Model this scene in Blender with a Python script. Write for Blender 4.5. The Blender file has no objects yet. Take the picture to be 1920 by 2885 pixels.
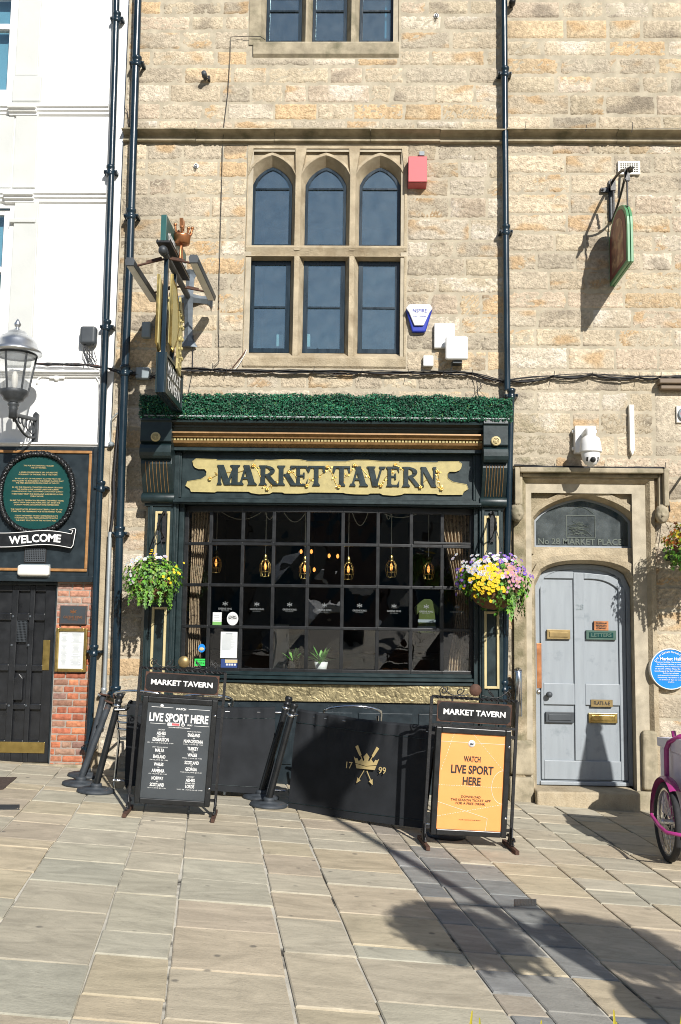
import bpy, math, random
from mathutils import Vector, Matrix, noise
random.seed(7)
SC = bpy.context.scene
COL = SC.collection
# ------------------------------------------------------------------ camera, sky, sun, exposure
IW, IH = 1920.0, 2885.0
FPX = 35.0 / 36.0 * IH
CAM = Vector((0.0, -9.8, 1.55))
YAW, PITCH, ROLL = math.radians(1.5), math.radians(6.5), math.radians(0.85)
_f = Vector((-math.sin(YAW) * math.cos(PITCH), math.cos(YAW) * math.cos(PITCH), math.sin(PITCH)))
_r = Vector((math.cos(YAW), math.sin(YAW), 0))
_u = _r.cross(_f)
CR = _r * math.cos(ROLL) + _u * math.sin(ROLL)
CU = _u * math.cos(ROLL) - _r * math.sin(ROLL)
CF = _f
cam = bpy.data.cameras.new('camera'); cam_o = bpy.data.objects.new('camera', cam); COL.objects.link(cam_o)
cam.sensor_fit = 'VERTICAL'; cam.sensor_height = 36.0; cam.lens = 35.0; cam.clip_end = 500; cam.clip_start = 0.05
M = Matrix((CR, CU, -CF)).transposed().to_4x4(); M.translation = CAM
cam_o.matrix_world = M
SC.camera = cam_o
SUN_DIR = Vector((0.4275, -1.0, 0.675)).normalized()          # towards the sun
EL = math.asin(SUN_DIR.z); AZ = math.atan2(SUN_DIR.x, SUN_DIR.y)
w = bpy.data.worlds.new('World'); SC.world = w; w.use_nodes = True
nt = w.node_tree; nt.nodes.clear()
sky = nt.nodes.new('ShaderNodeTexSky'); sky.sky_type = 'NISHITA'; sky.sun_disc = False
sky.sun_elevation = EL; sky.sun_rotation = AZ; sky.dust_density = 0.6; sky.ozone_density = 2.0
bg = nt.nodes.new('ShaderNodeBackground'); bg.inputs[1].default_value = 0.07
wo = nt.nodes.new('ShaderNodeOutputWorld')
nt.links.new(sky.outputs[0], bg.inputs[0]); nt.links.new(bg.outputs[0], wo.inputs[0])
sl = bpy.data.lights.new('sun', 'SUN'); sl.energy = 4.6; sl.angle = math.radians(0.53); sl.color = (1.0, 0.965, 0.91)
so = bpy.data.objects.new('sun', sl); COL.objects.link(so); so.location = (6, -14, 12)
so.rotation_euler = (-SUN_DIR).to_track_quat('-Z', 'Y').to_euler()
SC.view_settings.view_transform = 'Standard'; SC.view_settings.look = 'None'
SC.view_settings.exposure = 0.42; SC.view_settings.gamma = 1.0
SC.render.engine = 'CYCLES'
SC.cycles.use_denoising = True; SC.cycles.denoising_input_passes = 'RGB_ALBEDO_NORMAL'; SC.cycles.denoising_prefilter = 'ACCURATE'; SC.cycles.filter_width = 1.0
SC.cycles.max_bounces = 7; SC.cycles.diffuse_bounces = 3; SC.cycles.glossy_bounces = 3
SC.cycles.transparent_max_bounces = 12; SC.cycles.caustics_reflective = False; SC.cycles.caustics_refractive = False

# ------------------------------------------------------------------ photo measurements -> metres
GA, GB = -0.0535, 0.005
def gz(x, y): return GA * x + GB * y if y < 0 else GA * x
def ray(px, py): return CR * ((px - IW / 2) / FPX) - CU * ((py - IH / 2) / FPX) + CF
def F(px, py, Y=0.0):                      # point measured on the plane y = Y
    d = ray(px, py); return CAM + d * ((Y - CAM.y) / d.y)
def FX(px, py, X):                         # point measured on the plane x = X
    d = ray(px, py); return CAM + d * ((X - CAM.x) / d.x)
def G(px, py):                             # point on the sloping ground
    d = ray(px, py); t = (GA * CAM.x + GB * CAM.y - CAM.z) / (d.z - GA * d.x - GB * d.y); return CAM + d * t
def RB(x0, y0, x1, y1, Y=0.0):             # a rectangle measured on y = Y -> X0, X1, Z0, Z1
    ym, xm = (y0 + y1) / 2, (x0 + x1) / 2
    return F(x0, ym, Y).x, F(x1, ym, Y).x, F(xm, y1, Y).z, F(xm, y0, Y).z
def X_(px, py, Y=0.0): return F(px, py, Y).x
def Z_(px, py, Y=0.0): return F(px, py, Y).z

# ------------------------------------------------------------------ mesh builder
class MB:
    def __init__(s): s.v = []; s.f = []; s.mi = []; s.c = []; s.sm = []
    def add(s, vs, fs, mi=0, c=None, sm=False):
        o = len(s.v); s.v += [tuple(v) for v in vs]
        for f in fs:
            s.f.append(tuple(i + o for i in f)); s.mi.append(mi); s.c.append(c or (1, 1, 1)); s.sm.append(sm)
        return s
    def box(s, x0, x1, y0, y1, z0, z1, mi=0, c=None):
        if x0 > x1: x0, x1 = x1, x0
        if y0 > y1: y0, y1 = y1, y0
        if z0 > z1: z0, z1 = z1, z0
        return s.add([(x0, y0, z0), (x1, y0, z0), (x1, y1, z0), (x0, y1, z0), (x0, y0, z1), (x1, y0, z1), (x1, y1, z1), (x0, y1, z1)],
                     [(0, 3, 2, 1), (4, 5, 6, 7), (0, 1, 5, 4), (1, 2, 6, 5), (2, 3, 7, 6), (3, 0, 4, 7)], mi, c)
    def obox(s, o, ax, ay, az, mi=0, c=None):  # box centred at o with half-axis vectors
        o, ax, ay, az = map(Vector, (o, ax, ay, az))
        vs = [o + ax * i + ay * j + az * k for k in (-1, 1) for (i, j) in ((-1, -1), (1, -1), (1, 1), (-1, 1))]
        return s.add(vs, [(0, 3, 2, 1), (4, 5, 6, 7), (0, 1, 5, 4), (1, 2, 6, 5), (2, 3, 7, 6), (3, 0, 4, 7)], mi, c)
    def prism(s, poly, y0, y1, mi=0, c=None, fr=None):  # polygon (x, z) pushed from y0 (front) to y1; fr = frame
        n = len(poly)
        fr = fr or (lambda a, b, d: (a, d, b))
        vs = [fr(a, b, y0) for a, b in poly] + [fr(a, b, y1) for a, b in poly]
        return s.add(vs, [tuple(range(n)), tuple(range(2 * n - 1, n - 1, -1))] + [(i, i + n, (i + 1) % n + n, (i + 1) % n) for i in range(n)], mi, c)
    def loft(s, rings, closed=True, mi=0, c=None, sm=True, caps=False, loop=False):
        n = len(rings[0]); vs = [p for r in rings for p in r]; fs = []
        m = len(rings)
        for i in range(m if loop else m - 1):
            i2 = (i + 1) % m
            for j in range(n if closed else n - 1):
                k = (j + 1) % n
                fs.append((i * n + j, i * n + k, i2 * n + k, i2 * n + j))
        s.add(vs, fs, mi, c, sm)
        if caps:
            s.add(rings[0], [tuple(range(n))], mi, c); s.add(rings[-1], [tuple(range(n - 1, -1, -1))], mi, c)
        return s
    def tube(s, pts, r, n=8, mi=0, c=None, caps=True, closed=False, sm=True):
        pts = [Vector(p) for p in pts]; rings = []; m = len(pts)
        rs = r if isinstance(r, (list, tuple)) else [r] * m
        prev = None
        for i, p in enumerate(pts):
            if closed: t = pts[(i + 1) % m] - pts[i - 1]
            else: t = pts[min(i + 1, m - 1)] - pts[max(i - 1, 0)]
            t = t.normalized() if t.length > 1e-9 else Vector((0, 0, 1))
            if prev is None:
                a = Vector((0, 0, 1)) if abs(t.z) < .9 else Vector((1, 0, 0)); u = t.cross(a).normalized()
            else:
                u = prev - t * prev.dot(t); u = u.normalized() if u.length > 1e-6 else prev
            prev = u; v = t.cross(u)
            rings.append([p + (u * math.cos(2 * math.pi * k / n) + v * math.sin(2 * math.pi * k / n)) * rs[i] for k in range(n)])
        return s.loft(rings, True, mi, c, sm, caps and not closed, closed)
    def lathe(s, prof, o=(0, 0, 0), n=20, mi=0, c=None, ax='z', sm=True, caps=True):
        o = Vector(o); rings = []
        for r, h in prof:
            ring = []
            for k in range(n):
                a = 2 * math.pi * k / n; p = (r * math.cos(a), r * math.sin(a), h)
                if ax == 'y': p = (p[0], p[2], p[1])
                elif ax == 'x': p = (p[2], p[0], p[1])
                ring.append(o + Vector(p))
            rings.append(ring)
        s.loft(rings, True, mi, c, sm, False); m = len(prof)
        if caps:
            if prof[0][0] > .0015 and abs(prof[0][1] - prof[1][1]) > 1e-5: s.add(rings[0], [tuple(range(n))], mi, c)
            if prof[-1][0] > .0015 and abs(prof[-1][1] - prof[-2][1]) > 1e-5: s.add(rings[-1], [tuple(range(n - 1, -1, -1))], mi, c)
        return s
    def sphere(s, o, r, n=12, mi=0, c=None, sc=(1, 1, 1)):
        o = Vector(o); m = max(4, n // 2); rings = []
        for i in range(m + 1):
            th = math.pi * i / m
            rr = max(math.sin(th), 1e-3)
            rings.append([o + Vector((r * rr * math.cos(2 * math.pi * k / n) * sc[0], r * rr * math.sin(2 * math.pi * k / n) * sc[1], r * math.cos(th) * sc[2])) for k in range(n)])
        return s.loft(rings, True, mi, c, True, False)
    def bar(s, a, b, w, h, up=(0, 0, 1), mi=0, c=None):
        a, b = Vector(a), Vector(b); t = (b - a).normalized(); up = Vector(up)
        u = t.cross(up).normalized(); v = u.cross(t)
        return s.obox((a + b) / 2, t * ((b - a).length / 2), u * (w / 2), v * (h / 2), mi, c)
    def merge(s, other, mat=None, mi=None):
        vs = [mat @ Vector(v) for v in other.v] if mat else other.v
        o = len(s.v); s.v += [tuple(v) for v in vs]
        for f, m_, c, sm in zip(other.f, other.mi, other.c, other.sm):
            s.f.append(tuple(i + o for i in f)); s.mi.append(m_ if mi is None else mi); s.c.append(c); s.sm.append(sm)
        return s
    def build(s, name, mats, parent=None, bevel=0, loc=None, seg=2, pc=None, flip=False):
        if not isinstance(mats, (list, tuple)): mats = [mats]
        off = Vector((0, 0, 0))
        if parent is not None:
            p = parent
            while p is not None: off += p.location; p = p.parent
        elif loc is not None: off = Vector(loc)
        me = bpy.data.meshes.new(name)
        me.from_pydata([(v[0] - off.x, v[1] - off.y, v[2] - off.z) for v in s.v], [], s.f)
        me.polygons.foreach_set('material_index', s.mi); me.polygons.foreach_set('use_smooth', s.sm)
        if pc:
            at = me.attributes.new('Col', 'FLOAT_COLOR', 'POINT'); at.data.foreach_set('color', [q for c in pc for q in (c[0], c[1], c[2], 1)])
        else:
            at = me.attributes.new('Col', 'FLOAT_COLOR', 'FACE'); at.data.foreach_set('color', [q for c in s.c for q in (c[0], c[1], c[2], 1)])
        for m_ in mats: me.materials.append(m_)
        me.validate(); me.update()
        o = bpy.data.objects.new(name, me); COL.objects.link(o)
        if parent is not None: o.parent = parent
        elif loc is not None: o.location = off
        if bevel:
            b = o.modifiers.new('bevel', 'BEVEL'); b.width = bevel; b.segments = seg; b.limit_method = 'ANGLE'; b.angle_limit = math.radians(40)
        return o

def tag(o, label, cat, group=None, kind=None):
    if label: o['label'] = label
    if cat: o['category'] = cat
    if group: o['group'] = group
    if kind: o['kind'] = kind
    return o
def thing(name, label, cat, loc=(0, 0, 0), group=None):
    o = bpy.data.objects.new(name, None); COL.objects.link(o); o.location = loc; o.empty_display_size = .1
    return tag(o, label, cat, group)
def struct(o): o['kind'] = 'structure'; return o
def copy_tree(o, parent=None):
    c = o.copy(); COL.objects.link(c)
    if parent is not None: c.parent = parent
    for ch in list(o.children): copy_tree(ch, c)
    return c
def frame(o, right, up, nrm=None):
    r, u = Vector(right).normalized(), Vector(up).normalized(); n = r.cross(u) if nrm is None else Vector(nrm)
    m = Matrix((r, u, n)).transposed().to_4x4(); m.translation = Vector(o); return m

# ------------------------------------------------------------------ lettering
_tc = {}
def text_raw(t, bold=0.0, sh=0.0):
    k = (t, bold, sh)
    if k not in _tc:
        cu = bpy.data.curves.new('lettering', 'FONT'); cu.body = t; cu.size = 1; cu.align_x = 'LEFT'; cu.offset = bold; cu.shear = sh
        cu.resolution_u = 3
        ob = bpy.data.objects.new('lettering', cu); me = ob.to_mesh()
        _tc[k] = ([tuple(v.co) for v in me.vertices], [tuple(p.vertices) for p in me.polygons])
        ob.to_mesh_clear(); bpy.data.objects.remove(ob); bpy.data.curves.remove(cu)
    return _tc[k]
def put_text(mb, t, mat, w=None, h=None, bold=0.0, align='c', mi=0, c=None, d=0.002, sh=0.0, z=0):
    """centre the word on the frame's origin; w and h in metres (either may be left out); d lifts it off the board"""
    vs, fs = text_raw(t, bold, sh)
    if not vs: return
    xs = [v[0] for v in vs]; ys = [v[1] for v in vs]
    x0, x1, y0, y1 = min(xs), max(xs), min(ys), max(ys)
    if h and not w: sx = sy = h / 0.72
    elif w and not h: sx = sy = w / (x1 - x0)
    else: sx, sy = w / (x1 - x0), h / (y1 - y0)
    cx = {'c': (x0 + x1) / 2, 'l': x0, 'r': x1}[align]; cy = (y0 + y1) / 2 if w else 0.36
    mb.add([mat @ Vector(((a - cx) * sx, (b - cy) * sy, d)) for a, b, _ in vs], fs, mi, c)

# ------------------------------------------------------------------ materials
def nm(name):
    m = bpy.data.materials.new(name); m.use_nodes = True
    b = m.node_tree.nodes['Principled BSDF']; return m, m.node_tree, b
def N(nt, t, **k):
    n = nt.nodes.new(t)
    for a, v in k.items(): setattr(n, a, v)
    return n
def mat(name, col, rough=.6, metal=0, attr=False, var=.12, scale=8., bump=0., bscale=60., spec=.5, dirt=None, coat=0, stretch=None, bdist=.004):
    m, nt, b = nm(name); L = nt.links
    tc = N(nt, 'ShaderNodeTexCoord'); src = tc.outputs['Object']
    if stretch:
        mp = N(nt, 'ShaderNodeMapping'); mp.inputs['Scale'].default_value = stretch; L.new(src, mp.inputs[0]); src = mp.outputs[0]
    nz = N(nt, 'ShaderNodeTexNoise'); nz.inputs['Scale'].default_value = scale; nz.inputs['Detail'].default_value = 6
    L.new(src, nz.inputs['Vector'])
    mr = N(nt, 'ShaderNodeMapRange'); mr.inputs[1].default_value = .25; mr.inputs[2].default_value = .75
    mr.inputs[3].default_value = 1 - var; mr.inputs[4].default_value = 1 + var
    L.new(nz.outputs[0], mr.inputs[0])
    mx = N(nt, 'ShaderNodeMix', data_type='RGBA', blend_type='MULTIPLY'); mx.inputs[0].default_value = 1
    if attr:
        at = N(nt, 'ShaderNodeAttribute', attribute_name='Col'); L.new(at.outputs['Color'], mx.inputs[6])
    else: mx.inputs[6].default_value = (*col, 1)
    L.new(mr.outputs[0], mx.inputs[7]); out = mx.outputs[2]
    if dirt:
        n2 = N(nt, 'ShaderNodeTexNoise'); n2.inputs['Scale'].default_value = dirt[1]; n2.inputs['Detail'].default_value = 8; n2.inputs['Roughness'].default_value = .65
        L.new(tc.outputs['Object'], n2.inputs['Vector'])
        r2 = N(nt, 'ShaderNodeMapRange'); r2.inputs[1].default_value = dirt[2]; r2.inputs[2].default_value = dirt[3]; L.new(n2.outputs[0], r2.inputs[0])
        m2 = N(nt, 'ShaderNodeMix', data_type='RGBA'); L.new(r2.outputs[0], m2.inputs[0]); L.new(out, m2.inputs[6]); m2.inputs[7].default_value = (*dirt[0], 1); out = m2.outputs[2]
    L.new(out, b.inputs['Base Color'])
    b.inputs['Roughness'].default_value = rough; b.inputs['Metallic'].default_value = metal; b.inputs['Specular IOR Level'].default_value = spec
    if coat: b.inputs['Coat Weight'].default_value = coat; b.inputs['Coat Roughness'].default_value = .1
    if rough < .75 and not attr:
        rr = N(nt, 'ShaderNodeMapRange'); rr.inputs[3].default_value = max(0.02, rough - .1); rr.inputs[4].default_value = rough + .14; L.new(nz.outputs[0], rr.inputs[0]); L.new(rr.outputs[0], b.inputs['Roughness'])
    if bump:
        n3 = N(nt, 'ShaderNodeTexNoise'); n3.inputs['Scale'].default_value = bscale; n3.inputs['Detail'].default_value = 5; L.new(src, n3.inputs['Vector'])
        bp = N(nt, 'ShaderNodeBump'); bp.inputs['Strength'].default_value = bump; bp.inputs['Distance'].default_value = bdist
        L.new(n3.outputs[0], bp.inputs['Height']); L.new(bp.outputs[0], b.inputs['Normal'])
    return m
MT = {}
MT['stone'] = mat('sandstone_blocks', (1, 1, 1), .92, attr=True, var=.3, scale=30, bump=1.0, bscale=62, spec=.2, bdist=.014, dirt=((.20, .16, .10), 42, .60, .80))
MT['dressed'] = mat('dressed_sandstone', (.43, .36, .25), .9, var=.26, scale=7, bump=.8, bscale=70, spec=.2, bdist=.008, dirt=((.21, .155, .09), 3.4, .47, .78))
MT['dressed_old'] = mat('weathered_sandstone', (.36, .31, .22), .92, var=.3, scale=9, bump=.6, bscale=70, spec=.2, dirt=((.12, .115, .07), 4, .48, .75))
MT['mortar'] = mat('lime_mortar', (.42, .37, .28), .95, var=.25, scale=9, bump=.6, bscale=120, spec=.15)
MT['render'] = mat('white_render', (.86, .86, .84), .8, var=.03, scale=3, bump=.25, bscale=26, dirt=((.48, .46, .40), 2.0, .54, .9))
MT['sage'] = mat('pale_sage_paint', (.53, .54, .515), .7, var=.05, scale=5, bump=.2, bscale=30)
MT['white'] = mat('white_plastic', (.78, .78, .77), .4, var=.03)
MT['offwhite'] = mat('offwhite_paint', (.68, .66, .6), .5, var=.1)
MT['steelgrey'] = mat('dull_steel', (.17, .20, .23), .45, .3, var=.2, scale=12)
MT['pipe'] = mat('black_pipe_paint', (.007, .019, .030), .26, var=.4, scale=16, dirt=((.05, .06, .065), 18, .68, .85), bump=.15, bscale=60, stretch=(1, 1, .2))
MT['shop'] = mat('dark_green_gloss_paint', (.009, .021, .023), .38, var=.35, scale=12, bump=.12, bscale=40, dirt=((.06, .066, .06), 22, .66, .85))
MT['shopblack'] = mat('black_gloss_paint', (.010, .011, .012), .35, var=.3, scale=14, dirt=((.09, .09, .085), 20, .66, .85))
MT['cream'] = mat('cream_trim_paint', (.52, .43, .22), .5, var=.12)
MT['goldleaf'] = mat('gold_leaf', (.72, .47, .13), .36, 1, var=.15, scale=30)
MT['goldpaint'] = mat('gold_paint', (.40, .335, .14), .5, var=.14, scale=20, bump=.2, bscale=120)
MT['gilt'] = mat('aged_gilt_moulding', (.26, .15, .06), .45, .3, var=.25, scale=20)
MT['brass'] = mat('brass', (.55, .40, .14), .3, 1, var=.15, scale=14)
MT['brassold'] = mat('tarnished_brass', (.30, .22, .10), .42, .8, var=.2, scale=14)
MT['copper'] = mat('copper', (.55, .24, .11), .35, .9, var=.2, scale=12)
MT['steel'] = mat('stainless_steel', (.62, .62, .62), .2, 1, var=.08)
MT['alu'] = mat('polished_aluminium', (.6, .62, .64), .36, 1, var=.08)
MT['ironblack'] = mat('black_wrought_iron', (.010, .010, .011), .42, var=.4, scale=30, bump=.3, bscale=120, dirt=((.08, .04, .025), 24, .64, .8))
MT['rust'] = mat('rusty_iron', (.075, .035, .022), .8, var=.4, scale=30, bump=.4, bscale=90)
MT['irongrey'] = mat('grey_cast_iron', (.045, .05, .055), .5, .2, var=.3, scale=20, bump=.4, bscale=80)
MT['castbase'] = mat('worn_cast_base', (.035, .042, .05), .6, var=.4, scale=14, bump=.3, bscale=60, dirt=((.11, .06, .04), 13, .62, .74))
MT['door'] = mat('grey_blue_door_paint', (.285, .315, .34), .42, var=.07, scale=5, bump=.12, bscale=30, stretch=(4, 4, .5), dirt=((.17, .20, .22), 7, .56, .82))
MT['doorblack'] = mat('black_door_paint', (.014, .015, .017), .3, var=.3, scale=10, bump=.2, bscale=36)
MT['brick'] = mat('red_brick', (1, 1, 1), .9, attr=True, var=.3, scale=30, bump=.7, bscale=80, spec=.2, bdist=.006)
MT['brickmortar'] = mat('brick_mortar', (.30, .26, .22), .95, var=.15, scale=30, bump=.5, bscale=90)
MT['leaf'] = mat('foliage', (1, 1, 1), .5, attr=True, var=.25, scale=30, spec=.35)
MT['petal'] = mat('flower_petal', (1, 1, 1), .65, attr=True, var=.12, scale=30, spec=.25)
MT['coir'] = mat('coir_liner', (.16, .085, .04), .95, var=.35, scale=40, bump=.8, bscale=120)
MT['fabric'] = mat('black_canvas', (.018, .020, .023), .85, var=.3, scale=6, bump=.25, bscale=300, spec=.25, dirt=((.06, .06, .06), 60, .72, .8))
MT['red'] = mat('faded_red_plastic', (.52, .105, .115), .5, var=.12, scale=10)
MT['blue'] = mat('blue_plastic', (.01, .03, .33), .3, var=.1)
MT['plaqueblue'] = mat('blue_enamel', (.012, .21, .62), .3, var=.05)
MT['greyplastic'] = mat('dark_grey_plastic', (.05, .058, .066), .5, var=.15)
MT['midgrey'] = mat('mid_grey_plastic', (.24, .28, .30), .5, var=.15)
MT['cable'] = mat('black_cable', (.014, .014, .016), .55, var=.3)
MT['cablebrown'] = mat('brown_cable', (.14, .06, .04), .6, var=.3)
MT['signgreen'] = mat('sign_green_paint', (.012, .085, .08), .4, var=.1)
MT['panelgreen'] = mat('dark_green_panel', (.01, .055, .05), .22, var=.08)
MT['board'] = mat('printed_black_board', (.055, .063, .07), .16, var=.25, scale=3)  # black lifted to grey: sky glare put into the base colour
MT['orange'] = mat('printed_orange_poster', (.84, .335, .10), .45, var=.04)
MT['ink'] = mat('black_ink', (.015, .015, .017), .6, var=.05)
MT['goldink'] = mat('gold_ink', (.52, .40, .18), .5, var=.08)
MT['whiteink'] = mat('white_ink', (.78, .78, .76), .55, var=.04)
MT['etch'] = mat('etched_white', (.14, .15, .15), .6, var=.15)
MT['tyre'] = mat('tyre_rubber', (.022, .022, .024), .8, var=.3, scale=40, bump=.4, bscale=160)
MT['pink'] = mat('magenta_frame_paint', (.34, .03, .18), .28, var=.08, coat=.4)
MT['cartwhite'] = mat('white_cart_panel', (.74, .70, .78), .4, var=.05)
MT['chrome'] = mat('chrome', (.7, .72, .74), .1, 1, var=.05)
MT['hidegreen'] = mat('sign_rim_green', (.09, .26, .12), .4, var=.12)
MT['signred'] = mat('sign_panel_red', (.14, .035, .03), .5, var=.3, scale=30)
MT['dark'] = mat('dark_interior', (.012, .010, .009), .8, var=.3)
MT['interior'] = mat('brown_interior_wall', (.045, .032, .022), .8, var=.3, scale=3)
MT['curtain'] = mat('patterned_curtain', (.42, .30, .19), .9, var=.3, scale=26, bump=.4, bscale=80, dirt=((.08, .05, .03), 34, .54, .6))
MT['terracotta'] = mat('white_glazed_pot', (.7, .7, .68), .3, var=.05)
MT['paper'] = mat('white_paper', (.62, .63, .62), .7, var=.05)
MT['stickgreen'] = mat('green_sticker', (.03, .55, .08), .5, var=.1)
MT['leafletgreen'] = mat('leaflet_print', (.16, .38, .10), .5, var=.2)
MT['sticknavy'] = mat('navy_sticker', (.02, .05, .18), .5, var=.1)
MT['tealgrey'] = mat('painted_side_fascia', (.014, .022, .027), .35, var=.3, scale=12, dirt=((.06, .065, .06), 22, .66, .85))
MT['wood'] = mat('gilded_wood_trim', (.30, .15, .05), .45, var=.25, scale=20)
MT['zinc'] = mat('galvanised_conduit', (.36, .39, .40), .45, .5, var=.2, scale=10, stretch=(1, 1, .2))
MT['patina'] = mat('green_patina', (.05, .105, .08), .5, var=.2, scale=20)
MT['hivis'] = mat('hi_vis_reflection', (.055, .075, .010), .8, var=.2)  # yellow kept dim to pass for a reflection in the window
MT['lead'] = mat('lead_flashing', (.30, .32, .33), .55, var=.3, scale=14)

def glass(name, ior=1.5, tint=(.92, .96, .96), rough=0.0, veil=0.0, wav=.05, refl=(.95, .97, 1)):
    m, nt, b = nm(name); L = nt.links; nt.nodes.remove(b)
    out = nt.nodes['Material Output']
    tr = N(nt, 'ShaderNodeBsdfTransparent'); tr.inputs[0].default_value = (*tint, 1)
    gl = N(nt, 'ShaderNodeBsdfGlossy'); gl.inputs['Roughness'].default_value = rough; gl.inputs[0].default_value = (*refl, 1)
    fr = N(nt, 'ShaderNodeFresnel'); ge = N(nt, 'ShaderNodeNewGeometry'); mi_ = N(nt, 'ShaderNodeMapRange'); mi_.inputs[3].default_value = ior; mi_.inputs[4].default_value = 1 / ior
    L.new(ge.outputs['Backfacing'], mi_.inputs[0]); L.new(mi_.outputs[0], fr.inputs[0])
    tc = N(nt, 'ShaderNodeTexCoord'); nz = N(nt, 'ShaderNodeTexNoise'); nz.inputs['Scale'].default_value = 3.2; L.new(tc.outputs['Object'], nz.inputs['Vector'])
    bp = N(nt, 'ShaderNodeBump'); bp.inputs['Strength'].default_value = wav; bp.inputs['Distance'].default_value = .05; L.new(nz.outputs[0], bp.inputs['Height'])
    L.new(bp.outputs[0], gl.inputs['Normal']); L.new(bp.outputs[0], fr.inputs['Normal'])
    mx = N(nt, 'ShaderNodeMixShader'); L.new(fr.outputs[0], mx.inputs[0]); L.new(tr.outputs[0], mx.inputs[1]); L.new(gl.outputs[0], mx.inputs[2])
    res = mx.outputs[0]
    if veil:  # pale diffuse layer: brightness painted into the glass
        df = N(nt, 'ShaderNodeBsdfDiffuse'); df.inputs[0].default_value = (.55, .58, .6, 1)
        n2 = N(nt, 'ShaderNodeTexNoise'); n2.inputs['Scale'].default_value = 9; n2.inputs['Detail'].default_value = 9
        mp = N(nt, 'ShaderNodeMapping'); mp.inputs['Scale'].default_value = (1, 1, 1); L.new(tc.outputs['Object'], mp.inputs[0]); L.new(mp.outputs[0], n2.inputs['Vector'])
        mr = N(nt, 'ShaderNodeMapRange'); mr.inputs[1].default_value = .3; mr.inputs[2].default_value = .8; mr.inputs[3].default_value = veil * .5; mr.inputs[4].default_value = veil * 1.6; L.new(n2.outputs[0], mr.inputs[0])
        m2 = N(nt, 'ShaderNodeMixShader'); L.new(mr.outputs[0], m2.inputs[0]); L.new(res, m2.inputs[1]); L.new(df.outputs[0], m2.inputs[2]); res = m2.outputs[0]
    L.new(res, out.inputs['Surface']); return m
def damp_stone():
    m = mat('damp_stained_sandstone', (.43, .36, .25), .9, var=.26, scale=7, bump=.9, bscale=60, spec=.2, bdist=.01, dirt=((.21, .155, .09), 3.4, .47, .78)); nt = m.node_tree; L = nt.links; b = nt.nodes['Principled BSDF']
    col = b.inputs['Base Color'].links[0].from_socket; ge = N(nt, 'ShaderNodeNewGeometry'); sp = N(nt, 'ShaderNodeSeparateXYZ'); L.new(ge.outputs['Position'], sp.inputs[0])
    r = N(nt, 'ShaderNodeMapRange'); r.inputs[1].default_value = 1.82; r.inputs[2].default_value = 1.52; L.new(sp.outputs['X'], r.inputs[0])
    nz = N(nt, 'ShaderNodeTexNoise'); nz.inputs['Scale'].default_value = 6; nz.inputs['Detail'].default_value = 8; L.new(ge.outputs['Position'], nz.inputs['Vector'])
    r2 = N(nt, 'ShaderNodeMapRange'); r2.inputs[1].default_value = .38; r2.inputs[2].default_value = .62; r2.inputs[4].default_value = .85; L.new(nz.outputs[0], r2.inputs[0])
    mu = N(nt, 'ShaderNodeMath', operation='MULTIPLY'); L.new(r.outputs[0], mu.inputs[0]); L.new(r2.outputs[0], mu.inputs[1])
    mx = N(nt, 'ShaderNodeMix', data_type='RGBA'); L.new(mu.outputs[0], mx.inputs[0]); L.new(col, mx.inputs[6]); mx.inputs[7].default_value = (.15, .135, .075, 1); L.new(mx.outputs[2], b.inputs['Base Color']); return m
MT['damp'] = damp_stone()
MT['glass'] = glass('shop_window_glass', 1.9)
MT['oldglass'] = glass('sky_veiled_window_glass', 2.5, (.72, .88, .92), .0, .035, .14, (.82, .97, 1))  # pale layer lifts the panes towards reflected sky
MT['lampglass'] = glass('lantern_glass', 1.45, (.97, .97, .96), .02, .22)  # whitish layer stands in for the bright wall seen through it
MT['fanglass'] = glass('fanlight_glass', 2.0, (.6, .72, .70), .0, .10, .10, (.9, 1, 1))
def emit(name, col, s):
    m, nt, b = nm(name); b.inputs['Base Color'].default_value = (*col, 1); b.inputs['Emission Color'].default_value = (*col, 1); b.inputs['Emission Strength'].default_value = s; return m
MT['bulb'] = emit('amber_filament_bulb', (1.0, .38, .08), 1.5)
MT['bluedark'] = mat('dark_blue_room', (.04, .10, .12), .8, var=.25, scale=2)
MT['blue_backing'] = mat('reflected_sky_blue', (.16, .36, .48), .8, var=.15, scale=4)  # sky reflection in the sashes, painted as an even blue
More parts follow.
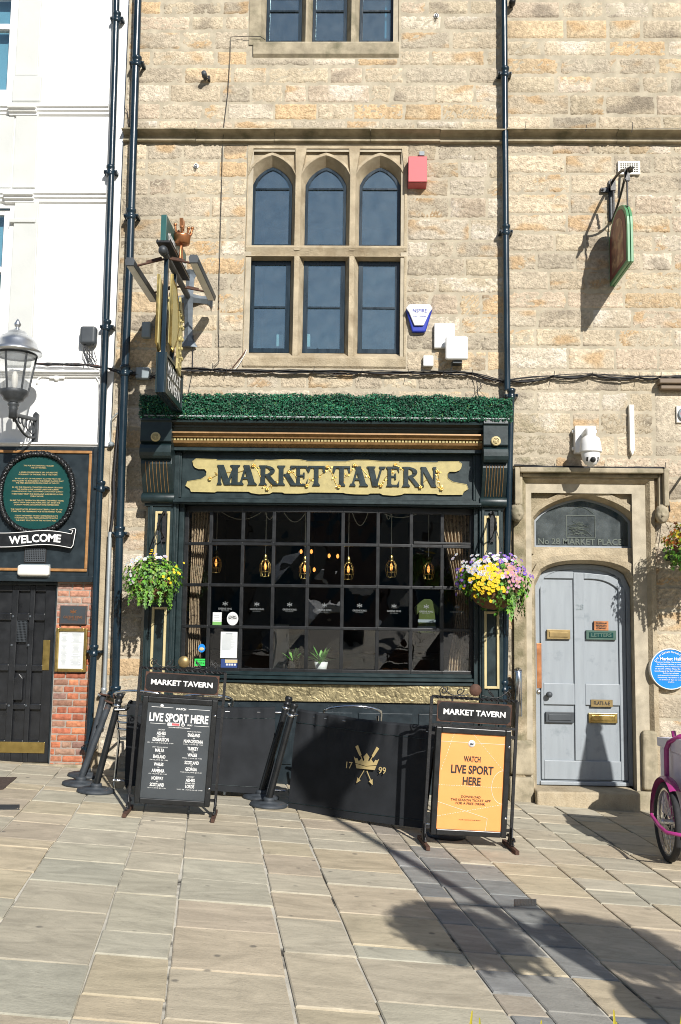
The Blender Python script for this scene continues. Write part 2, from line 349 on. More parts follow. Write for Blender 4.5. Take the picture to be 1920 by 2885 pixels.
# ================================================================== GROUND
def pave_mat():
    m, nt, b = nm('yorkstone_paving'); L = nt.links
    tc = N(nt, 'ShaderNodeTexCoord'); at = N(nt, 'ShaderNodeAttribute', attribute_name='Col')
    mp = N(nt, 'ShaderNodeMapping'); mp.inputs['Scale'].default_value = (1, 2.6, 1); L.new(tc.outputs['Object'], mp.inputs[0])
    n1 = N(nt, 'ShaderNodeTexNoise'); n1.inputs['Scale'].default_value = 2.6; n1.inputs['Detail'].default_value = 9; n1.inputs['Roughness'].default_value = .68; n1.inputs['Distortion'].default_value = 1.2
    L.new(mp.outputs[0], n1.inputs['Vector'])
    r1 = N(nt, 'ShaderNodeMapRange'); r1.inputs[1].default_value = .28; r1.inputs[2].default_value = .74; r1.inputs[3].default_value = .68; r1.inputs[4].default_value = 1.24; L.new(n1.outputs[0], r1.inputs[0])
    mx = N(nt, 'ShaderNodeMix', data_type='RGBA', blend_type='MULTIPLY'); mx.inputs[0].default_value = 1; L.new(at.outputs[0], mx.inputs[6]); L.new(r1.outputs[0], mx.inputs[7])
    n2 = N(nt, 'ShaderNodeTexNoise'); n2.inputs['Scale'].default_value = 34; n2.inputs['Detail'].default_value = 5; L.new(mp.outputs[0], n2.inputs['Vector'])
    r2 = N(nt, 'ShaderNodeMapRange'); r2.inputs[1].default_value = .62; r2.inputs[2].default_value = .8; r2.inputs[4].default_value = .55; L.new(n2.outputs[0], r2.inputs[0])
    m2 = N(nt, 'ShaderNodeMix', data_type='RGBA'); L.new(r2.outputs[0], m2.inputs[0]); L.new(mx.outputs[2], m2.inputs[6]); m2.inputs[7].default_value = (.13, .115, .09, 1)
    n3 = N(nt, 'ShaderNodeTexVoronoi'); n3.inputs['Scale'].default_value = 5.5; n3.inputs['Randomness'].default_value = 1; L.new(tc.outputs['Object'], n3.inputs['Vector'])
    r3 = N(nt, 'ShaderNodeMapRange'); r3.inputs[1].default_value = .07; r3.inputs[2].default_value = .13; r3.inputs[3].default_value = .7; r3.inputs[4].default_value = 0; L.new(n3.outputs['Distance'], r3.inputs[0])
    n4 = N(nt, 'ShaderNodeTexNoise'); n4.inputs['Scale'].default_value = 1.7; L.new(tc.outputs['Object'], n4.inputs['Vector'])
    r4 = N(nt, 'ShaderNodeMapRange'); r4.inputs[1].default_value = .44; r4.inputs[2].default_value = .52; L.new(n4.outputs[0], r4.inputs[0])
    mu = N(nt, 'ShaderNodeMath', operation='MULTIPLY'); L.new(r3.outputs[0], mu.inputs[0]); L.new(r4.outputs[0], mu.inputs[1])
    m3 = N(nt, 'ShaderNodeMix', data_type='RGBA'); L.new(mu.outputs[0], m3.inputs[0]); L.new(m2.outputs[2], m3.inputs[6]); m3.inputs[7].default_value = (.10, .095, .085, 1)
    L.new(m3.outputs[2], b.inputs['Base Color']); b.inputs['Roughness'].default_value = .78; b.inputs['Specular IOR Level'].default_value = .3
    bp = N(nt, 'ShaderNodeBump'); bp.inputs['Strength'].default_value = .45; bp.inputs['Distance'].default_value = .006; n5 = N(nt, 'ShaderNodeTexNoise'); n5.inputs['Scale'].default_value = 60; n5.inputs['Detail'].default_value = 8
    L.new(mp.outputs[0], n5.inputs['Vector']); L.new(n5.outputs[0], bp.inputs['Height']); L.new(bp.outputs[0], b.inputs['Normal'])
    return m
MT['pave'] = pave_mat()
MT['joint'] = mat('pale_paving_mortar', (.50, .47, .40), .9, var=.3, scale=5, bump=.5, bscale=80, dirt=((.06, .055, .045), 1.7, .54, .62))
MT['plaza'] = mat('far_paving', (.27, .24, .19), .85, var=.2, scale=2)

def gpt(x, y, dz=0): return (x, y, gz(x, y) + dz)
mb = MB()
for i in range(-6, 6):
    for j in range(0, 7):
        x0, x1, y0, y1 = i * 10, i * 10 + 10, -55 + j * 10, -45 + j * 10
        zf = lambda x, y: (gz(max(-12, min(12, x)), max(-20, min(.5, y))) - .022)
        mb.add([(x0, y0, zf(x0, y0)), (x1, y0, zf(x1, y0)), (x1, y1, zf(x1, y1)), (x0, y1, zf(x0, y1))], [(0, 1, 2, 3)])
struct(mb.build('ground', MT['plaza']))
mb = MB()
gx = [-6.6, -3, 0, 3, 6.5]
for a, b_ in zip(gx, gx[1:]):
    mb.add([gpt(a, -12, -.007), gpt(b_, -12, -.007), gpt(b_, .35, -.007), gpt(a, .35, -.007)], [(0, 1, 2, 3)])
struct(mb.build('paving_joints', MT['joint']))
JX = [-6.3, -5.75, -5.2, -4.75, -4.3, -3.9, -3.42, -3.0, -2.6, -2.2, -1.69, -1.34, -.81, -.45, .10, .285, .545, .79, 1.28, 1.60, 1.98, 2.33, 2.8, 3.2, 3.65, 4.1, 4.6, 5.2, 5.7, 6.3]
SL = [.152] * 18 + [.11] * 14
def jx(i, y): return JX[i] - SL[i] * (y + 2)
TAN = [(.47, .405, .285), (.48, .41, .285), (.46, .40, .295), (.465, .41, .31), (.445, .40, .305), (.475, .40, .28), (.44, .40, .31)]
GREYG = [(.40, .38, .30), (.435, .405, .315), (.44, .405, .31)]
PINK = [(.46, .39, .285), (.45, .38, .285)]
SETT = [(.22, .225, .215), (.25, .25, .235), (.195, .20, .195), (.29, .28, .25)]
mb = MB(); rg = random.Random(21)
def slab(i, y0, y1, c):
    g = .004 + rg.random() * .004; dz = rg.random() * .004
    P4 = [(jx(i, y0) + g, y0 + g), (jx(i + 1, y0) - g, y0 + g), (jx(i + 1, y1) - g, y1 - g), (jx(i, y1) + g, y1 - g)]
    P4 = [(x + rg.uniform(-.006, .006), y + rg.uniform(-.005, .005)) for x, y in P4]
    cx = sum(p[0] for p in P4) / 4; cy = sum(p[1] for p in P4) / 4
    k = .006
    inn = [(x + (k if x < cx else -k), y + (k if y < cy else -k)) for x, y in P4]
    t = [rg.uniform(-.0015, .0015) for _ in range(4)]
    mb.add([gpt(x, y, dz + q) for (x, y), q in zip(inn, t)] + [gpt(x, y, dz - .004) for x, y in P4] + [gpt(x, y, -.02) for x, y in P4],
           [(0, 1, 2, 3)] + [(j + 4, (j + 1) % 4 + 4, (j + 1) % 4, j) for j in range(4)] + [(j + 8, (j + 1) % 4 + 8, (j + 1) % 4 + 4, j + 4) for j in range(4)], 0, c)
for i in range(len(JX) - 1):
    band = i in (14, 15, 16)
    y = .3 if i > 17 else .33; y -= rg.uniform(0, .2)
    wdt = JX[i + 1] - JX[i]; last = None
    slab(i, y, .36, rg.choice(TAN))
    while y > -12:
        far = max(0, min(1, (-y - 1.5) / 3.5))
        if band: ln = rg.uniform(.22, .46)
        else:
            ln = rg.uniform(.24, .5) + far * rg.uniform(.08, .36)
            if rg.random() < .12: ln *= .5
        r = rg.random()
        if band:
            c = rg.choice(SETT) if (y < -2.1 and r < .8) else rg.choice(TAN + PINK)
            if i == 14 and r > .45: c = rg.choice([(.38, .33, .26), (.33, .29, .24), (.26, .26, .25)])
        else: c = rg.choice(GREYG) if r < .24 else rg.choice(PINK) if r < .38 else rg.choice(TAN)
        pass
        v = rg.uniform(.93, 1.06); c = tuple(q * v for q in c)
        slab(i, y - ln, y, c); y -= ln
struct(mb.build('paving', MT['pave']))

# ================================================================== STONE WALLS
class PW:                                   # a wall of separate irregular blocks bedded in mortar, one mesh
    def __init__(s): s.v = []; s.f = []; s.mi = []; s.c = []
    def grid(s, x0, x1, z0, z1, cell, fn, mi=0):
        nx, nz_ = max(2, int((x1 - x0) / cell) + 1), max(2, int((z1 - z0) / cell) + 1); o = len(s.v)
        for j in range(nz_ + 1):
            for i in range(nx + 1):
                x, z = x0 + (x1 - x0) * i / nx, z0 + (z1 - z0) * j / nz_
                p, c = fn(x, z); s.v.append(p); s.c.append(c)
        for j in range(nz_):
            for i in range(nx):
                a = o + j * (nx + 1) + i; s.f.append((a, a + 1, a + nx + 2, a + nx + 1)); s.mi.append(mi)
    def quad(s, x0, x1, z0, z1, y, c=(1, 1, 1), mi=1):
        o = len(s.v); s.v += [(x0, y, z0), (x1, y, z0), (x1, y, z1), (x0, y, z1)]; s.c += [c] * 4; s.f.append((o, o + 1, o + 2, o + 3)); s.mi.append(mi)
    def build(s, name, mats, parent):
        m = MB(); m.v = s.v; m.f = s.f; m.mi = s.mi; m.sm = [k == 0 for k in s.mi]; m.c = [(1, 1, 1)] * len(s.f)
        return m.build(name, mats, parent, pc=s.c)
def holes_sheet(pw, X0, X1, Z0, Z1, holes, y, mi=1):
    xs = sorted({X0, X1, *[min(max(h[k], X0), X1) for h in holes for k in (0, 1)]}); zs = sorted({Z0, Z1, *[min(max(h[k], Z0), Z1) for h in holes for k in (2, 3)]})
    for a, b_ in zip(xs, xs[1:]):
        for c, d in zip(zs, zs[1:]):
            mx, mz = (a + b_) / 2, (c + d) / 2
            if not any(h[0] < mx < h[1] and h[2] < mz < h[3] for h in holes): pw.quad(a, b_, c, d, y, mi=mi)
def sst(a, b, t):
    t = max(0, min(1, (t - a) / (b - a))); return t * t * (3 - 2 * t)
PAL = [((0.522, 0.439, 0.313), 6), ((0.546, 0.457, 0.331), 5), ((0.481, 0.409, 0.306), 4), ((0.546, 0.421, 0.27), 2), ((0.558, 0.403, 0.239), 1.3), ((0.439, 0.379, 0.288), 3), ((0.593, 0.517, 0.404), 3), ((0.522, 0.427, 0.318), 3)]
def pick(rg):
    t = rg.uniform(0, sum(w for _, w in PAL))
    for c, w_ in PAL:
        t -= w_
        if t <= 0: return c
    return c
def damp(x, z):                             # green algae beside the right-hand pipe, soot under the string course
    k = sst(.34, .0, abs(x - 1.60)) * sst(4.3, 3.3, z) * .6
    k = max(k, sst(.5, .05, abs(x - 1.55)) * sst(1.5, .2, z) * .6)
    return k
def blocks(pw, rg, X0, X1, z0, z1, excl, lw, amp, cell, pal, y0=0.0, joint=.009, force=None):
    spans = [(X0, X1, z0, z1)]
    for e in excl:
        out = []
        for a, b_, c, d in spans:
            if e[1] <= a or e[0] >= b_ or e[3] <= c or e[2] >= d: out.append((a, b_, c, d)); continue
            if a < e[0]: out.append((a, e[0], c, d))
            if b_ > e[1]: out.append((e[1], b_, c, d))
            ia, ib = max(a, e[0]), min(b_, e[1])
            if c < e[2]: out.append((ia, ib, c, e[2]))
            if d > e[3]: out.append((ia, ib, e[3], d))
        spans = out
    for a, b_, c, d in spans:
        if d - c < .02 or b_ - a < .02: continue
        x = a
        while x < b_ - .01:
            L_ = rg.uniform(*lw)
            if b_ - (x + L_) < lw[0] * .6: L_ = b_ - x
            xa, xb = x, min(b_, x + L_); x = xb
            col = force or pal(rg); v = rg.uniform(.92, 1.07); col = tuple(q * v for q in col)
            rock = rg.random(); sd = rg.uniform(0, 90); prot = .004 + rg.random() * .007
            j1, j2, j3, j4 = [joint * rg.uniform(.35, 1.15) for _ in range(4)]
            am = amp * (1.25 if rock < .68 else .4); ang = rg.uniform(.3, 1.0) * rg.choice((-1, 1)); stain = rg.random()
            sc = rg.uniform(.8, 1.4)
            def fn(xx, zz):
                wob = noise.noise(Vector((xx * 16, zz * 16, sd))) * .008
                e = min(xx - xa - j1, xb - j2 - xx, zz - c - j3, d - j4 - zz) + wob
                q = Vector((xx * 15 * sc, zz * 32 * sc, sd)); n1 = noise.noise(q); n2 = noise.noise(q * 2.3 + Vector((0, 0, 7)))
                h = prot + am * (n1 + .8 * n2)
                if rock < .3: h += am * .5 * math.sin((xx * math.cos(ang) + zz * math.sin(ang)) * 190 + n1 * 4)
                ed = sst(-.002, .013, e)
                yy = y0 - (ed * (h + .010) - .012)
                big = noise.noise(Vector((xx * 3.1, zz * 4.5, sd + 3)))
                s_ = 1 + .20 * big + .16 * n2
                cc = [q_ * s_ for q_ in col]
                if stain < .30:
                    t = sst(.02, .42, noise.noise(Vector((xx * 5, zz * 11, sd + 11)))) * .8; cc = [cc[0] * (1 - t) + .48 * t, cc[1] * (1 - t) + .325 * t, cc[2] * (1 - t) + .175 * t]
                elif stain > .74:
                    t = sst(.1, .5, big) * .7; cc = [cc[0] * (1 - t) + .23 * t, cc[1] * (1 - t) + .195 * t, cc[2] * (1 - t) + .15 * t]
                elif stain > .62:
                    t = sst(.0, .4, big + .3 * n2) * .75; cc = [cc[0] * (1 - t) + .62 * t, cc[1] * (1 - t) + .56 * t, cc[2] * (1 - t) + .47 * t]
                sb = 1 - .20 * sst(.0, .5, noise.noise(Vector((xx * .9, zz * .8, 4.2)))) - .10 * sst(.1, .5, noise.noise(Vector((xx * 2.4, zz * 1.1, 9.7)))); cc = [q_ * sb for q_ in cc]
                t = damp(xx, zz) * (.6 + .8 * n1); t = max(0, min(.75, t)); cc = [cc[0] * (1 - t) + .115 * t, cc[1] * (1 - t) + .11 * t, cc[2] * (1 - t) + .055 * t]
                return (xx, yy, zz), cc
            pw.grid(xa, xb, c, d, cell, fn)
def stone_wall(parent, X0, X1, Z0, Z1, excl, holes, seed, hh=(.165, .245), lw=(.22, .68)):
    pw = PW(); rg = random.Random(seed); z = Z0
    while z < Z1:
        h = rg.uniform(*hh); lo = z > 7 or z < 0
        blocks(pw, rg, X0, X1, z, min(z + h, Z1), excl, lw, .0085, .018 if not lo else .03, pick); z += h
    holes_sheet(pw, X0, X1, Z0, Z1, holes, .0)
    # returns so the wall has a body
    for a, b_ in ((X0, X0 + .001),): pass
    return pw.build('wall', [MT['stone'], MT['mortar']], parent)

XB = X_(345, 500)                           # party line: white house | tavern
XP = X_(1424, 600)                          # pipe line: tavern | market hall
tavern = thing('stone_tavern_building', 'honey sandstone tavern building with pointed first floor windows between two black drainpipes', 'building', (0, 0, 0))
hall = thing('stone_hall_building', 'honey sandstone building with a grey arched door on the right of the drainpipe', 'building', (2.6, 0, 0))
white = thing('white_rendered_building', 'white rendered building with pale sage pilaster and black ground floor on the left edge', 'building', (-3.6, 0, 0))

W1 = RB(692, 412, 1146, 1038)               # first floor window surround
W2 = RB(704, -60, 1125, 163)                # second floor window surround
ZST = (Z_(960, 405), Z_(960, 366))          # string course
SHOP = (X_(402, 1800), X_(1428, 1800), -.6, Z_(900, 1200))
SHOPH = (X_(522, 1650), X_(1338, 1650), Z_(900, 1900), Z_(900, 1428))
ZT = 8.6
stone_wall(tavern, XB, XP, -.4, ZT, [W1, W2, (XB, XP, *ZST), SHOP], [(W1[0] + .06, W1[1] - .06, W1[2] + .06, W1[3] - .06), (W2[0] + .06, W2[1] - .06, W2[2] + .06, W2[3] + 1), SHOPH], 5)
DS = (X_(1448, 1900), X_(1851, 1900), -.5, Z_(1660, 1322))
DH = (X_(1500, 1800), X_(1788, 1800), -.5, Z_(1660, 1390))
ASH = RB(1842, 1096, 1990, 1252)
stone_wall(hall, XP, 6.2, -.5, ZT, [(XP, 6.2, *ZST), DS, ASH], [DH], 11, (.185, .235), (.28, .7))
pw = PW(); blocks(pw, random.Random(3), ASH[0], ASH[1] + .3, ASH[2], ASH[3], [], (2, 3), .001, .03, lambda r: (.56, .485, .37))
pw.build('wall', [MT['stone'], MT['mortar']], hall)

# body of each building behind its face (roof slab, back and party walls)
def body(parent, x0, x1, z1, m):
    b_ = MB(); b_.box(x0, x1, 6.0, 6.2, -1, z1); b_.box(x0, x0 + .12, .46, 6.0, -1, z1); b_.box(x1 - .12, x1, .46, 6.0, -1, z1); b_.box(x0, x1, .02, 6.2, z1, z1 + .2)
    b_.build('wall', m, parent)
body(tavern, XB + .003, XP - .003, ZT, MT['mortar']); body(hall, XP + .003, 6.2, ZT, MT['mortar'])

# string course
def string(parent, x0, x1, seed):
    rg = random.Random(seed); m = MB(); z0, z1 = ZST; x = x0
    while x < x1 - .01:
        L_ = rg.uniform(.7, 1.15); xb = min(x1, x + L_)
        if x1 - xb < .3: xb = x1
        dz = rg.uniform(-.004, .004); dy = rg.uniform(-.006, .006); n = max(3, int((xb - x) / .03)); rings = []
        for i in range(n + 1):
            xx = x + .002 + (xb - x - .004) * i / n; w_ = noise.noise(Vector((xx * 9, seed, 0))) * .006
            pf = [(.02, z1), (-.012, z1 - .005), (-.125 + dy + w_, z1 - .045), (-.13 + dy + w_, z1 - .058), (-.05, z1 - .066), (-.018, z1 - .08), (-.016, z0 + .026), (-.055 + w_, z0 + .02), (-.053 + w_, z0 + .004), (.02, z0)]
            rings.append([(xx, a, b_ + dz + w_ * .4) for a, b_ in pf])
        m.loft(rings, False, 0, None, False); x = xb
    return m.build('string_course', MT['dressed_old'], parent)
string(tavern, XB, XP - .005, 1); string(hall, XP + .005, 6.2, 2)

# ================================================================== WHITE HOUSE
ZWB = Z_(130, 1257)
XWL = -7.0
wl_up = RB(-60, -20, 44, 270); wl_lo = RB(-60, 590, 24, 905)
pw = PW(); holes_sheet(pw, XWL, XB - .004, ZWB, ZT, [wl_up, wl_lo], -.03, 0); pw.mi = [1] * len(pw.f); pw.build('wall', [MT['render'], MT['render']], white)
m = MB(); m.box(XWL, XB - .004, -.029, .35, ZT, ZT + .2); m.box(XWL, XB - .004, 5.9, 6.1, -1, ZT); m.box(XB - .12, XB - .004, .42, 5.9, -1, ZT)
m.build('wall', MT['render'], white)
m = MB()                                    # pilaster strips
def wbox(m, x0, y0, x1, y1, Y, back=-.028):
    a = RB(x0, y0, x1, y1, Y); m.box(a[0], a[1], Y, back, a[2], a[3])
wbox(m, 48, -10, 112, 212, -.06); wbox(m, 36, 212, 115, 284, -.075); wbox(m, 40, 318, 104, 528, -.055); wbox(m, 30, 566, 98, 1030, -.06); wbox(m, 26, 616, 100, 626, -.075)
wbox(m, -60, 320, 36, 528, -.045)
m.build('pilaster', MT['sage'], white, .006)
def moulding(m, x0, x1, z0, z1, pr, mi=0):
    h = z1 - z0
    pf = [(-.03, z1), (-.03 - pr, z1 - .1 * h), (-.03 - pr, z1 - .36 * h), (-.03 - pr * .72, z1 - .42 * h), (-.03 - pr * .66, z1 - .62 * h), (-.03 - pr * .4, z1 - .7 * h), (-.03 - pr * .34, z1 - .9 * h), (-.03, z0)]
    m.loft([[(x0, a, b_) for a, b_ in pf], [(x1, a, b_) for a, b_ in pf]], False, mi, None, False)
    m.add([(x1, a, b_) for a, b_ in pf], [tuple(range(len(pf)))], mi); m.add([(x0, a, b_) for a, b_ in pf], [tuple(range(len(pf) - 1, -1, -1))], mi)
def cornice_band(*L_):
    m = MB()
    for q in L_: moulding(m, *q)
    m.build('cornice', MT['render'], white)
xr = X_(308, 300, -.06); xr2 = X_(302, 545, -.06); zl = Z_(150, 1046, -.1)
cornice_band((XWL, xr, Z_(150, 318, -.1), Z_(150, 286, -.1), .07)); cornice_band((X_(34, 300), X_(112, 300), Z_(75, 318, -.12), Z_(75, 292, -.12), .10))
cornice_band((XWL, xr2, Z_(150, 566, -.1), Z_(150, 530, -.1), .07)); cornice_band((X_(22, 545), X_(104, 545), Z_(60, 566, -.12), Z_(60, 537, -.12), .10))
cornice_band((XWL, X_(284, 1038, -.06), zl - .05, zl + .02, .075)); cornice_band((XWL, X_(280, 1250, -.06), ZWB - .035, ZWB + .03, .06))
def sash(parent, r, zs, xr_):
    x0, x1, z0, z1 = r; f = MB()
    for a in ((x0, x0 + .07), (x1 - .07, x1)): f.box(a[0], a[1], .0, .07, z0, z1)
    f.box(x0 + .07, x1 - .07, .001, .069, z1 - .06, z1); f.box(x0 + .07, x1 - .07, .001, .069, z0, z0 + .07); f.box(x0 + .07, x1 - .07, -.012, .068, zs - .03, zs + .03)
    fr = f.build('window', MT['white'], parent, .004)
    g = MB(); g.box(x0 + .07, x1 - .07, .030, .034, z0 + .07, zs - .03); g.build('pane', MT['glass'], fr); g = MB(); g.box(x0 + .07, x1 - .07, .022, .026, zs + .03, z1 - .06); g.build('pane', MT['glass'], fr)
    rv = MB()
    for a in ((x0 - .01, x0), (x1, x1 + .01)): rv.box(a[0], a[1], -.029, .3, z0, z1)
    rv.box(x0 - .01, x1 + .01, -.029, .3, z0 - .02, z0); rv.build('reveal', MT['render'], fr)
    bk = MB(); bk.box(x0 - .012, x1 + .012, .12, .14, z0 - .1, z1 + .1); bk.build('blue_backing', MT['blue_backing'], fr)  # blue sheet behind the panes imitates reflected sky
sash(white, wl_up, Z_(15, 76, 0), 0); sash(white, wl_lo, Z_(5, 760, 0), 0)
# ================================================================== STONE WINDOWS
def arch_profile(x0, x1, zb, zsp, zap, n=9, pw_=2.0, q=.70, tip=.26):
    xc = (x0 + x1) / 2; h = zap - zsp; L_ = [(x0, zb), (x0, zsp)]
    if h < 1e-4: return [(x0, zb), (x0, zsp), (x1, zsp), (x1, zb)]
    up = []
    for i in range(1, n + 1):
        t = 1 - (1 - i / n) ** 1.6
        up.append((x0 + (xc - x0) * t, zsp + h * ((1 - tip) * (1 - (1 - t) ** pw_) ** q + tip * t)))
    return L_ + up + [(2 * xc - x, z) for x, z in reversed(up[:-1])] + [(x1, zsp), (x1, zb)]
def rectmap(prof, X0, X1, ZB, ZT_):
    px0, px1 = prof[0][0], prof[-1][0]; n = len(prof); out = []
    for i, (x, z) in enumerate(prof):
        if i == 0: out.append((X0, ZB))
        elif i == n - 1: out.append((X1, ZB))
        else: out.append((X0 + (x - px0) / (px1 - px0) * (X1 - X0), ZT_))
    return out
def inset(prof, s, st):                     # bigger outline of the same arch: s sideways, st upwards
    xc = (prof[0][0] + prof[-1][0]) / 2; hw = prof[-1][0] - xc; zb = prof[0][1]; zt = max(p[1] for p in prof)
    return [(xc + (x - xc) * (hw + s) / hw, zb if z == zb else zb + (z - zb) * (zt - zb + st) / (zt - zb)) for x, z in prof]
def at(prof, y): return [(x, y, z) for x, z in prof]
def stone_light(m, prof, cell, yf=-.012, yb=.1, s=.05, st=.06, hood=False):
    fr = inset(prof, s, st); X0, X1, ZB, ZT_ = cell
    out = rectmap(fr, X0, X1, ZB, ZT_); fr = [(fr[0][0], ZB)] + fr[1:-1] + [(fr[-1][0], ZB)] if False else fr
    zlow = prof[0][1] - .07; fr[0] = (fr[0][0], zlow); fr[-1] = (fr[-1][0], zlow); out[0] = (X0, zlow); out[-1] = (X1, zlow)
    if hood:
        i0, i1 = .012, .02
        J = (0, 1, len(fr) - 2, len(fr) - 1); am = lambda L_, y: [(x, y, z) if q not in J else (fr[q][0], yf, fr[q][1]) for q, (x, z) in enumerate(L_)]
        r1, r2 = rectmap(fr, X0 + i0, X1 - i0, fr[0][1], ZT_ - .03), rectmap(fr, X0 + i0 + .004, X1 - i0 - .004, fr[0][1], ZT_ - .036)
        a2 = [(max(X0 + i0 + .006, min(X1 - i0 - .006, x)), min(z, ZT_ - .04)) for x, z in inset(prof, s + .016, st + .03)]
        m.loft([at(out, yf + .10), at(out, yf), am(r1, yf), am(r2, yf + .045), am(a2, yf + .045), am(a2, yf + .004), at(fr, yf), at(prof, yb), at(prof, yb + .07)], False, 0, None, False)
        return
    m.loft([at(out, yf + .10), at(out, yf), at(fr, yf), at(prof, yb), at(prof, yb + .07)], False, 0, None, False)
    if hood:
        a1, a2 = inset(prof, s + .012, st + .012), inset(prof, s + .05, st + .052)
        k = slice(1, -1)
        m.loft([at(a1[k], yf + .001), at(a1[k], yf - .022), at(a2[k], yf - .022), at(a2[k], yf + .001)], False, 0, None, False)
def casement(parent, prof, zbar, y, fw=.03, name='window', bars=True):
    """black painted frame following the outline, a bar, and the pane behind it"""
    f = MB(); inn = [(x, z) for x, z in prof]
    xc = (prof[0][0] + prof[-1][0]) / 2; hw = prof[-1][0] - xc; zb = prof[0][1]; zt = max(p[1] for p in prof); zc = (zb + zt) / 2; hh = zt - zc
    inn = [(xc + (x - xc) * (hw - fw) / hw, zc + (z - zc) * (hh - fw) / hh) for x, z in prof]
    f.loft([at(prof, y + .03), at(prof, y), at(inn, y + .0005), at(inn, y + .03)], False, 0, None, False)
    f.box(prof[0][0], prof[-1][0], y - .004, y + .03, zb, zb + fw)
    if zbar: f.box(prof[0][0] + fw, prof[-1][0] - fw, y - .003, y + .025, zbar - .009, zbar + .009)
    w_ = f.build(name, MT['pipe'], parent)
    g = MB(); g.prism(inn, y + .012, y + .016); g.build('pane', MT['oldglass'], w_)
    return w_

sur = MB()
cols = [(692, 843, 711, 823, 705, 817), (843, 996, 863, 977, 853, 970), (996, 1146, 1015, 1129, 1008, 1124)]
zt1, ztr0, ztr1, zs1 = W1[3], Z_(920, 722), Z_(920, 690), Z_(920, 994)
zsp, zap = Z_(920, 512), Z_(920, 461)
CW = []
for i, (c0, c1, a0, a1, b0, b1) in enumerate(cols):
    X0 = W1[0] if i == 0 else CW[-1][1]; X1 = W1[1] if i == 2 else (X_(c1, 600) + X_(c1, 850)) / 2
    CW.append((X0, X1))
    xa, xb = (X_(a0, 600, .1) + X_(b0, 860, .1)) / 2, (X_(a1, 600, .1) + X_(b1, 860, .1)) / 2
    p_up = arch_profile(xa, xb, ztr1 + .008, zsp, zap)
    stone_light(sur, p_up, (X0, X1, ztr1, zt1), hood=True, s=.042, st=.085)
    p_lo = arch_profile(xa, xb, zs1 + .02, ztr0 - .02, ztr0 - .02)
    stone_light(sur, p_lo, (X0, X1, zs1, ztr0), s=.045, st=.015)
    casement(tavern, p_up, Z_(920, 522), .09); casement(tavern, p_lo, Z_(920, 859), .085, .045)
x0, x1 = W1[0], W1[1]
pf = [(.12, ztr1 + .01), (.10, ztr1 + .008), (-.012, ztr1 - .012), (-.016, ztr1 - .035), (.02, ztr0 - .005), (.12, ztr0 - .02)]
sur.loft([[(x0, a, b_) for a, b_ in pf], [(x1, a, b_) for a, b_ in pf]], False, 0, None, False)
pf = [(.13, zs1 + .03), (.09, zs1 + .02), (-.014, zs1 - .04), (-.02, zs1 - .06), (-.017, W1[2] + .02), (.0, W1[2]), (.05, W1[2])]
sur.loft([[(x0, a, b_) for a, b_ in pf], [(x1, a, b_) for a, b_ in pf]], False, 0, None, False)
sur.build('window_surround', MT['dressed'], tavern)

sur = MB(); zt2, zs2 = 8.5, Z_(920, 113)
E2 = [W2[0], (X_(866.5, 60)), X_(996.5, 60), W2[1]]
for i, (a0, a1) in enumerate(((752, 851), (882, 978), (1014, 1110))):
    p = arch_profile(X_(a0, 60, .1), X_(a1, 60, .1), zs2 + .01, 8.2, 8.2)
    stone_light(sur, p, (E2[i], E2[i + 1], zs2, zt2), s=.05, st=.05); casement(tavern, p, Z_(920, 17), .085, .035)
pf = [(.13, zs2 + .03), (.09, zs2 + .012), (-.02, zs2 - .03), (-.032, zs2 - .05), (-.028, W2[2] + .03), (.0, W2[2]), (.05, W2[2])]
sur.loft([[(W2[0] + .05, a, b_) for a, b_ in pf], [(W2[1], a, b_) for a, b_ in pf]], False, 0, None, False)
sur.build('window_surround', MT['dressed_old'], tavern)
def room(parent, x0, x1, y0, y1, z0, z1, m, name='room'):
    r = MB(); r.box(x0, x1, y0, y1, z0, z1); r.f = [f for k, f in enumerate(r.f) if k != 2]; r.mi = r.mi[:5]; r.c = r.c[:5]; r.sm = r.sm[:5]
    return r.build(name, m, parent)
room(tavern, W1[0] - .05, W1[1] + .05, .30, 2.2, W1[2] - .05, W1[3] + .02, MT['bluedark'])
room(tavern, W2[0] - .05, W2[1] + .05, .25, 2.2, W2[2], 8.5, MT['bluedark'])
bl = MB(); r = RB(1085, -60, 1106, 108, .16); bl.box(*r[:2], .16, .165, *r[2:]); bl.build('blue_backing', MT['blue_backing'], tavern)
for q, (a, b_, c, d) in enumerate(((779, 942, 798, 976), (857, 941, 874, 977))):
    r = RB(a, b_, c, d, .26); bx = MB(); bx.box(r[0], r[1], .26, .34, r[2], r[3])
    bx.build('pale_box', MT['offwhite'], tavern, .004)  # pale upright boxes standing inside the first floor window

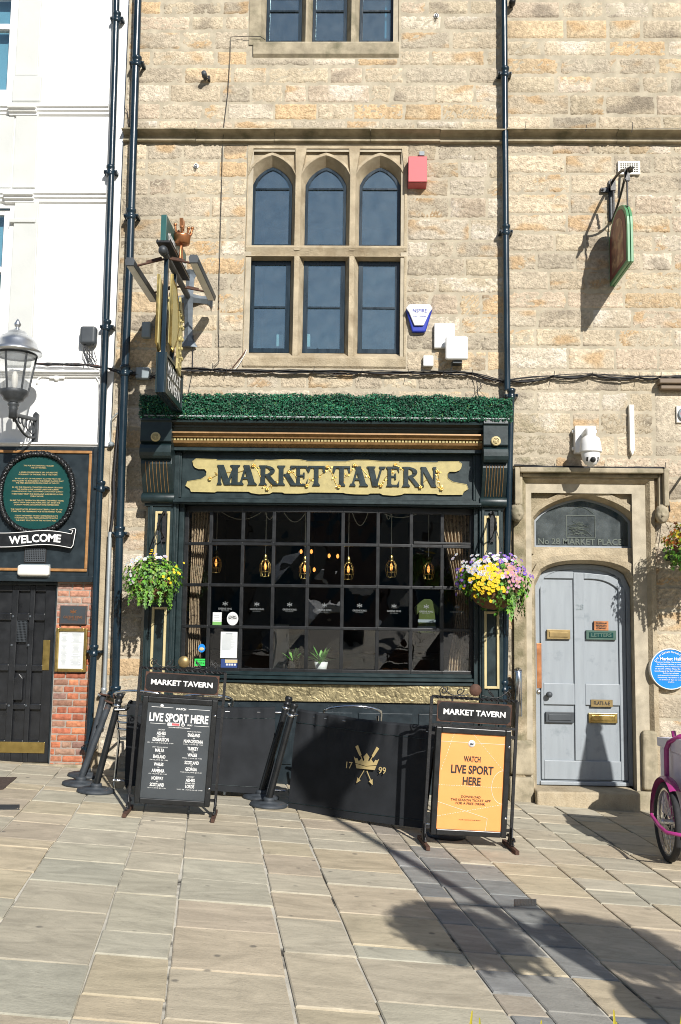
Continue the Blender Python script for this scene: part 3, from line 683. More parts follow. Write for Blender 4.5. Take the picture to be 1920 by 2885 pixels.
# ================================================================== SHOPFRONT
shop = thing('shopfront', 'dark green timber pub shopfront with gilt fascia lettering and a small paned bow window', 'shopfront', (-.4, -.1, 0))
ZG = -.25
def pil(a0, a1, b0, b1, ptop, pm0, pm1, pbot):
    x0, x1 = (X_(a0, 1500, -.16) + X_(b0, 1900, -.16)) / 2, (X_(a1, 1500, -.16) + X_(b1, 1900, -.16)) / 2
    zt = Z_(a0, 1412, -.2); xc = (x0 + x1) / 2; m = MB()
    m.box(x0, x1, -.15, .05, ZG, zt); m.box(x0 - .012, x1 + .012, -.185, .05, ZG, .32 + gz(xc, 0)); m.box(x0 + .02, x0 + .05, -.165, -.149, .35, zt); m.box(x1 - .05, x1 - .02, -.165, -.149, .35, zt)
    p = m.build('pilaster', MT['shop'], shop, .006)
    t = MB(); w_ = .072
    for z1, z0 in ((Z_(a0, ptop, -.16), Z_(a0, pm0, -.16)), (Z_(a0, pm1, -.16), Z_(a0, pbot, -.16))):
        o, s_ = w_, .024
        t.box(xc - o, xc - o + s_, -.175, -.149, z0, z1); t.box(xc + o - s_, xc + o, -.175, -.149, z0, z1)
        t.box(xc - o + s_, xc + o - s_, -.174, -.149, z1 - s_, z1); t.box(xc - o + s_, xc + o - s_, -.174, -.149, z0, z0 + s_)
    t.build('panel_moulding', MT['cream'], p, .004)
    return x0, x1
PL = pil(412, 500, 402, 489, 1440, 1680, 1709, 1958)
PR = pil(1352, 1420, 1352, 1418, 1453, 1690, 1722, 1940)
def console(x0, x1, zoff, rx, rz):
    zz = lambda p: Z_(900, p, -.36) + zoff
    pf = [(.0, zz(1180)), (-.43, zz(1180)), (-.44, zz(1192)), (-.42, zz(1196)), (-.42, zz(1250)), (-.40, zz(1254))]
    for k in range(9):
        a = math.pi * (.55 - k / 8 * 1.25); pf.append((-.385 - .055 * math.cos(a) * 1.0, zz(1277) + .075 * math.sin(a)))
    for k in range(1, 9):
        t = k / 8; pf.append((-.37 + .17 * t ** 1.35, zz(1300) + (zz(1392) - zz(1300)) * t))
    pf += [(.0, zz(1392))]
    m = MB(); fr = lambda a, b_, d: (d, a, b_); m.prism(pf, x0, x1, 0, None, fr)
    m.lathe([(.001, x0 - .012), (.05, x0 - .012), (.05, x1 + .012), (.001, x1 + .012)], (0, -.185, zz(1402)), 16, 0, None, 'x', True, False)
    m.box(x0 + .01, x1 - .01, -.17, .0, zz(1424), zz(1392))
    c = m.build('console', MT['shop'], shop, .004)
    g = MB()
    n = 7
    for i in range(n):
        xx = x0 + (x1 - x0) * (.16 + .68 * i / (n - 1)); pts = []
        for k in range(0, 9):
            t = .06 + .88 * k / 8; pts.append((xx, -.371 + .17 * t ** 1.35, zz(1300) + (zz(1392) - zz(1300)) * t))
        g.tube(pts, .0035, 5)
    g.build('gilt_fluting', MT['gilt'], c)
    r = MB()
    for ra, rb, h in ((.0, .012, .012), (.016, .024, .014), (.030, .045, .018)):
        r.lathe([(max(ra, .001), -h), (rb, -h), (rb, .004)], (rx, -.42, rz), 20, 0, None, 'y')
    r.lathe([(.001, -.006), (.047, -.006)], (rx, -.42, rz), 20, 0, None, 'y')
    r.build('roundel', MT['cream'], c)
CL0, CL1 = X_(396, 1250, -.4), X_(484, 1250, -.4); CR0, CR1 = X_(1362, 1280, -.4), X_(1432, 1280, -.4)
zo = Z_(440, 1231, -.42); zo2 = Z_(1396, 1243, -.42); zr = Z_(900, 1231, -.36)
console(CL0, CL1, 0, (CL0 + CL1) / 2, Z_(433, 1231, -.42)); console(CR0, CR1, -.005, (CR0 + CR1) / 2, Z_(1396, 1243, -.42))
fx0, fx1 = CL1 - .002, CR0 + .002
zc = lambda p: Z_(925, p, -.38)
m = MB()                                    # main cornice: lead top, ovolo, frieze
pf = [(.0, zc(1181)), (-.40, zc(1183)), (-.42, zc(1190)), (-.415, zc(1195)), (-.36, zc(1201)), (-.355, zc(1206)), (-.33, zc(1213)), (-.315, zc(1217)), (.0, zc(1217))]
m.loft([[(fx0, a, b_) for a, b_ in pf], [(fx1, a, b_) for a, b_ in pf]], False, 0, None, False)
m.build('cornice', MT['shop'], shop)
m = MB(); m.box(CL0 - .01, CR1 + .01, -.44, -.02, zc(1181) + .002, zc(1177)); m.build('flashing', MT['lead'], shop)
m = MB(); pf = [(-.2, zc(1218)), (-.372, zc(1219)), (-.375, zc(1223)), (-.34, zc(1229)), (-.335, zc(1233)), (-.30, zc(1234)), (-.30, zc(1241)), (-.325, zc(1242)), (-.315, zc(1248)), (-.27, zc(1256)), (-.2, zc(1257))]
m.loft([[(fx0, a, b_) for a, b_ in pf], [(fx1, a, b_) for a, b_ in pf]], False, 0, None, False)
dn = m.build('dentil_moulding', MT['gilt'], shop)
d = MB(); nd = 92
for i in range(nd):
    xx = fx0 + (fx1 - fx0) * (i + .5) / nd; d.box(xx - .011, xx + .011, -.318, -.296, zc(1241), zc(1234.5))
d.build('dentils', MT['goldpaint'], dn)['kind'] = 'stuff'
m = MB()                                    # fascia: sloping board in a frame
zf = lambda p: Z_(925, p, -.2)
m.box(fx0, fx1, -.262, .0, zf(1276), zf(1255)); m.box(fx0, fx1, -.215, .0, zf(1424), zf(1408)); m.box(fx0, fx1, -.235, -.0, zf(1420), zf(1414))
xs0, xs1 = X_(506, 1340, -.19), X_(1340, 1340, -.19)
m.box(fx0, xs0, -.20, .0, zf(1408), zf(1276)); m.box(xs1, fx1, -.20, .0, zf(1408), zf(1276))
for a in ((xs0, xs0 + .02), (xs1 - .02, xs1)): m.box(a[0], a[1], -.195, .0, zf(1406), zf(1278))
m.box(xs0 + .02, xs1 - .02, -.165, -.0, zf(1408), zf(1276)); m.box(xs0 + .02, xs1 - .02, -.185, -.02, zf(1407), zf(1403)); 
m.build('fascia', MT['shop'], shop, .003)
# gilt cartouche with scalloped outline
cx0, cx1, cz0, cz1 = RB(524, 1296, 1320, 1392, -.19)
half = [(.026, .80), (.022, .93), (.034, 1.0), (.105, .985), (.112, .955), (.24, .955), (.247, .985), (.30, .975), (.352, 1.01), (.40, 1.01), (.425, .975), (.432, .955), (.5, .955)]
ends = [(.5, .05), (.44, .05), (.432, .03), (.40, .01), (.352, .01), (.345, .04), (.31, .045), (.30, .0), (.262, -.02), (.235, .01), (.225, .05), (.112, .05), (.105, .02), (.02, .03), (.016, .12), (.0, .20), (.006, .33), (.03, .36), (.055, .40), (.072, .50), (.074, .62), (.066, .70), (.045, .70), (.032, .74)]
left = ends + half
pts = left + [(1 - u, v) for u, v in reversed(left[1:-1])]
poly = [(cx0 + u * (cx1 - cx0), cz0 + v * (cz1 - cz0)) for u, v in pts]
m = MB(); m.prism(poly[::-1], -.182, -.16); ct = m.build('cartouche', MT['goldpaint'], shop)
e = MB(); e.tube([(a, -.183, b_) for a, b_ in poly], .0035, 5, 0, None, False, True); e.build('gilt_edge', MT['goldpaint'], ct)
def SER(x0, x1, z, up, t=.09):               # bracketed slab serif
    xc = (x0 + x1) / 2; s = 1 if up else -1
    return [(x0, z), (x1, z), (x1, z + s * t * .5), (xc + (x1 - xc) * .62, z + s * t * 1.5), (xc + (x0 - xc) * .62, z + s * t * 1.5), (x0, z + s * t * .5)]
def stem(xc, w_=.24, z0=0, z1=1): return [[(xc - w_ / 2, z0), (xc + w_ / 2, z0), (xc + w_ / 2, z1), (xc - w_ / 2, z1)], SER(xc - w_ * .86, xc + w_ * .86, z0, True), SER(xc - w_ * .86, xc + w_ * .86, z1, False)]
def diag(xa, za, xb, zb, w_): return [[(xa - w_ / 2, za), (xa + w_ / 2, za), (xb + w_ / 2, zb), (xb - w_ / 2, zb)]]
def bowl(x0, zb, zt, wd, th):
    o, n = [], 10
    for k in range(n + 1):
        a = math.pi / 2 - math.pi * k / n; o.append((x0 + max(0, math.cos(a)) * wd, (zb + zt) / 2 + math.sin(a) * (zt - zb) / 2))
    i_ = []
    for k in range(n + 1):
        a = math.pi / 2 - math.pi * k / n; i_.append((x0 + max(0, math.cos(a)) * (wd - th), (zb + zt) / 2 + math.sin(a) * ((zt - zb) / 2 - .085)))
    return [[o[k], o[k + 1], i_[k + 1], i_[k]] for k in range(n)]
GL = {
 'M': stem(.13, .13) + diag(.17, 1, .52, .0, .30) + diag(.86, 1, .50, .0, .12) + stem(.86, .27),
 'A': diag(.17, 0, .46, 1, .11) + diag(.78, 0, .46, 1, .30) + [[(.28, .30), (.66, .30), (.64, .40), (.31, .40)], SER(.02, .34, 0, True), SER(.54, 1.0, 0, True)],
 'R': stem(.25) + bowl(.3, .46, 1.0, .56, .24) + diag(.92, 0, .48, .5, .26) + [SER(.74, 1.02, 0, True, .06)],
 'K': stem(.22) + diag(.42, .42, .86, 1, .11) + diag(.90, 0, .5, .58, .28) + [SER(.70, 1.0, 1, False), SER(.70, 1.04, 0, True)],
 'E': stem(.3) + [[(.3, .9), (.9, .9), (.9, 1), (.3, 1)], [(.3, 0), (.92, 0), (.92, .1), (.3, .1)], [(.3, .46), (.7, .46), (.7, .55), (.3, .55)], [(.86, 1), (.92, 1), (.94, .70), (.80, .9)], [(.8, .1), (.96, .34), (.94, 0), (.86, 0)], [(.64, .36), (.74, .36), (.74, .66), (.64, .66)]],
 'T': stem(.5) + [[(.04, .9), (.96, .9), (.96, 1), (.04, 1)], [(.02, .66), (.1, .66), (.2, .92), (.04, 1)], [(.98, .66), (.96, 1), (.8, .92), (.9, .66)]],
 'V': diag(.47, 0, .22, 1, .30) + diag(.5, 0, .80, 1, .11) + [SER(.0, .46, 1, False), SER(.66, 1.0, 1, False)],
 'N': stem(.14, .12) + diag(.84, 0, .2, 1, .30) + stem(.86, .12),
}
adv = [('M', 330, 415), ('A', 411, 492), ('R', 496, 574), ('K', 572, 648), ('E', 640, 698), ('T', 694, 766), ('T', 795, 868), ('A', 862, 938), ('V', 932, 1008), ('E', 1006, 1066), ('R', 1072, 1146), ('N', 1146, 1214)]
lz0, lz1 = RB(611, 1313, 1232, 1369, -.19)[2:]
m = MB(); k = 0
for ch, a, b_ in adv:
    xa, xb = X_(380 + a * .7015, 1340, -.19), X_(380 + b_ * .7015, 1340, -.19)
    for pl in GL[ch]:
        k += 1; yy = -.194 - (k % 7) * .0012
        pp = [(xa + u * (xb - xa), lz0 + v * (lz1 - lz0)) for u, v in pl]
        ar = sum(pp[i][0] * pp[(i + 1) % len(pp)][1] - pp[(i + 1) % len(pp)][0] * pp[i][1] for i in range(len(pp)))
        m.prism(pp if ar > 0 else pp[::-1], yy, -.178)
m.build('lettering', MT['shop'], ct)
m = MB(); rg = random.Random(4)             # gilded vine with leaves and five-petalled flowers
def flower(m, x, z, s):
    for k in range(5):
        a = k * 2 * math.pi / 5 + .3; m.sphere((x + math.cos(a) * s * .62, -.203, z + math.sin(a) * s * .62), s * .46, 8, 0, None, (1, .4, 1))
    m.sphere((x, -.208, z), s * .28, 6, 0, None, (1, .6, 1))
FL = [(302, 383), (477, 330), (533, 424), (620, 356), (692, 411), (775, 335), (820, 415), (883, 328), (990, 410), (1048, 327), (1148, 417), (1215, 353), (1233, 424)]
pv = None
for i, (a, b_) in enumerate(FL):
    p = F(380 + a * .7015, 1080 + b_ * .7015, -.20); flower(m, p.x, p.z, .019)
    if pv is not None:
        pts = []
        for q in range(7):
            t = q / 6; pts.append((pv.x + (p.x - pv.x) * t, -.186, pv.z + (p.z - pv.z) * t + math.sin(t * math.pi * 2) * .022))
        m.tube(pts, .003, 5)
        for q in (1, 3, 5):
            c = Vector(pts[q]); a2 = rg.uniform(0, 6.3)
            for sgn in (-1, 1):
                d_ = Vector((math.cos(a2 + sgn * .9), 0, math.sin(a2 + sgn * .9))); m.loft([[c + d_ * .004, c + d_ * .004], [c + d_ * .018 + Vector((-d_.z, -.3, d_.x)) * .009, c + d_ * .018 - Vector((-d_.z, .3, d_.x)) * .009], [c + d_ * .04, c + d_ * .04]], False, 0, None, False)
    pv = p
m.build('floral_relief', MT['goldleaf'], ct)

# bow window
WX0, WX1 = X_(520, 1650, -.02), X_(1332, 1660, -.02)
def wy(x):
    u = (x - (WX0 + WX1) / 2) / ((WX1 - WX0) / 2); return -.02 - .10 * max(0, 1 - u * u)
mull = [518, 590, 682, 770, 867, 965, 1064, 1158, 1246, 1331]
MX = [X_(p, 1660, -.08) for p in mull]; MX[0] = WX0; MX[-1] = WX1
def rowz(pxs): return pxs
zb_ = [Z_(925, q, -.1) for q in (1428, 1535, 1652, 1770, 1893)]
m = MB()
for i, x in enumerate(MX):
    y = wy(x); wd = .03 if i in (0, 9) else .017
    m.box(x - wd, x + wd, y - .022, y + .03, zb_[4], zb_[0])
for i in range(9):
    a, b_ = MX[i], MX[i + 1]
    for k, z in enumerate(zb_):
        if k == 0: m.bar((a, wy(a), z - .03), (b_, wy(b_), z - .03), .05, .06)
        else: m.bar((a, wy(a), z), (b_, wy(b_), z), .05, .03 if k < 4 else .05)
# opening top lights have their own frames
for i in (1, 3, 5, 7):
    if i + 1 < 9 and i != 9:
        a, b_ = MX[i], MX[min(i + (2 if i in (1, 7) else 2), 9)]
        if i in (1, 7): m.bar((a + .02, wy(a) - .02, zb_[1] + .03), (b_ - .02, wy(b_) - .02, zb_[1] + .03), .03, .024)
win = m.build('window', MT['shopblack'], shop, .004)
m = MB()
for i in range(9):
    a, b_ = MX[i], MX[i + 1]
    for k in range(4):
        t = .004 * math.sin(i * 3.1 + k * 5.7); t2 = .004 * math.cos(i * 1.7 + k * 2.3)
        if k == 3 and i > 2: t, t2 = t + .012, t2 - .012      # old panes lean in their putty
        m.add([(a + .01, wy(a) + t, zb_[k + 1] + .01), (b_ - .01, wy(b_) - t2, zb_[k + 1] + .01), (b_ - .01, wy(b_) + t2, zb_[k] - .01), (a + .01, wy(a) - t, zb_[k] - .01)], [(0, 1, 2, 3)])
m.build('pane', MT['glass'], win)
m = MB()                                    # etched emblems, one per pane of the third row
for i in range(1, 9):
    xa = (MX[i] + MX[i + 1]) / 2; y = (wy(MX[i]) + wy(MX[i + 1])) / 2 - .006; z = Z_(925, 1719, -.1); fm = frame((xa, y, z), (1, 0, 0), (0, 0, 1), (0, -1, 0))
    put_text(m, 'GREENE KING', fm, w=.135, h=.018, bold=.02); put_text(m, 'BURY ST EDMUNDS', frame((xa, y, z - .02), (1, 0, 0), (0, 0, 1), (0, -1, 0)), w=.075, h=.008)
    for q in range(6):
        a2 = q * math.pi / 3 + .5; m.bar((xa + .012 * math.cos(a2), y, z + .048 + .012 * math.sin(a2)), (xa + .028 * math.cos(a2), y, z + .048 + .022 * math.sin(a2)), .007, .002, (0, 1, 0))
    m.prism([(xa - .018, z + .04), (xa + .018, z + .04), (xa + .022, z + .058), (xa + .01, z + .05), (xa, z + .06), (xa - .01, z + .05), (xa - .022, z + .058)], y - .001, y)
m.build('etched_emblem', MT['etch'], win)
m = MB()                                    # reveals at the ends and the soffit
m.box(PL[1], WX0 - .03, -.02, .30, zb_[4] - .1, zb_[0] + .08); m.box(WX1 + .03, PR[0], -.02, .30, zb_[4] - .1, zb_[0] + .08)
m.box(PL[1] + .002, PL[1] + .05, -.11, -.021, ZG, zb_[0] + .08); m.box(PR[0] - .05, PR[0] - .002, -.11, -.021, ZG, zb_[0] + .08)
m.box(WX0 - .03, WX1 + .03, -.03, .3, zb_[0] - .002, zb_[0] + .09)
m.build('window_reveal', MT['shop'], shop, .004)
m = MB(); n = 14                            # bowed sill with two mouldings
def bow(off, x0, x1): return [(x0 + (x1 - x0) * i / n, wy(x0 + (x1 - x0) * i / n) - off) for i in range(n + 1)]
sx0, sx1 = WX0 - .03, WX1 + .0
for z1, z0, o1 in ((zb_[4] - .005, Z_(925, 1906, -.16), .045), (Z_(925, 1906.5, -.16), Z_(925, 1917, -.18), .085), (Z_(925, 1917.5, -.16), Z_(925, 1928, -.16), .06)):
    a = bow(o1, sx0, sx1); rings = [[(p[0], .1, z1) for p in a], [(p[0], p[1] + .01, z1) for p in a], [(p[0], p[1], z1 - .008) for p in a], [(p[0], p[1], z0 + .004) for p in a], [(p[0], p[1] + .01, z0) for p in a], [(p[0], .1, z0) for p in a]]
    m.loft(rings, False, 0, None, False)
    for e_ in (0, -1): m.add([r_[e_] for r_ in rings], [tuple(range(6))])
m.build('sill', MT['shop'], shop)
m = MB(); zg1, zg0 = Z_(925, 1928, -.12), Z_(925, 1977, -.12)
gxs = [PL[1] + .002, PL[1] + .5, X_(912, 1950, -.12), X_(1200, 1950, -.12), PR[0] - .002]
for a, b_ in zip(gxs, gxs[1:]): m.box(a + .001, b_ - .001, -.125, -.03, zg0, zg1 - .003)
def hammered():
    mt = mat('hammered_brass_band', (.34, .285, .16), .48, .8, var=.5, scale=18); nt = mt.node_tree; b = nt.nodes['Principled BSDF']; L = nt.links
    for l in list(b.inputs['Roughness'].links): L.remove(l)
    b.inputs['Roughness'].default_value = .46
    tc = N(nt, 'ShaderNodeTexCoord'); v = N(nt, 'ShaderNodeTexNoise'); v.inputs['Scale'].default_value = 16; v.inputs['Detail'].default_value = 2.5; v.inputs['Distortion'].default_value = 1.5; L.new(tc.outputs['Object'], v.inputs['Vector'])
    bp = N(nt, 'ShaderNodeBump'); bp.inputs['Strength'].default_value = .3; bp.inputs['Distance'].default_value = .03; L.new(v.outputs[0], bp.inputs['Height']); L.new(bp.outputs[0], b.inputs['Normal']); return mt
MT['hammered'] = hammered()
m.build('brass_band', MT['hammered'], shop)
m = MB(); m.box(PL[1] + .002, PR[0] - .002, -.10, .05, ZG, zg0 - .002)
xa = PL[1] + .03
for i in range(5):
    xb = xa + (PR[0] - PL[1] - .06) / 5; m.box(xa + .03, xb - .03, -.112, -.099, .16 + gz(xa, 0), zg0 - .10); xa = xb
m.build('stall_riser', MT['tealgrey'], shop, .006)
# the bar room behind the glass
rm = room(shop, PL[1] - .2, PR[0] + .2, .31, 4.6, ZG + .1, zb_[0] + .35, MT['interior'], 'bar_room')
m = MB(); m.box(PL[1] + .05, PR[0] - .05, .02, .45, zb_[4] - .06, zb_[4] - .012); m.build('window_board', MT['wood'], shop, .004)
fm_ = MB(); r = RB(793, 1788, 808, 1890, .9); 
for X0, X1 in ((X_(775, 1830, 2.5), X_(805, 1830, 2.5)),): fm_.box(X0 - .04, X1 + .04, 2.46, 2.5, 1.0, 1.55)
fm_.build('picture_frame', MT['offwhite'], shop)
m = MB(); m.box(-2.0, 1.2, 3.2, 3.8, ZG + .12, 1.15); m.box(-2.05, 1.25, 3.15, 3.85, 1.15, 1.2); m.build('bar_counter', MT['interior'], shop, .01)

# ================================================================== DOORWAY OF THE HALL
YD = .2
zd0 = Z_(1640, 2211, YD)                    # threshold
zsp_f, zap_f, zb_f = Z_(1642, 1466, .1), Z_(1642, 1402, .1), Z_(1642, 1543, .1)
fx_0, fx_1 = X_(1506, 1500, .12), X_(1780, 1500, .12)
dx_0, dx_1 = (X_(1508, 1750, .15) + X_(1510, 2150, .15)) / 2, (X_(1778, 1750, .15) + X_(1787, 2150, .15)) / 2
zsp_d, zap_d = Z_(1642, 1652, .15), Z_(1642, 1588, .15)
ztm = Z_(1642, 1562, .04)
O = (DS[0], DS[1]); ZTOP = DS[3]
R1 = (X_(1474, 1700), X_(1834, 1700), Z_(1660, 1353)); R2 = (X_(1496, 1700, .03), X_(1808, 1700, .03), Z_(1650, 1380, .03))
pfan = arch_profile(fx_0, fx_1, zb_f, zsp_f, zap_f, 12); pdoor = arch_profile(dx_0, dx_1, ZG - .1, zsp_d, zap_d, 12, 2.6, .45, .03)
m = MB()
def nest(prof, zb0, ztop, r1t, r2t, flat):
    cut = lambda L_: [(x, max(z, zb0)) for x, z in L_[:1]] and [(L_[0][0], zb0)] + [(x, max(z, zb0)) for x, z in L_[1:-1]] + [(L_[-1][0], zb0)]
    o_, i_ = cut(inset(prof, .07, .085)), cut(inset(prof, .028, .03)); pr = cut(prof); n = len(o_); J = (0, 1, n - 2, n - 1)
    rr = lambda X0, X1, zt: rectmap(o_, X0, X1, zb0, zt)
    ay = lambda L_, y: [(x, y if (q in J or not flat) else .07, z) for q, (x, z) in enumerate(L_)]
    rings = [ay(rr(*O, ztop), .02), ay(rr(*O, ztop), -.05), ay(rr(R1[0], R1[1], r1t), -.05), ay(rr(R2[0], R2[1], r2t), .07), at(o_, .07), at(o_, .022), at(i_, .03), at(pr, .11), at(pr, .30)]
    m.loft(rings, False, 0, None, False)
nest(pfan, ztm, ZTOP, R1[2], R2[2], False)
nest(pdoor, ZG - .1, ztm, ztm, ztm, True)
m.box(fx_0 - .1, fx_1 + .1, .075, .32, Z_(1642, 1578, .06), zb_f)          # transom
m.build('door_surround', MT['damp'], hall)
m = MB()                                    # label mould over the door, returned down the sides
lx0, lx1, lzt, lzb = X_(1449, 1400, -.09), X_(1882, 1400, -.09), Z_(1660, 1320, -.09), Z_(1660, 1425, -.09)
for (o, i_, y0, y1) in ((0, .05, -.15, .0), (.05, .085, -.085, .0)):
    m.box(lx0 + o, lx0 + i_, y0, y1, lzb, lzt - o); m.box(lx1 - i_, lx1 - o, y0, y1, lzb, lzt - o); m.box(lx0 + i_, lx1 - i_, y0, y1, lzt - i_, lzt - o)
m.build('hood_mould', MT['dressed_old'], hall, .012)
def head_mesh(o, s, turn=0):
    m = MB(); rings = []; n, k = 30, 22
    for i in range(k + 1):
        th = math.pi * i / k; ring = []
        for j in range(n):
            ph = 2 * math.pi * j / n
            dx, dy, dz = math.sin(th) * math.sin(ph), -math.sin(th) * math.cos(ph), math.cos(th)
            r = 1.0; a = math.atan2(dx, -dy); v = dz; g = lambda a0, v0, sa, sv: math.exp(-((a - a0) / sa) ** 2 - ((v - v0) / sv) ** 2)
            if abs(a) < 1.6:
                r += .32 * g(0, -.12, .16, .12) + .12 * g(0, .05, .12, .16) + .07 * (g(.38, .26, .3, .07) + g(-.38, .26, .3, .07)) - .24 * (g(.36, .10, .18, .09) + g(-.36, .10, .18, .09))
                r += .06 * (g(.36, .09, .10, .05) + g(-.36, .09, .10, .05)) + .09 * g(0, -.37, .24, .05) - .06 * g(0, -.44, .26, .03) + .08 * g(0, -.50, .2, .05) + .16 * g(0, -.74, .32, .14) + .06 * (g(.7, -.15, .25, .2) + g(-.7, -.15, .25, .2))
            r += .10 * sst(.42, .62, v) + (.07 * math.sin(a * 9) * math.sin(v * 14) if v > .42 or (abs(a) > 1.15 and v > -.3) else 0)
            p = Vector((dx * .78, dy * .82, dz * 1.05)) * r * s; c_, s_ = math.cos(turn), math.sin(turn)
            ring.append(Vector(o) + Vector((p.x * c_ - p.y * s_, p.x * s_ + p.y * c_, p.z)))
        rings.append(ring)
    m.loft(rings); return m
head_mesh(F(1457, 1446, -.10), .083, .25).build('corbel_head', MT['dressed_old'], hall)
head_mesh(F(1866, 1450, -.10), .083, -.15).build('corbel_head', MT['dressed_old'], hall)
# fanlight
m = MB(); inn = inset(pfan, -.022, -.022); m.loft([at(pfan, .19), at(pfan, .16), at(inn, .158), at(inn, .19)], False, 0, None, False); m.box(fx_0, fx_1, .159, .19, zb_f, zb_f + .022)
fan = m.build('fanlight', MT['door'], hall)
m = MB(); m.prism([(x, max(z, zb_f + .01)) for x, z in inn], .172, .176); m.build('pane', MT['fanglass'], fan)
m = MB(); fm = frame(F(1640, 1526, .168), (1, 0, 0), (0, 0, 1), (0, -1, 0)); fm.translation.x = (X_(1517, 1526, .168) + X_(1753, 1526, .168)) / 2
put_text(m, 'No 28 MARKET PLACE', fm, w=X_(1753, 1526, .168) - X_(1517, 1526, .168), h=.062, bold=.015)
q0, q1, q2, q3 = RB(1596, 1452, 1678, 1516, .168)
for a in ((q0, q1, q2, q2 + .006), (q0, q1, q3 - .006, q3), (q0, q0 + .006, q2 + .006, q3 - .006), (q1 - .006, q1, q2 + .006, q3 - .006)): m.box(a[0], a[1], .166, .169, a[2], a[3])
xc = (q0 + q1) / 2; rg = random.Random(9)
for k in range(9): m.tube([(q0 + .02 + rg.random() * (q1 - q0 - .04) * .9 + .015 * math.sin(t * 1.3 + k), .167, q2 + .02 + rg.random() * .03 + (q3 - q2) * .65 * t / 5) for t in range(5)], .0022, 4)
m.tube([(xc - .13 + .26 * t / 10, .167, q3 + .015 + .07 * math.sin(math.pi * t / 10)) for t in range(11)], .0022, 4)
m.build('etched_lettering', mat('faint_etching', (.10, .12, .10), .6, var=.2), fan)
room(hall, fx_0 - .1, fx_1 + .1, .32, 2.5, zb_f - .05, ZTOP, MT['bluedark'])
# door leaf
m = MB(); dl0, dl1 = dx_0 + .004, dx_1 - .004; leaf = [(x, z) for x, z in arch_profile(dl0, dl1, zd0, zsp_d - .01, zap_d - .006, 12, 2.6, .45, .03)]
fw = .05; frm = [(x, z) for x, z in arch_profile(dl0, dl1 - .0, zd0, zsp_d, zap_d, 12, 2.6, .45, .03)]
m.prism(leaf[::-1], YD, YD + .05)
inn = inset(leaf, -.04, -.04)
m.loft([at(leaf, YD - .001), at(leaf, YD - .03), at(inn, YD - .03), at(inn, YD - .001)], False, 0, None, False)
door = m.build('door', MT['door'], hall)
ux = lambda p: X_(p, 1900, YD); uz = lambda p: Z_(1642, p, YD)
pn = MB()                                   # stiles and rails standing proud of the panels
ztp = uz(1628); zr0, zr1 = uz(1926), uz(1986); zb0, zb1 = uz(2143), uz(2196)
def arch_rail():
    pass
st = [(ux(1512), ux(1531)), (ux(1618), ux(1648)), (ux(1745), ux(1774))]
pn.box(st[0][0] + .04, st[0][1], YD - .022, YD, zd0 + .05, ztp - .02); pn.box(st[1][0], st[1][1], YD - .022, YD, zb0, ztp + .05); pn.box(st[2][0], st[2][1] - .035, YD - .022, YD, zd0 + .05, uz(1652))
pn.box(st[0][1], st[1][0], YD - .0215, YD, zr1, zr0); pn.box(st[1][1], st[2][0], YD - .0215, YD, zr1, zr0)
pn.box(st[0][1], st[2][0], YD - .0215, YD, zd0 + .05, zb0)
tp = [(st[0][1], ztp)] + [(st[0][1] + (st[1][0] - st[0][1]) * t, ztp) for t in (.5, 1)]
pn.box(st[0][1], st[1][0], YD - .0215, YD, ztp - .01, ztp + .06)
a0, a1 = st[1][1], st[2][0]
arcp = [(a0 + (a1 - a0) * t, ztp - .01 - .10 * t ** 3.2) for t in [k / 8 for k in range(9)]]
pn.prism(([(a0, ztp + .05)] + arcp + [(a1 + .0, ztp + .02)]), YD - .0215, YD)
pn.box(dl0 + .04, dl1 - .04, YD - .05, YD, zd0, zd0 + .035)
pn.build('panelling', MT['door'], door, .006)
def letterbox(x0, y0, x1, y1, m1, m2, txt=None):
    r = RB(x0, y0, x1, y1, YD - .02); m = MB(); m.box(r[0], r[1], YD - .03, YD - .005, r[2], r[3])
    w_, h_ = r[1] - r[0], r[3] - r[2]
    m.box(r[0] + .1 * w_, r[1] - .1 * w_, YD - .037, YD - .028, r[2] + .22 * h_, r[3] - .22 * h_, 1)
    if txt: put_text(m, txt, frame(((r[0] + r[1]) / 2, YD - .037, (r[2] + r[3]) / 2), (1, 0, 0), (0, 0, 1), (0, -1, 0)), w=w_ * .68, h=h_ * .42, mi=0, bold=.03)
    m.build('letter_box', [m1, m2], door, .004)
letterbox(1541, 1774, 1607, 1801, MT['brassold'], MT['brassold']); letterbox(1652, 1776, 1736, 1802, MT['patina'], MT['panelgreen'], 'LETTERS')
letterbox(1538, 2006, 1617, 2036, MT['greyplastic'], MT['greyplastic']); letterbox(1659, 2009, 1740, 2037, MT['brass'], MT['brass'])
def plate(x0, y0, x1, y1, m1, lines, name='name_plate'):
    r = RB(x0, y0, x1, y1, YD - .02); m = MB(); m.box(r[0], r[1], YD - .0335, YD - .005, r[2], r[3]); n = len(lines); hh_ = (r[3] - r[2]) * .82 / max(n, 1)
    for i, t in enumerate(lines):
        put_text(m, t, frame(((r[0] + r[1]) / 2, YD - .0345, r[3] - (r[3] - r[2]) * .09 - hh_ * (i + .5)), (1, 0, 0), (0, 0, 1), (0, -1, 0)), w=(r[1] - r[0]) * .74, h=hh_ * .66, mi=1, bold=.02)
    return m.build(name, [m1, MT['ink']], door, .002)
plate(1674, 1750, 1714, 1776, MT['copper'], ['DURHAM', 'MARKETS', 'COMPANY']); plate(1665, 1971, 1726, 1991, MT['brassold'], ['FLATS A-E'])
plate(1512, 1812, 1526, 1939, MT['copper'], [], 'push_plate')
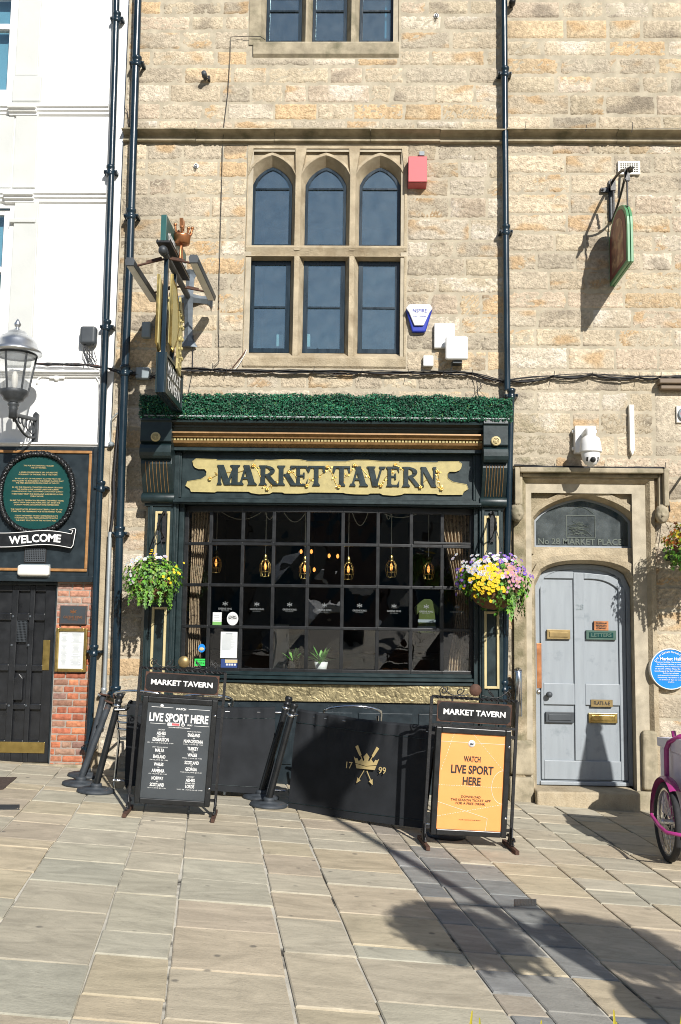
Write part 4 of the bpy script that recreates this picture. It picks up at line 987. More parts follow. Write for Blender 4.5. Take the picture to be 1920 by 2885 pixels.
m = MB(); p = F(1546, 1956, YD - .02); m.lathe([(.001, -.075), (.022, -.072), (.03, -.055), (.022, -.035), (.012, -.03), (.012, -.012), (.024, -.008), (.024, .0)], (p.x, YD - .02, p.z), 16, 0, None, 'y'); m.build('knob', MT['greyplastic'], door)
m = MB(); p = F(1518, 1949, YD - .02); m.lathe([(.001, -.014), (.02, -.012), (.024, .0)], (p.x, YD - .028, p.z), 16, 0, None, 'y'); m.build('lock', MT['steel'], door)
m = MB(); p = F(1634, 1710, YD - .02); put_text(m, '28', frame((p.x, YD - .026, p.z), (1, 0, 0), (0, 0, 1), (0, -1, 0)), w=.075, h=.055); m.build('door_number', MT['midgrey'], door)
m = MB(); ys = -.2
sx_0, sx_1 = X_(1513, 2240, ys), X_(1806, 2260, ys)
m.box(sx_0, sx_1, ys, .3, ZG - .3, zd0 - .008); m.build('door_step', MT['dressed'], hall, .018, seg=3)
for q in ((X_(1436, 2180, -.09), sx_0 - .004, -.095, .1, ZG - .2, Z_(1470, 2190, -.09)), (X_(1440, 2100, -.06), X_(1505, 2100, -.06), -.068, .1, Z_(1470, 2187, -.09), Z_(1470, 2085, -.05)), (sx_1 + .004, X_(1930, 2200, -.06), -.07, .1, ZG - .3, Z_(1860, 2232, -.06)), (X_(1812, 2100, -.06), X_(1856, 2100, -.06), -.062, .1, Z_(1860, 2229, -.06), Z_(1860, 2060, -.06))):
    m = MB(); m.box(*q); m.build('plinth', MT['dressed_old'], hall, .03, seg=3)             # worn base blocks of the jambs
# ================================================================== GROUND FLOOR OF THE WHITE HOUSE
YS = -.07
m = MB()
r = RB(-80, 1259, 272, 1630, YS); m.box(r[0], r[1], YS, .2, r[2], r[3]); FZ0 = r[2]
m.box(r[0], r[1] - .002, YS - .03, .2, FZ0 - .03, FZ0 + .03); m.box(r[1] - .045, r[1] + .012, YS - .025, .2, FZ0 - .028, r[3])
m.build('fascia', MT['tealgrey'], white, .004)
m = MB(); r = RB(-70, 1269, 254, 1609, YS); t = .028
m.box(r[1] - t, r[1], YS - .018, YS + .001, r[2] + t, r[3] - t); m.box(r[0], r[1], YS - .0185, YS + .001, r[3] - t, r[3]); m.box(r[0], r[1], YS - .0185, YS + .001, r[2], r[2] + t)
m.build('frame_moulding', MT['wood'], white, .006)
# brick pier
bx0, bx1 = X_(160, 1900, -.02) - .03, X_(254, 1900, -.02)
bz0, bz1 = gz(-3, 0) - .1, FZ0 - .02
pw = PW(); rg = random.Random(8); z = bz0; row = 0
BP = [(.42, .15, .08), (.36, .12, .07), (.47, .19, .10), (.30, .16, .11), (.26, .15, .12), (.40, .17, .10), (.33, .20, .14)]
while z < bz1:
    h = .0665; x = bx0 - (.06 if row % 2 else .0); row += 1
    L_ = []
    while x < bx1 - .01:
        ln = rg.choice((.20, .21, .105)) if row % 3 else rg.choice((.12, .2)); xa, xb = max(x, bx0), min(bx1, x + ln); x += ln
        if xb - xa < .02: continue
        old = z < 1.55
        c = rg.choice(BP); v = rg.uniform(.8, 1.15); c = tuple(q * v for q in c)
        if not old: c = tuple(q * .4 + p * .6 for q, p in zip((.46, .30, .24), c))
        sd = rg.uniform(0, 50); pr = rg.uniform(.004, .012)
        def fn(xx, zz, xa=xa, xb=xb, z=z, sd=sd, pr=pr, c=c, h=h):
            n1 = noise.noise(Vector((xx * 26, zz * 40, sd))); e = min(xx - xa - .005, xb - .005 - xx, zz - z - .006, z + h - .006 - zz) + n1 * .005
            ed = sst(-.003, .008, e); s_ = 1 + .3 * n1
            return (xx, -.02 - ed * (pr + .006 + n1 * .004) + .006, zz), [q * s_ for q in c]
        pw.grid(xa, xb, z, z + h, .014, fn)
    z += h
pw.quad(bx0, bx1, bz0, bz1, -.02)
o = len(pw.v); pw.v += [(bx1, -.02, bz0), (bx1, .2, bz0), (bx1, .2, bz1), (bx1, -.02, bz1)]; pw.c += [(1, 1, 1)] * 4; pw.f.append((o, o + 1, o + 2, o + 3)); pw.mi.append(1)
pw.build('brick_pier', [MT['brick'], MT['brickmortar']], white)
m = MB(); m.box(bx1 + .001, XB - .003, -.01, .2, -.4, ZWB); m.build('wall', MT['render'] if False else MT['dressed'], white)
m = MB(); m.box(XWL, bx1 - .01, -.06, .4, -.5, gz(-3.1, 0) + .012); m.build('door_step', MT['dressed_old'], white, .01)
# black panelled door in its frame
YB = .06
fxr = X_(152, 1900, YB) ; fx1_ = bx0 + .01
m = MB(); m.box(fxr, fx1_, -.005, .2, gz(-3.1, 0), FZ0); m.box(XWL, fx1_, -.004, .2, FZ0 - .06, FZ0 - .031); m.build('door_frame', MT['tealgrey'], white, .005)
zd, ztd = gz(-3.1, 0) + .015, FZ0 - .06
m = MB(); m.box(fxr - .93, fxr - .004, YB, YB + .05, zd, ztd); bd = m.build('door', MT['doorblack'], white)
m = MB(); lx = lambda p: X_(p, 1900, YB); lz = lambda p: Z_(70, p, YB)
xcols = [(-60, -38), (27, 45), (78, 92), (122, 150)]
for a, b_ in xcols: m.box(lx(a), lx(b_) if b_ != 150 else fxr - .005, YB - .035, YB, zd, ztd)
for a, b_ in ((1640, 1666), (1728, 1748), (1872, 1890), (1982, 1998), (2085, 2149)):
    for (c, d) in zip(xcols, xcols[1:]): m.box(lx(c[1]), lx(d[0]), YB - .0345, YB, lz(b_) if b_ != 2149 else zd, lz(a))
m.build('panelling', MT['doorblack'], bd, .007)
m = MB(); r = RB(51, 1749, 77, 1808, YB - .02)
for i in range(8): xx = r[0] + (r[1] - r[0]) * i / 7; m.box(xx - .0015, xx + .0015, YB - .041, YB - .03, r[2], r[3])
for i in range(14): zz = r[2] + (r[3] - r[2]) * i / 13; m.box(r[0], r[1], YB - .0405, YB - .03, zz - .0015, zz + .0015)
m.build('grille', MT['greyplastic'], bd)
m = MB()
for px, py in ((39, 1737), (87, 1737), (35, 1818), (82, 1818), (27, 1988), (75, 1988)):
    p = F(px, py, YB - .02); m.sphere((p.x, YB - .037, p.z), .014, 10, 0, None, (1, .6, 1))
m.build('stud', MT['greyplastic'], bd)
m = MB(); r = RB(123, 1803, 142, 1888, YB - .02); m.box(r[0], r[1], YB - .043, YB - .03, r[2], r[3]); m.build('push_plate', MT['brass'], bd, .002)
m = MB(); r = RB(-70, 2089, 128, 2120, YB - .02); m.box(r[0], r[1], YB - .043, YB - .03, r[2], r[3]); m.build('kick_plate', MT['brass'], bd, .002)
m = MB(); r = RB(42, 1896, 66, 1972, YB - .02); xc = (r[0] + r[1]) / 2
m.prism([(r[0], r[2]), (r[1], r[2]), (r[1], r[3] - .05), (xc, r[3]), (r[0], r[3] - .05)], YB - .045, YB - .002); m.bar((xc, YB - .06, r[2] + .05), (xc, YB - .06, r[3] - .07), .02, .02); m.build('knocker', MT['doorblack'], bd, .006)
# ================================================================== PIPES
def pipe(pts, r, label, collars, name='drainpipe', Y=-.10, m='pipe', foot=None):
    P3 = [F(x, y, Y) for x, y in pts]
    # straighten: one X per pipe run so that it stands plumb, keep jogs
    t = thing(name, label, 'pipe' if name != 'drainpipe' else 'drainpipe', (P3[-1].x, Y, P3[-1].z))
    mb = MB(); mb.tube(P3, r, 14); p = mb.build('pipe', MT[m], t)
    for (x, y) in collars:
        c = F(x, y, Y); mb = MB(); mb.lathe([(r, -.055), (r * 1.28, -.045), (r * 1.28, -.02), (r * 1.12, -.012), (r * 1.12, .02), (r * 1.34, .03), (r * 1.34, .055), (r, .062)], c, 16)
        for s in (-1, 1):
            mb.box(c.x + s * r, c.x + s * (r + .035), c.y - .012, -.005, c.z - .022, c.z + .006); mb.sphere((c.x + s * (r + .022), c.y - .016, c.z - .008), .011, 8)
        mb.build('collar', MT[m], t)
    if foot:
        c = P3[-1]; mb = MB(); mb.tube([c + Vector((0, 0, .05)), c, c + Vector((foot, -.05, -.05)), c + Vector((foot * 2, -.12, -.08))], r * 1.05, 12, 0, None, False); mb.lathe([(r * 1.2, .0), (r * 1.25, .01), (r * 1.25, .08), (r, .1)], c, 16); mb.build('shoe', MT[m], t)
    return t
pipe([(330.5, -60), (325, 160), (309.5, 640), (300, 907), (287, 1240), (278, 1452), (265, 1834), (249, 2128)], .033, 'black drainpipe on the white wall, leftmost of the three', [(330, 50), (312, 482), (302, 918), (285, 1372), (265, 1834), (250, 2105)], foot=.0)
pipe([(391, -60), (384, 170), (367, 720), (352, 1060), (346, 1240), (338, 1495), (325, 1965)], .039, 'thick black drainpipe between white wall and sandstone with a collar above the cables', [(386, 175), (370, 605), (353, 1046), (338, 1500), (326, 1950)], Y=-.11)
pipe([(1420, -60), (1422, 200), (1426, 720), (1429.5, 1100)], .034, 'tall black drainpipe running down the stone wall right of the pointed windows', [(1423, 205), (1426, 650)], Y=-.09)
pipe([(1441.5, 1105), (1439, 1200), (1434, 1400), (1427, 1650), (1422, 1890), (1417, 2080), (1412, 2230)], .032, 'black drainpipe beside the shopfront right pilaster, below the hedge strip', [(1441, 1112), (1421, 1935)], Y=-.12)
pipe([(311, 1499), (304, 1700), (294, 1953), (290, 2050)], .021, 'grey galvanised conduit pipe standing between two black drainpipes', [(293, 1955)], name='conduit_pipe', Y=-.07, m='zinc')

# ================================================================== CABLES
def cable_run(name, label, pts, n, spread, sag, seed, Y=-.05, r=.0045, brown=.15):
    rg = random.Random(seed); t = thing(name, label, 'cables', F(*pts[0], Y), None); ms = [MB(), MB()]
    nails = [F(*p, Y) for p in pts]
    for k in range(n):
        o = rg.uniform(-1, 1) * spread; pp = []
        mb = ms[1] if rg.random() < brown else ms[0]; dy = rg.uniform(-.02, .02)
        for i, (a, b_) in enumerate(zip(nails, nails[1:])):
            sg = sag * rg.uniform(.0, 1.0) ** 1.6 * (b_ - a).length
            for q in range(7):
                u = q / 7; w_ = (1 - math.sin(math.pi * u)) * .55 + .45
                pp.append(a.lerp(b_, u) + Vector((0, dy + rg.uniform(-.003, .003), o * (.35 + .65 * math.sin(math.pi * u)) - sg * 4 * u * (1 - u) + rg.uniform(-.003, .003))))
        pp.append(nails[-1] + Vector((0, dy, o * .4))); mb.tube(pp, r * rg.uniform(.7, 1.3), 5)
    nl = MB()
    for p in nails[1:-1]:
        nl.tube([p + Vector((.004, -.035, .02 + rg.random() * .05)), p + Vector((0, -.03, -.02)), p + Vector((-.01, -.03, -.03 - rg.random() * .03))], .003, 4)
    ms[0].build('cable', MT['cable'], t)
    if nl.v: nl.build('cable_tie', MT['cable'], t)
    if ms[1].v: ms[1].build('cable', MT['cablebrown'], t)
    return t
cable_run('cable_bundle', 'bundle of dark cables running along the ledge of the white wall', [(100, 1024), (180, 1026), (240, 1027), (300, 1036), (345, 1050), (392, 1056)], 8, .012, .02, 1, brown=.4, Y=-.075)
cable_run('cable_bundle', 'bundle of black and brown cables under the pointed window', [(505, 1040), (600, 1043), (640, 1044), (770, 1046), (885, 1047), (1020, 1049), (1150, 1050), (1250, 1050), (1330, 1053), (1425, 1078)], 9, .016, .03, 2, brown=.3)
cable_run('cable_bundle', 'sagging bundle of black cables on the stone wall right of the drainpipe', [(1432, 1072), (1560, 1060), (1668, 1055), (1800, 1062), (1860, 1062), (1960, 1060)], 10, .02, .10, 3, brown=.0)
cable_run('cable_bundle', 'loose cables crossing the narrow gap between the two left drainpipes and the pub sign', [(380, 1050), (410, 1056), (430, 1062), (460, 1048), (505, 1042)], 9, .03, .15, 6, brown=.4)
cable_run('cable', 'black cable clipped along the top of the stone string course at right', [(1437, 367), (1480, 363), (1650, 364), (1780, 364), (1960, 364)], 1, .0, .004, 4, Y=-.095, r=.007, brown=0)
cable_run('cable', 'black cables clipped over the stone door surround and down its right side', [(1450, 1310), (1560, 1314), (1700, 1316), (1872, 1317), (1882, 1340), (1884, 1400), (1889, 1440)], 4, .008, .004, 5, Y=-.03, r=.006, brown=0)
def wire(label, pts, Y=-.03, r=.0035, m='cable', cat='wire'):
    mb = MB(); mb.tube([F(x, y, Y) for x, y in pts], r, 5); o = mb.build('wire', MT[m], None, loc=F(*pts[0], Y)); return tag(o, label, cat)
wire('thin black wire dropping from the top window past the pointed windows', [(748, 112), (735, 103), (700, 102), (651, 104), (649, 160), (643, 260), (632, 350), (628, 400)], -.035)
wire('thin black wire hanging down the stones left of the lower pointed window', [(628, 408), (626, 500), (622, 640), (618, 800), (617, 940), (618, 1018), (600, 1036)], -.03)
wire('short black wire beside the narrow white strip near the string course', [(350, 300), (360, 315), (362, 340), (366, 360)], -.03)
wire('bundle of dark vertical cables tied beside the left drainpipe', [(352, 1075), (338, 1160), (325, 1300), (321, 1350), (322, 1400), (318, 1460), (312, 1502)], -.05, .016)
wire('white wire from the window corner to the cable bundle', [(696, 985), (690, 1000), (672, 1030), (660, 1042)], -.03, .004, 'white')
wire('brown wire from the window corner to the cable bundle', [(694, 985), (682, 1002), (655, 1036), (630, 1048)], -.028, .004, 'cablebrown')
wire('thin wires hanging down into the hedge strip from the cable bundle', [(543, 1050), (536, 1082), (530, 1115)], -.03, .003)
wire('dark wire down the wall below the pub sign bracket', [(545, 945), (544, 985), (543, 1040)], -.02, .005)
for k, (a, b_, c) in enumerate((('stray black wires drooping to the hedge strip beside right drainpipe', 1335, 1345), ('stray black wire end above the right corner of the hedge strip', 1345, 1352), ('stray looping black wire just left of the right drainpipe', 1355, 1342))):
    wire(a, [(b_, 1056), (b_ + 10, 1080), (c, 1102), (c + (6, 20, -12)[k], 1122)], -.05, .003)

# ================================================================== SMALL FIXTURES ON THE WALLS
def fixture(name, label, cat, mb, mats, bevel=.006, loc=None):
    o = mb.build(name, mats, None, bevel, loc=loc or mb.v[0]); return tag(o, label, cat)
def wall_box(name, label, cat, x0, y0, x1, y1, d, m, bevel=.012, back=.002):
    r = RB(x0, y0, x1, y1, -d); mb = MB(); mb.box(r[0], r[1], -d, -back, r[2], r[3]); return fixture(name, label, cat, mb, m, bevel)
t = thing('alarm_box', 'faded red alarm box beside the top of the right pointed window', 'alarm box', F(1176, 512, -.005))
r = RB(1151, 440, 1204, 512, -.13); mb = MB(); mb.prism([(r[0], r[2]), (r[1], r[2]), (r[1], r[3]), (r[0], r[3])], -.13, -.11)
z0 = r[2] - .0
mb.loft([[(r[0], -.11, r[3]), (r[1], -.11, r[3]), (r[1], -.11, r[2]), (r[0], -.11, r[2])], [(r[0], -.002, r[3] + .005), (r[1], -.002, r[3] + .005), (r[1], -.002, r[2] - .02), (r[0], -.002, r[2] - .02)]], True, 0, None, False)
mb.build('cover', MT['red'], t, .006)
mb = MB(); q = RB(1182, 430, 1196, 441, -.03); mb.box(q[0], q[1], -.06, -.002, q[2], q[3]); mb.build('bracket', MT['midgrey'], t)
t = thing('burglar_alarm', 'white and blue wedge shaped burglar alarm lettered INSPIRE', 'alarm', F(1182, 930, -.005))
P_ = lambda x, y: (X_(x, y, -.08), Z_(x, y, -.08))
mb = MB(); mb.prism([P_(1162, 933), P_(1200, 933), P_(1220, 868), P_(1211, 857), P_(1154, 857), P_(1144, 868)], -.06, -.002); mb.build('housing', MT['blue'], t, .012)
mb = MB(); mb.prism([P_(1168, 917), P_(1194, 917), P_(1211, 880), P_(1220, 868), P_(1211, 857), P_(1154, 857), P_(1144, 868), P_(1153, 880)], -.085, -.059); mb.build('cover', MT['white'], t, .01)
mb = MB(); put_text(mb, 'INSPIRE', frame((P_(1182, 876)[0], -.0865, P_(1182, 876)[1]), (1, 0, 0), (0, 0, 1), (0, -1, 0)), w=.15, h=.036); put_text(mb, '01902 249848', frame((P_(1182, 892)[0], -.0865, P_(1182, 892)[1]), (1, 0, 0), (0, 0, 1), (0, -1, 0)), w=.13, h=.016); mb.build('lettering', MT['blue'], t)
wall_box('utility_box', 'flat white utility box on the stone wall, upper left of the pair', 'utility box', 1224, 910, 1282, 980, .06, MT['white'])
t = thing('wall_antenna', 'rounded white antenna box on a short bracket overlapping another white box', 'antenna', F(1287, 1012, -.02))
r = RB(1256, 946, 1320, 1012, -.16); mb = MB(); mb.box(r[0], r[1], -.16, -.10, r[2], r[3]); mb.build('cover', MT['white'], t, .022, seg=3)
mb = MB(); q = F(1290, 1020, -.08); mb.box(q.x - .05, q.x + .04, -.12, -.002, q.z - .02, q.z + .02); mb.tube([(q.x - .06, -.09, q.z + .0), (q.x - .055, -.07, q.z - .05), (q.x - .065, -.04, q.z - .10)], .005, 5); mb.build('bracket', MT['greyplastic'], t)
wall_box('utility_box', 'small square white box on the wall just above the cable bundle', 'utility box', 1193, 1001, 1222, 1031, .06, MT['white'], .01)
# air vent: pierced terracotta grille
t = thing('air_vent', 'pierced pale air vent set in the stone behind the bracket of the hanging sign', 'vent', F(1772, 490, -.01))
r = RB(1742, 454, 1804, 491, -.03); mb = MB(); nx, nz_ = 8, 5; fw = .02
mb.box(r[0], r[1], -.032, .004, r[2], r[2] + fw); mb.box(r[0], r[1], -.032, .004, r[3] - fw, r[3]); mb.box(r[0], r[0] + fw, -.0325, .004, r[2] + fw, r[3] - fw); mb.box(r[1] - fw, r[1], -.0325, .004, r[2] + fw, r[3] - fw)
ix = r[1] - r[0] - 2 * fw; iz = r[3] - r[2] - 2 * fw
for i in range(nx + 1): x = r[0] + fw + ix * i / nx; mb.box(x - .0035, x + .0035, -.030, .003, r[2] + fw, r[3] - fw)
for i in range(nz_ + 1): z = r[2] + fw + iz * i / nz_; mb.box(r[0] + fw, r[1] - fw, -.0295, .0025, z - .0035, z + .0035)
mb.build('grille', MT['offwhite'], t); mb = MB(); mb.box(r[0] + .004, r[1] - .004, -.020, -.016, r[2] + .004, r[3] - .004); mb.build('backing', MT['dark'], t)  # dark sheet gives the pierced holes their shade
# grey box with wires on white wall
t = thing('junction_box', 'rounded grey junction box with loose wires on the white wall', 'junction box', F(245, 975, -.06))
r = RB(224, 917, 270, 968, -.13); mb = MB(); mb.box(r[0], r[1], -.13, -.032, r[2], r[3]); mb.build('housing', MT['greyplastic'], t, .03, seg=3)
rg = random.Random(12); mb = MB()
for k in range(9):
    a = F(234 + rg.random() * 30, 968, -.09); b_ = F(236 + rg.random() * 40, 1018 + rg.random() * 8, -.07); c = a.lerp(b_, .5) + Vector((rg.uniform(-.03, .03), -.02, 0)); mb.tube([a, c, b_], .0035, 5)
mb.build('wires', MT['cable'], t)
t = thing('cable_switch', 'white cable and round socket painted over on the white wall below the ledge', 'cable', F(160, 1062, -.05))
mb = MB(); mb.tube([F(x, y, -.045) for x, y in ((105, 1080), (108, 1066), (120, 1060), (150, 1064), (160, 1068), (200, 1058), (255, 1058), (272, 1062), (280, 1075), (281, 1180))], .008, 6); mb.build('cable', MT['render'], t)
mb = MB(); c = F(160, 1063, -.05); mb.lathe([(.001, -.035), (.03, -.03), (.036, 0)], (c.x, -.03, c.z), 14, 0, None, 'y'); mb.box(c.x - .07, c.x + .08, -.06, -.03, c.z - .014, c.z + .012); mb.build('socket', MT['render'], t, .005)
wall_box('meter_box', 'grey plastic box in the shadow of the pub sign', 'utility box', 399, 906, 423, 950, .08, MT['midgrey'], .012)
wall_box('meter_box', 'dark grey plastic box tucked behind the gilt boards of the pub sign', 'utility box', 445, 905, 458, 950, .08, MT['midgrey'], .01)
wall_box('meter_box', 'low grey junction box beside the left drainpipe among the loose cables', 'utility box', 382, 1034, 421, 1066, .09, MT['midgrey'], .012)
t = thing('floodlight', 'small black spotlight fixed high on the stones left of the top window', 'spotlight', F(577, 215, -.02))
mb = MB(); c = F(577, 212, -.08); mb.lathe([(.001, -.05), (.026, -.05), (.03, .02), (.018, .04), (.018, .08)], (c.x, -.08, c.z), 14, 0, None, 'y'); mb.build('lamp_head', MT['greyplastic'], t)
mb = MB(); mb.box(c.x + .03, c.x + .05, -.06, -.002, c.z - .03, c.z + .01); mb.tube([(c.x, -.08, c.z - .03), (c.x + .04, -.05, c.z - .02)], .008, 6); mb.build('bracket', MT['ironblack'], t)
for lab, px, py in (('small steel ring hook in a white patch left of the pointed window', 553, 467), ('small steel ring hook in a white patch right of the top window', 1230, 43)):
    t = thing('ring_hook', lab, 'hook', F(px, py, -.015)); c = F(px, py, -.02)
    mb = MB(); mb.lathe([(.001, -.006), (.026, -.005), (.028, .0)], (c.x, -.012, c.z), 14, 0, None, 'y'); mb.build('plaster_patch', MT['render'], t)
    mb = MB(); mb.tube([(c.x + .012 * math.cos(a), -.035 - .004 * math.cos(a), c.z - .012 + .02 * math.sin(a)) for a in [k * math.pi / 5 for k in range(10)]], .0045, 6, 0, None, False, True); mb.build('ring', MT['irongrey'], t)
t = thing('spotlight', 'dark spotlight cut by the top edge beside the right drainpipe', 'spotlight', F(1445, 8, -.05)); c = F(1445, 2, -.10)
mb = MB(); mb.lathe([(.001, -.04), (.03, -.04), (.036, .03), (.02, .06), (.001, .1)], (c.x, -.08, c.z), 14, 0, None, 'y'); mb.box(c.x - .012, c.x + .012, -.05, -.002, c.z - .02, c.z + .06); mb.build('lamp_head', MT['ironblack'], t)
# white pointed batten
mb = MB(); q = [P for P in ((1776, 1282 - 14), (1783, 1284), (1789, 1266), (1787, 1140), (1773, 1140))]
mb.prism([(X_(x, y, -.05), Z_(x, y, -.05)) for x, y in q], -.055, -.004); fixture('batten', 'narrow white pointed batten fixed upright above the door', 'batten', mb, MT['offwhite'], .003)
# brown stone ledge and round red sign at the right edge
t = thing('brown_ledge', 'brown ledge under the cables cut by the right edge', 'ledge', F(1890, 1090, -.05)); r = RB(1859, 1066, 1990, 1094, -.12)
mb = MB(); mb.box(r[0], r[1], -.12, -.002, r[3] - .05, r[3]); mb.box(r[0] + .02, r[1], -.09, -.002, r[2], r[3] - .05); mb.build('ledge', mat('brown_painted_ledge', (.17, .125, .085), .6, var=.2), t, .01)
t = thing('round_sign', 'round red sign in a grey square frame cut by the right edge', 'sign', F(1930, 1168, -.02)); c = F(1931, 1167, -.03)
mb = MB(); s_ = .085; mb.box(c.x - s_, c.x + s_, -.03, -.008, c.z - s_, c.z + s_); mb.build('backplate', MT['offwhite'], t, .004)
mb = MB(); mb.lathe([(.001, -.01), (.052, -.012)], (c.x, -.032, c.z), 24, 0, None, 'y'); mb.build('red_disc', MT['red'], t)
mb = MB(); mb.lathe([(.052, .0), (.052, -.022), (.07, -.022), (.072, .0)], (c.x, -.03, c.z), 24, 0, None, 'y', True, False); mb.build('rim', MT['midgrey'], t)
# blue plaque
t = thing('plaque', 'round blue plaque with white rim and lettering cut by the right edge', 'plaque', F(1889, 1940, -.02)); c = F(1889, 1885, -.055); R_ = .196
mb = MB(); mb.lathe([(.001, -.012), (R_ * .955, -.012)], (c.x, -.055, c.z), 48, 0, None, 'y'); mb.build('face', MT['plaqueblue'], t)
mb = MB(); mb.lathe([(R_ * .95, -.008), (R_ * .955, -.018), (R_ * .99, -.018), (R_, -.008), (R_, .05), (.001, .05)], (c.x, -.055, c.z), 48, 0, None, 'y', True, False); mb.build('rim', MT['white'], t)
mb = MB(); FY = lambda x, z: frame((c.x + x, -.0685, c.z + z), (1, 0, 0), (0, 0, 1), (0, -1, 0))
arc = 'City of Durham Parish Council'
for i, ch in enumerate(arc):
    a = math.radians(152 - 124 * i / (len(arc) - 1)); put_text(mb, ch, frame((c.x + math.cos(a) * R_ * .84, -.0685, c.z + math.sin(a) * R_ * .84), (math.sin(a), 0, -math.cos(a)), (math.cos(a), 0, math.sin(a)), (0, -1, 0)), h=.019, bold=.02)
put_text(mb, 'Market Hall', FY(0, .097), w=.2, h=.03, bold=.02)
for i, (s_, wd) in enumerate((('Designed by Philip Charles Hardwick', .27), ('for Durham Markets, a company', .26), ('created by Act of Parliament in 1851', .29), ('on the site of New Place, the Tudor', .30), ('town house of the Earls of Westmorland', .31), ('Built in two phases', .15), ('and opened in December 1852', .25), ('Extensively refurbished in 1999', .25), ('to facilitate 6 days per week', .22), ('trading.', .06))):
    put_text(mb, s_, FY(0, .064 - i * .0208), w=wd, h=.0135, bold=.02)
mb.build('lettering', MT['whiteink'], t)
# dome camera
t = thing('security_camera', 'white dome security camera above the grey door', 'camera', F(1650, 1275, -.02)); 
r = RB(1621, 1199, 1680, 1276, -.10); mb = MB(); mb.box(r[0], r[1], -.10, -.004, r[2], r[3])
for z in (r[2] + .05, r[3] - .05): mb.box(r[0] - .02, r[0] + .004, -.06, -.02, z - .018, z + .018); mb.box(r[1] - .004, r[1] + .02, -.06, -.02, z - .018, z + .018)
mb.build('mounting_box', MT['white'], t, .01)
c = F(1665, 1272, -.30); mb = MB(); mb.tube([(c.x, -.08, c.z + .19), (c.x, -.22, c.z + .21), (c.x, -.29, c.z + .19), (c.x, -.30, c.z + .13)], [.05, .045, .042, .045], 14); mb.build('arm', MT['white'], t)
mb = MB(); mb.lathe([(.001, .155), (.05, .152), (.085, .125), (.098, .07), (.105, .0), (.105, -.008), (.09, -.012), (.001, -.012)], (c.x, -.30, c.z), 28); mb.build('shroud', MT['white'], t)
mb = MB(); mb.lathe([(.09, -.01), (.088, -.05), (.078, -.09), (.055, -.125), (.025, -.143), (.001, -.147)], (c.x, -.30, c.z), 28); hd = mb.build('camera_ball', MT['white'], t)
mb = MB(); dr = Vector((.05, -.9, -.45)).normalized(); o = Vector((c.x, -.30, c.z - .055)) + dr * .076
mb.sphere(o, .029, 12)
u_ = dr.cross(Vector((0, 0, 1))).normalized(); v_ = u_.cross(dr)
for s in (-1, 1): mb.tube([o + u_ * s * .048 + v_ * q - dr * .014 for q in (-.02, 0, .02)], .011, 8)
mb.build('lens', MT['shopblack'], hd)
# stainless ash bin
t = thing('ash_bin', 'slim stainless steel cigarette bin on the wall beside the grey door', 'ash bin', F(1461, 2020, -.16)); x = X_(1461, 1950, -.17)
za, zb2 = Z_(1461, 2018, -.17), Z_(1461, 1893, -.17)
mb = MB(); mb.lathe([(.001, za), (.035, za), (.035, zb2 - .01), (.03, zb2)], (x, -.17, 0), 24); mb.box(x - .012, x + .012, -.14, -.05, za + .1, za + .14); mb.build('tube', MT['steel'], t)
mb = MB(); fr_ = Vector((0, -.75, .66)).normalized(); mb.lathe([(.001, .006), (.037, .004), (.037, -.006)], (0, 0, 0), 20); mm = Matrix.Translation((x, -.172, zb2 + .012)) @ Vector((0, 0, 1)).rotation_difference(fr_).to_matrix().to_4x4()
b2 = MB(); b2.merge(mb, mm); cp = b2.build('cap', MT['steel'], t)
mb = MB()
for k in range(5):
    a = k * 1.257; mb.sphere((.018 * math.cos(a), .018 * math.sin(a), .007), .005, 6)
b2 = MB(); b2.merge(mb, mm); b2.build('holes', MT['dark'], cp)

# ================================================================== LEFT SIGNS
YS2 = -.072
t = thing('oval_sign', 'green oval history board in a rope frame with gold text and a WELCOME ribbon', 'sign', F(106, 1500, YS2))
c = F(105, 1388, YS2 - .02); RX, RZ = X_(209, 1388, YS2) - c.x, (Z_(105, 1280, YS2) - Z_(105, 1500, YS2)) / 2
mb = MB(); el = lambda k, s: (c.x + RX * s * math.copysign(abs(math.cos(k)) ** .9, math.cos(k)), c.z + RZ * s * math.copysign(abs(math.sin(k)) ** .9, math.sin(k)))
mb.prism([el(-2 * math.pi * i / 48, .93) for i in range(48)][::-1], YS2 - .02, YS2); mb.build('panel', MT['panelgreen'], t)
mb = MB(); pts = [(el(2 * math.pi * i / 220, 1.0)[0], YS2 - .03, el(2 * math.pi * i / 220, 1.0)[1]) for i in range(220)]
for ph in (0, math.pi):
    tw = [Vector((c.x + (p[0] - c.x) * (1 + .035 * math.cos(i * 1.9 + ph)), p[1] + .018 * math.sin(i * 1.9 + ph), c.z + (p[2] - c.z) * (1 + .035 * math.cos(i * 1.9 + ph)))) for i, p in enumerate(pts)]
    mb.tube(tw, .019, 6, 0, None, False, True)
mb.build('rope_frame', MT['shopblack'], t)
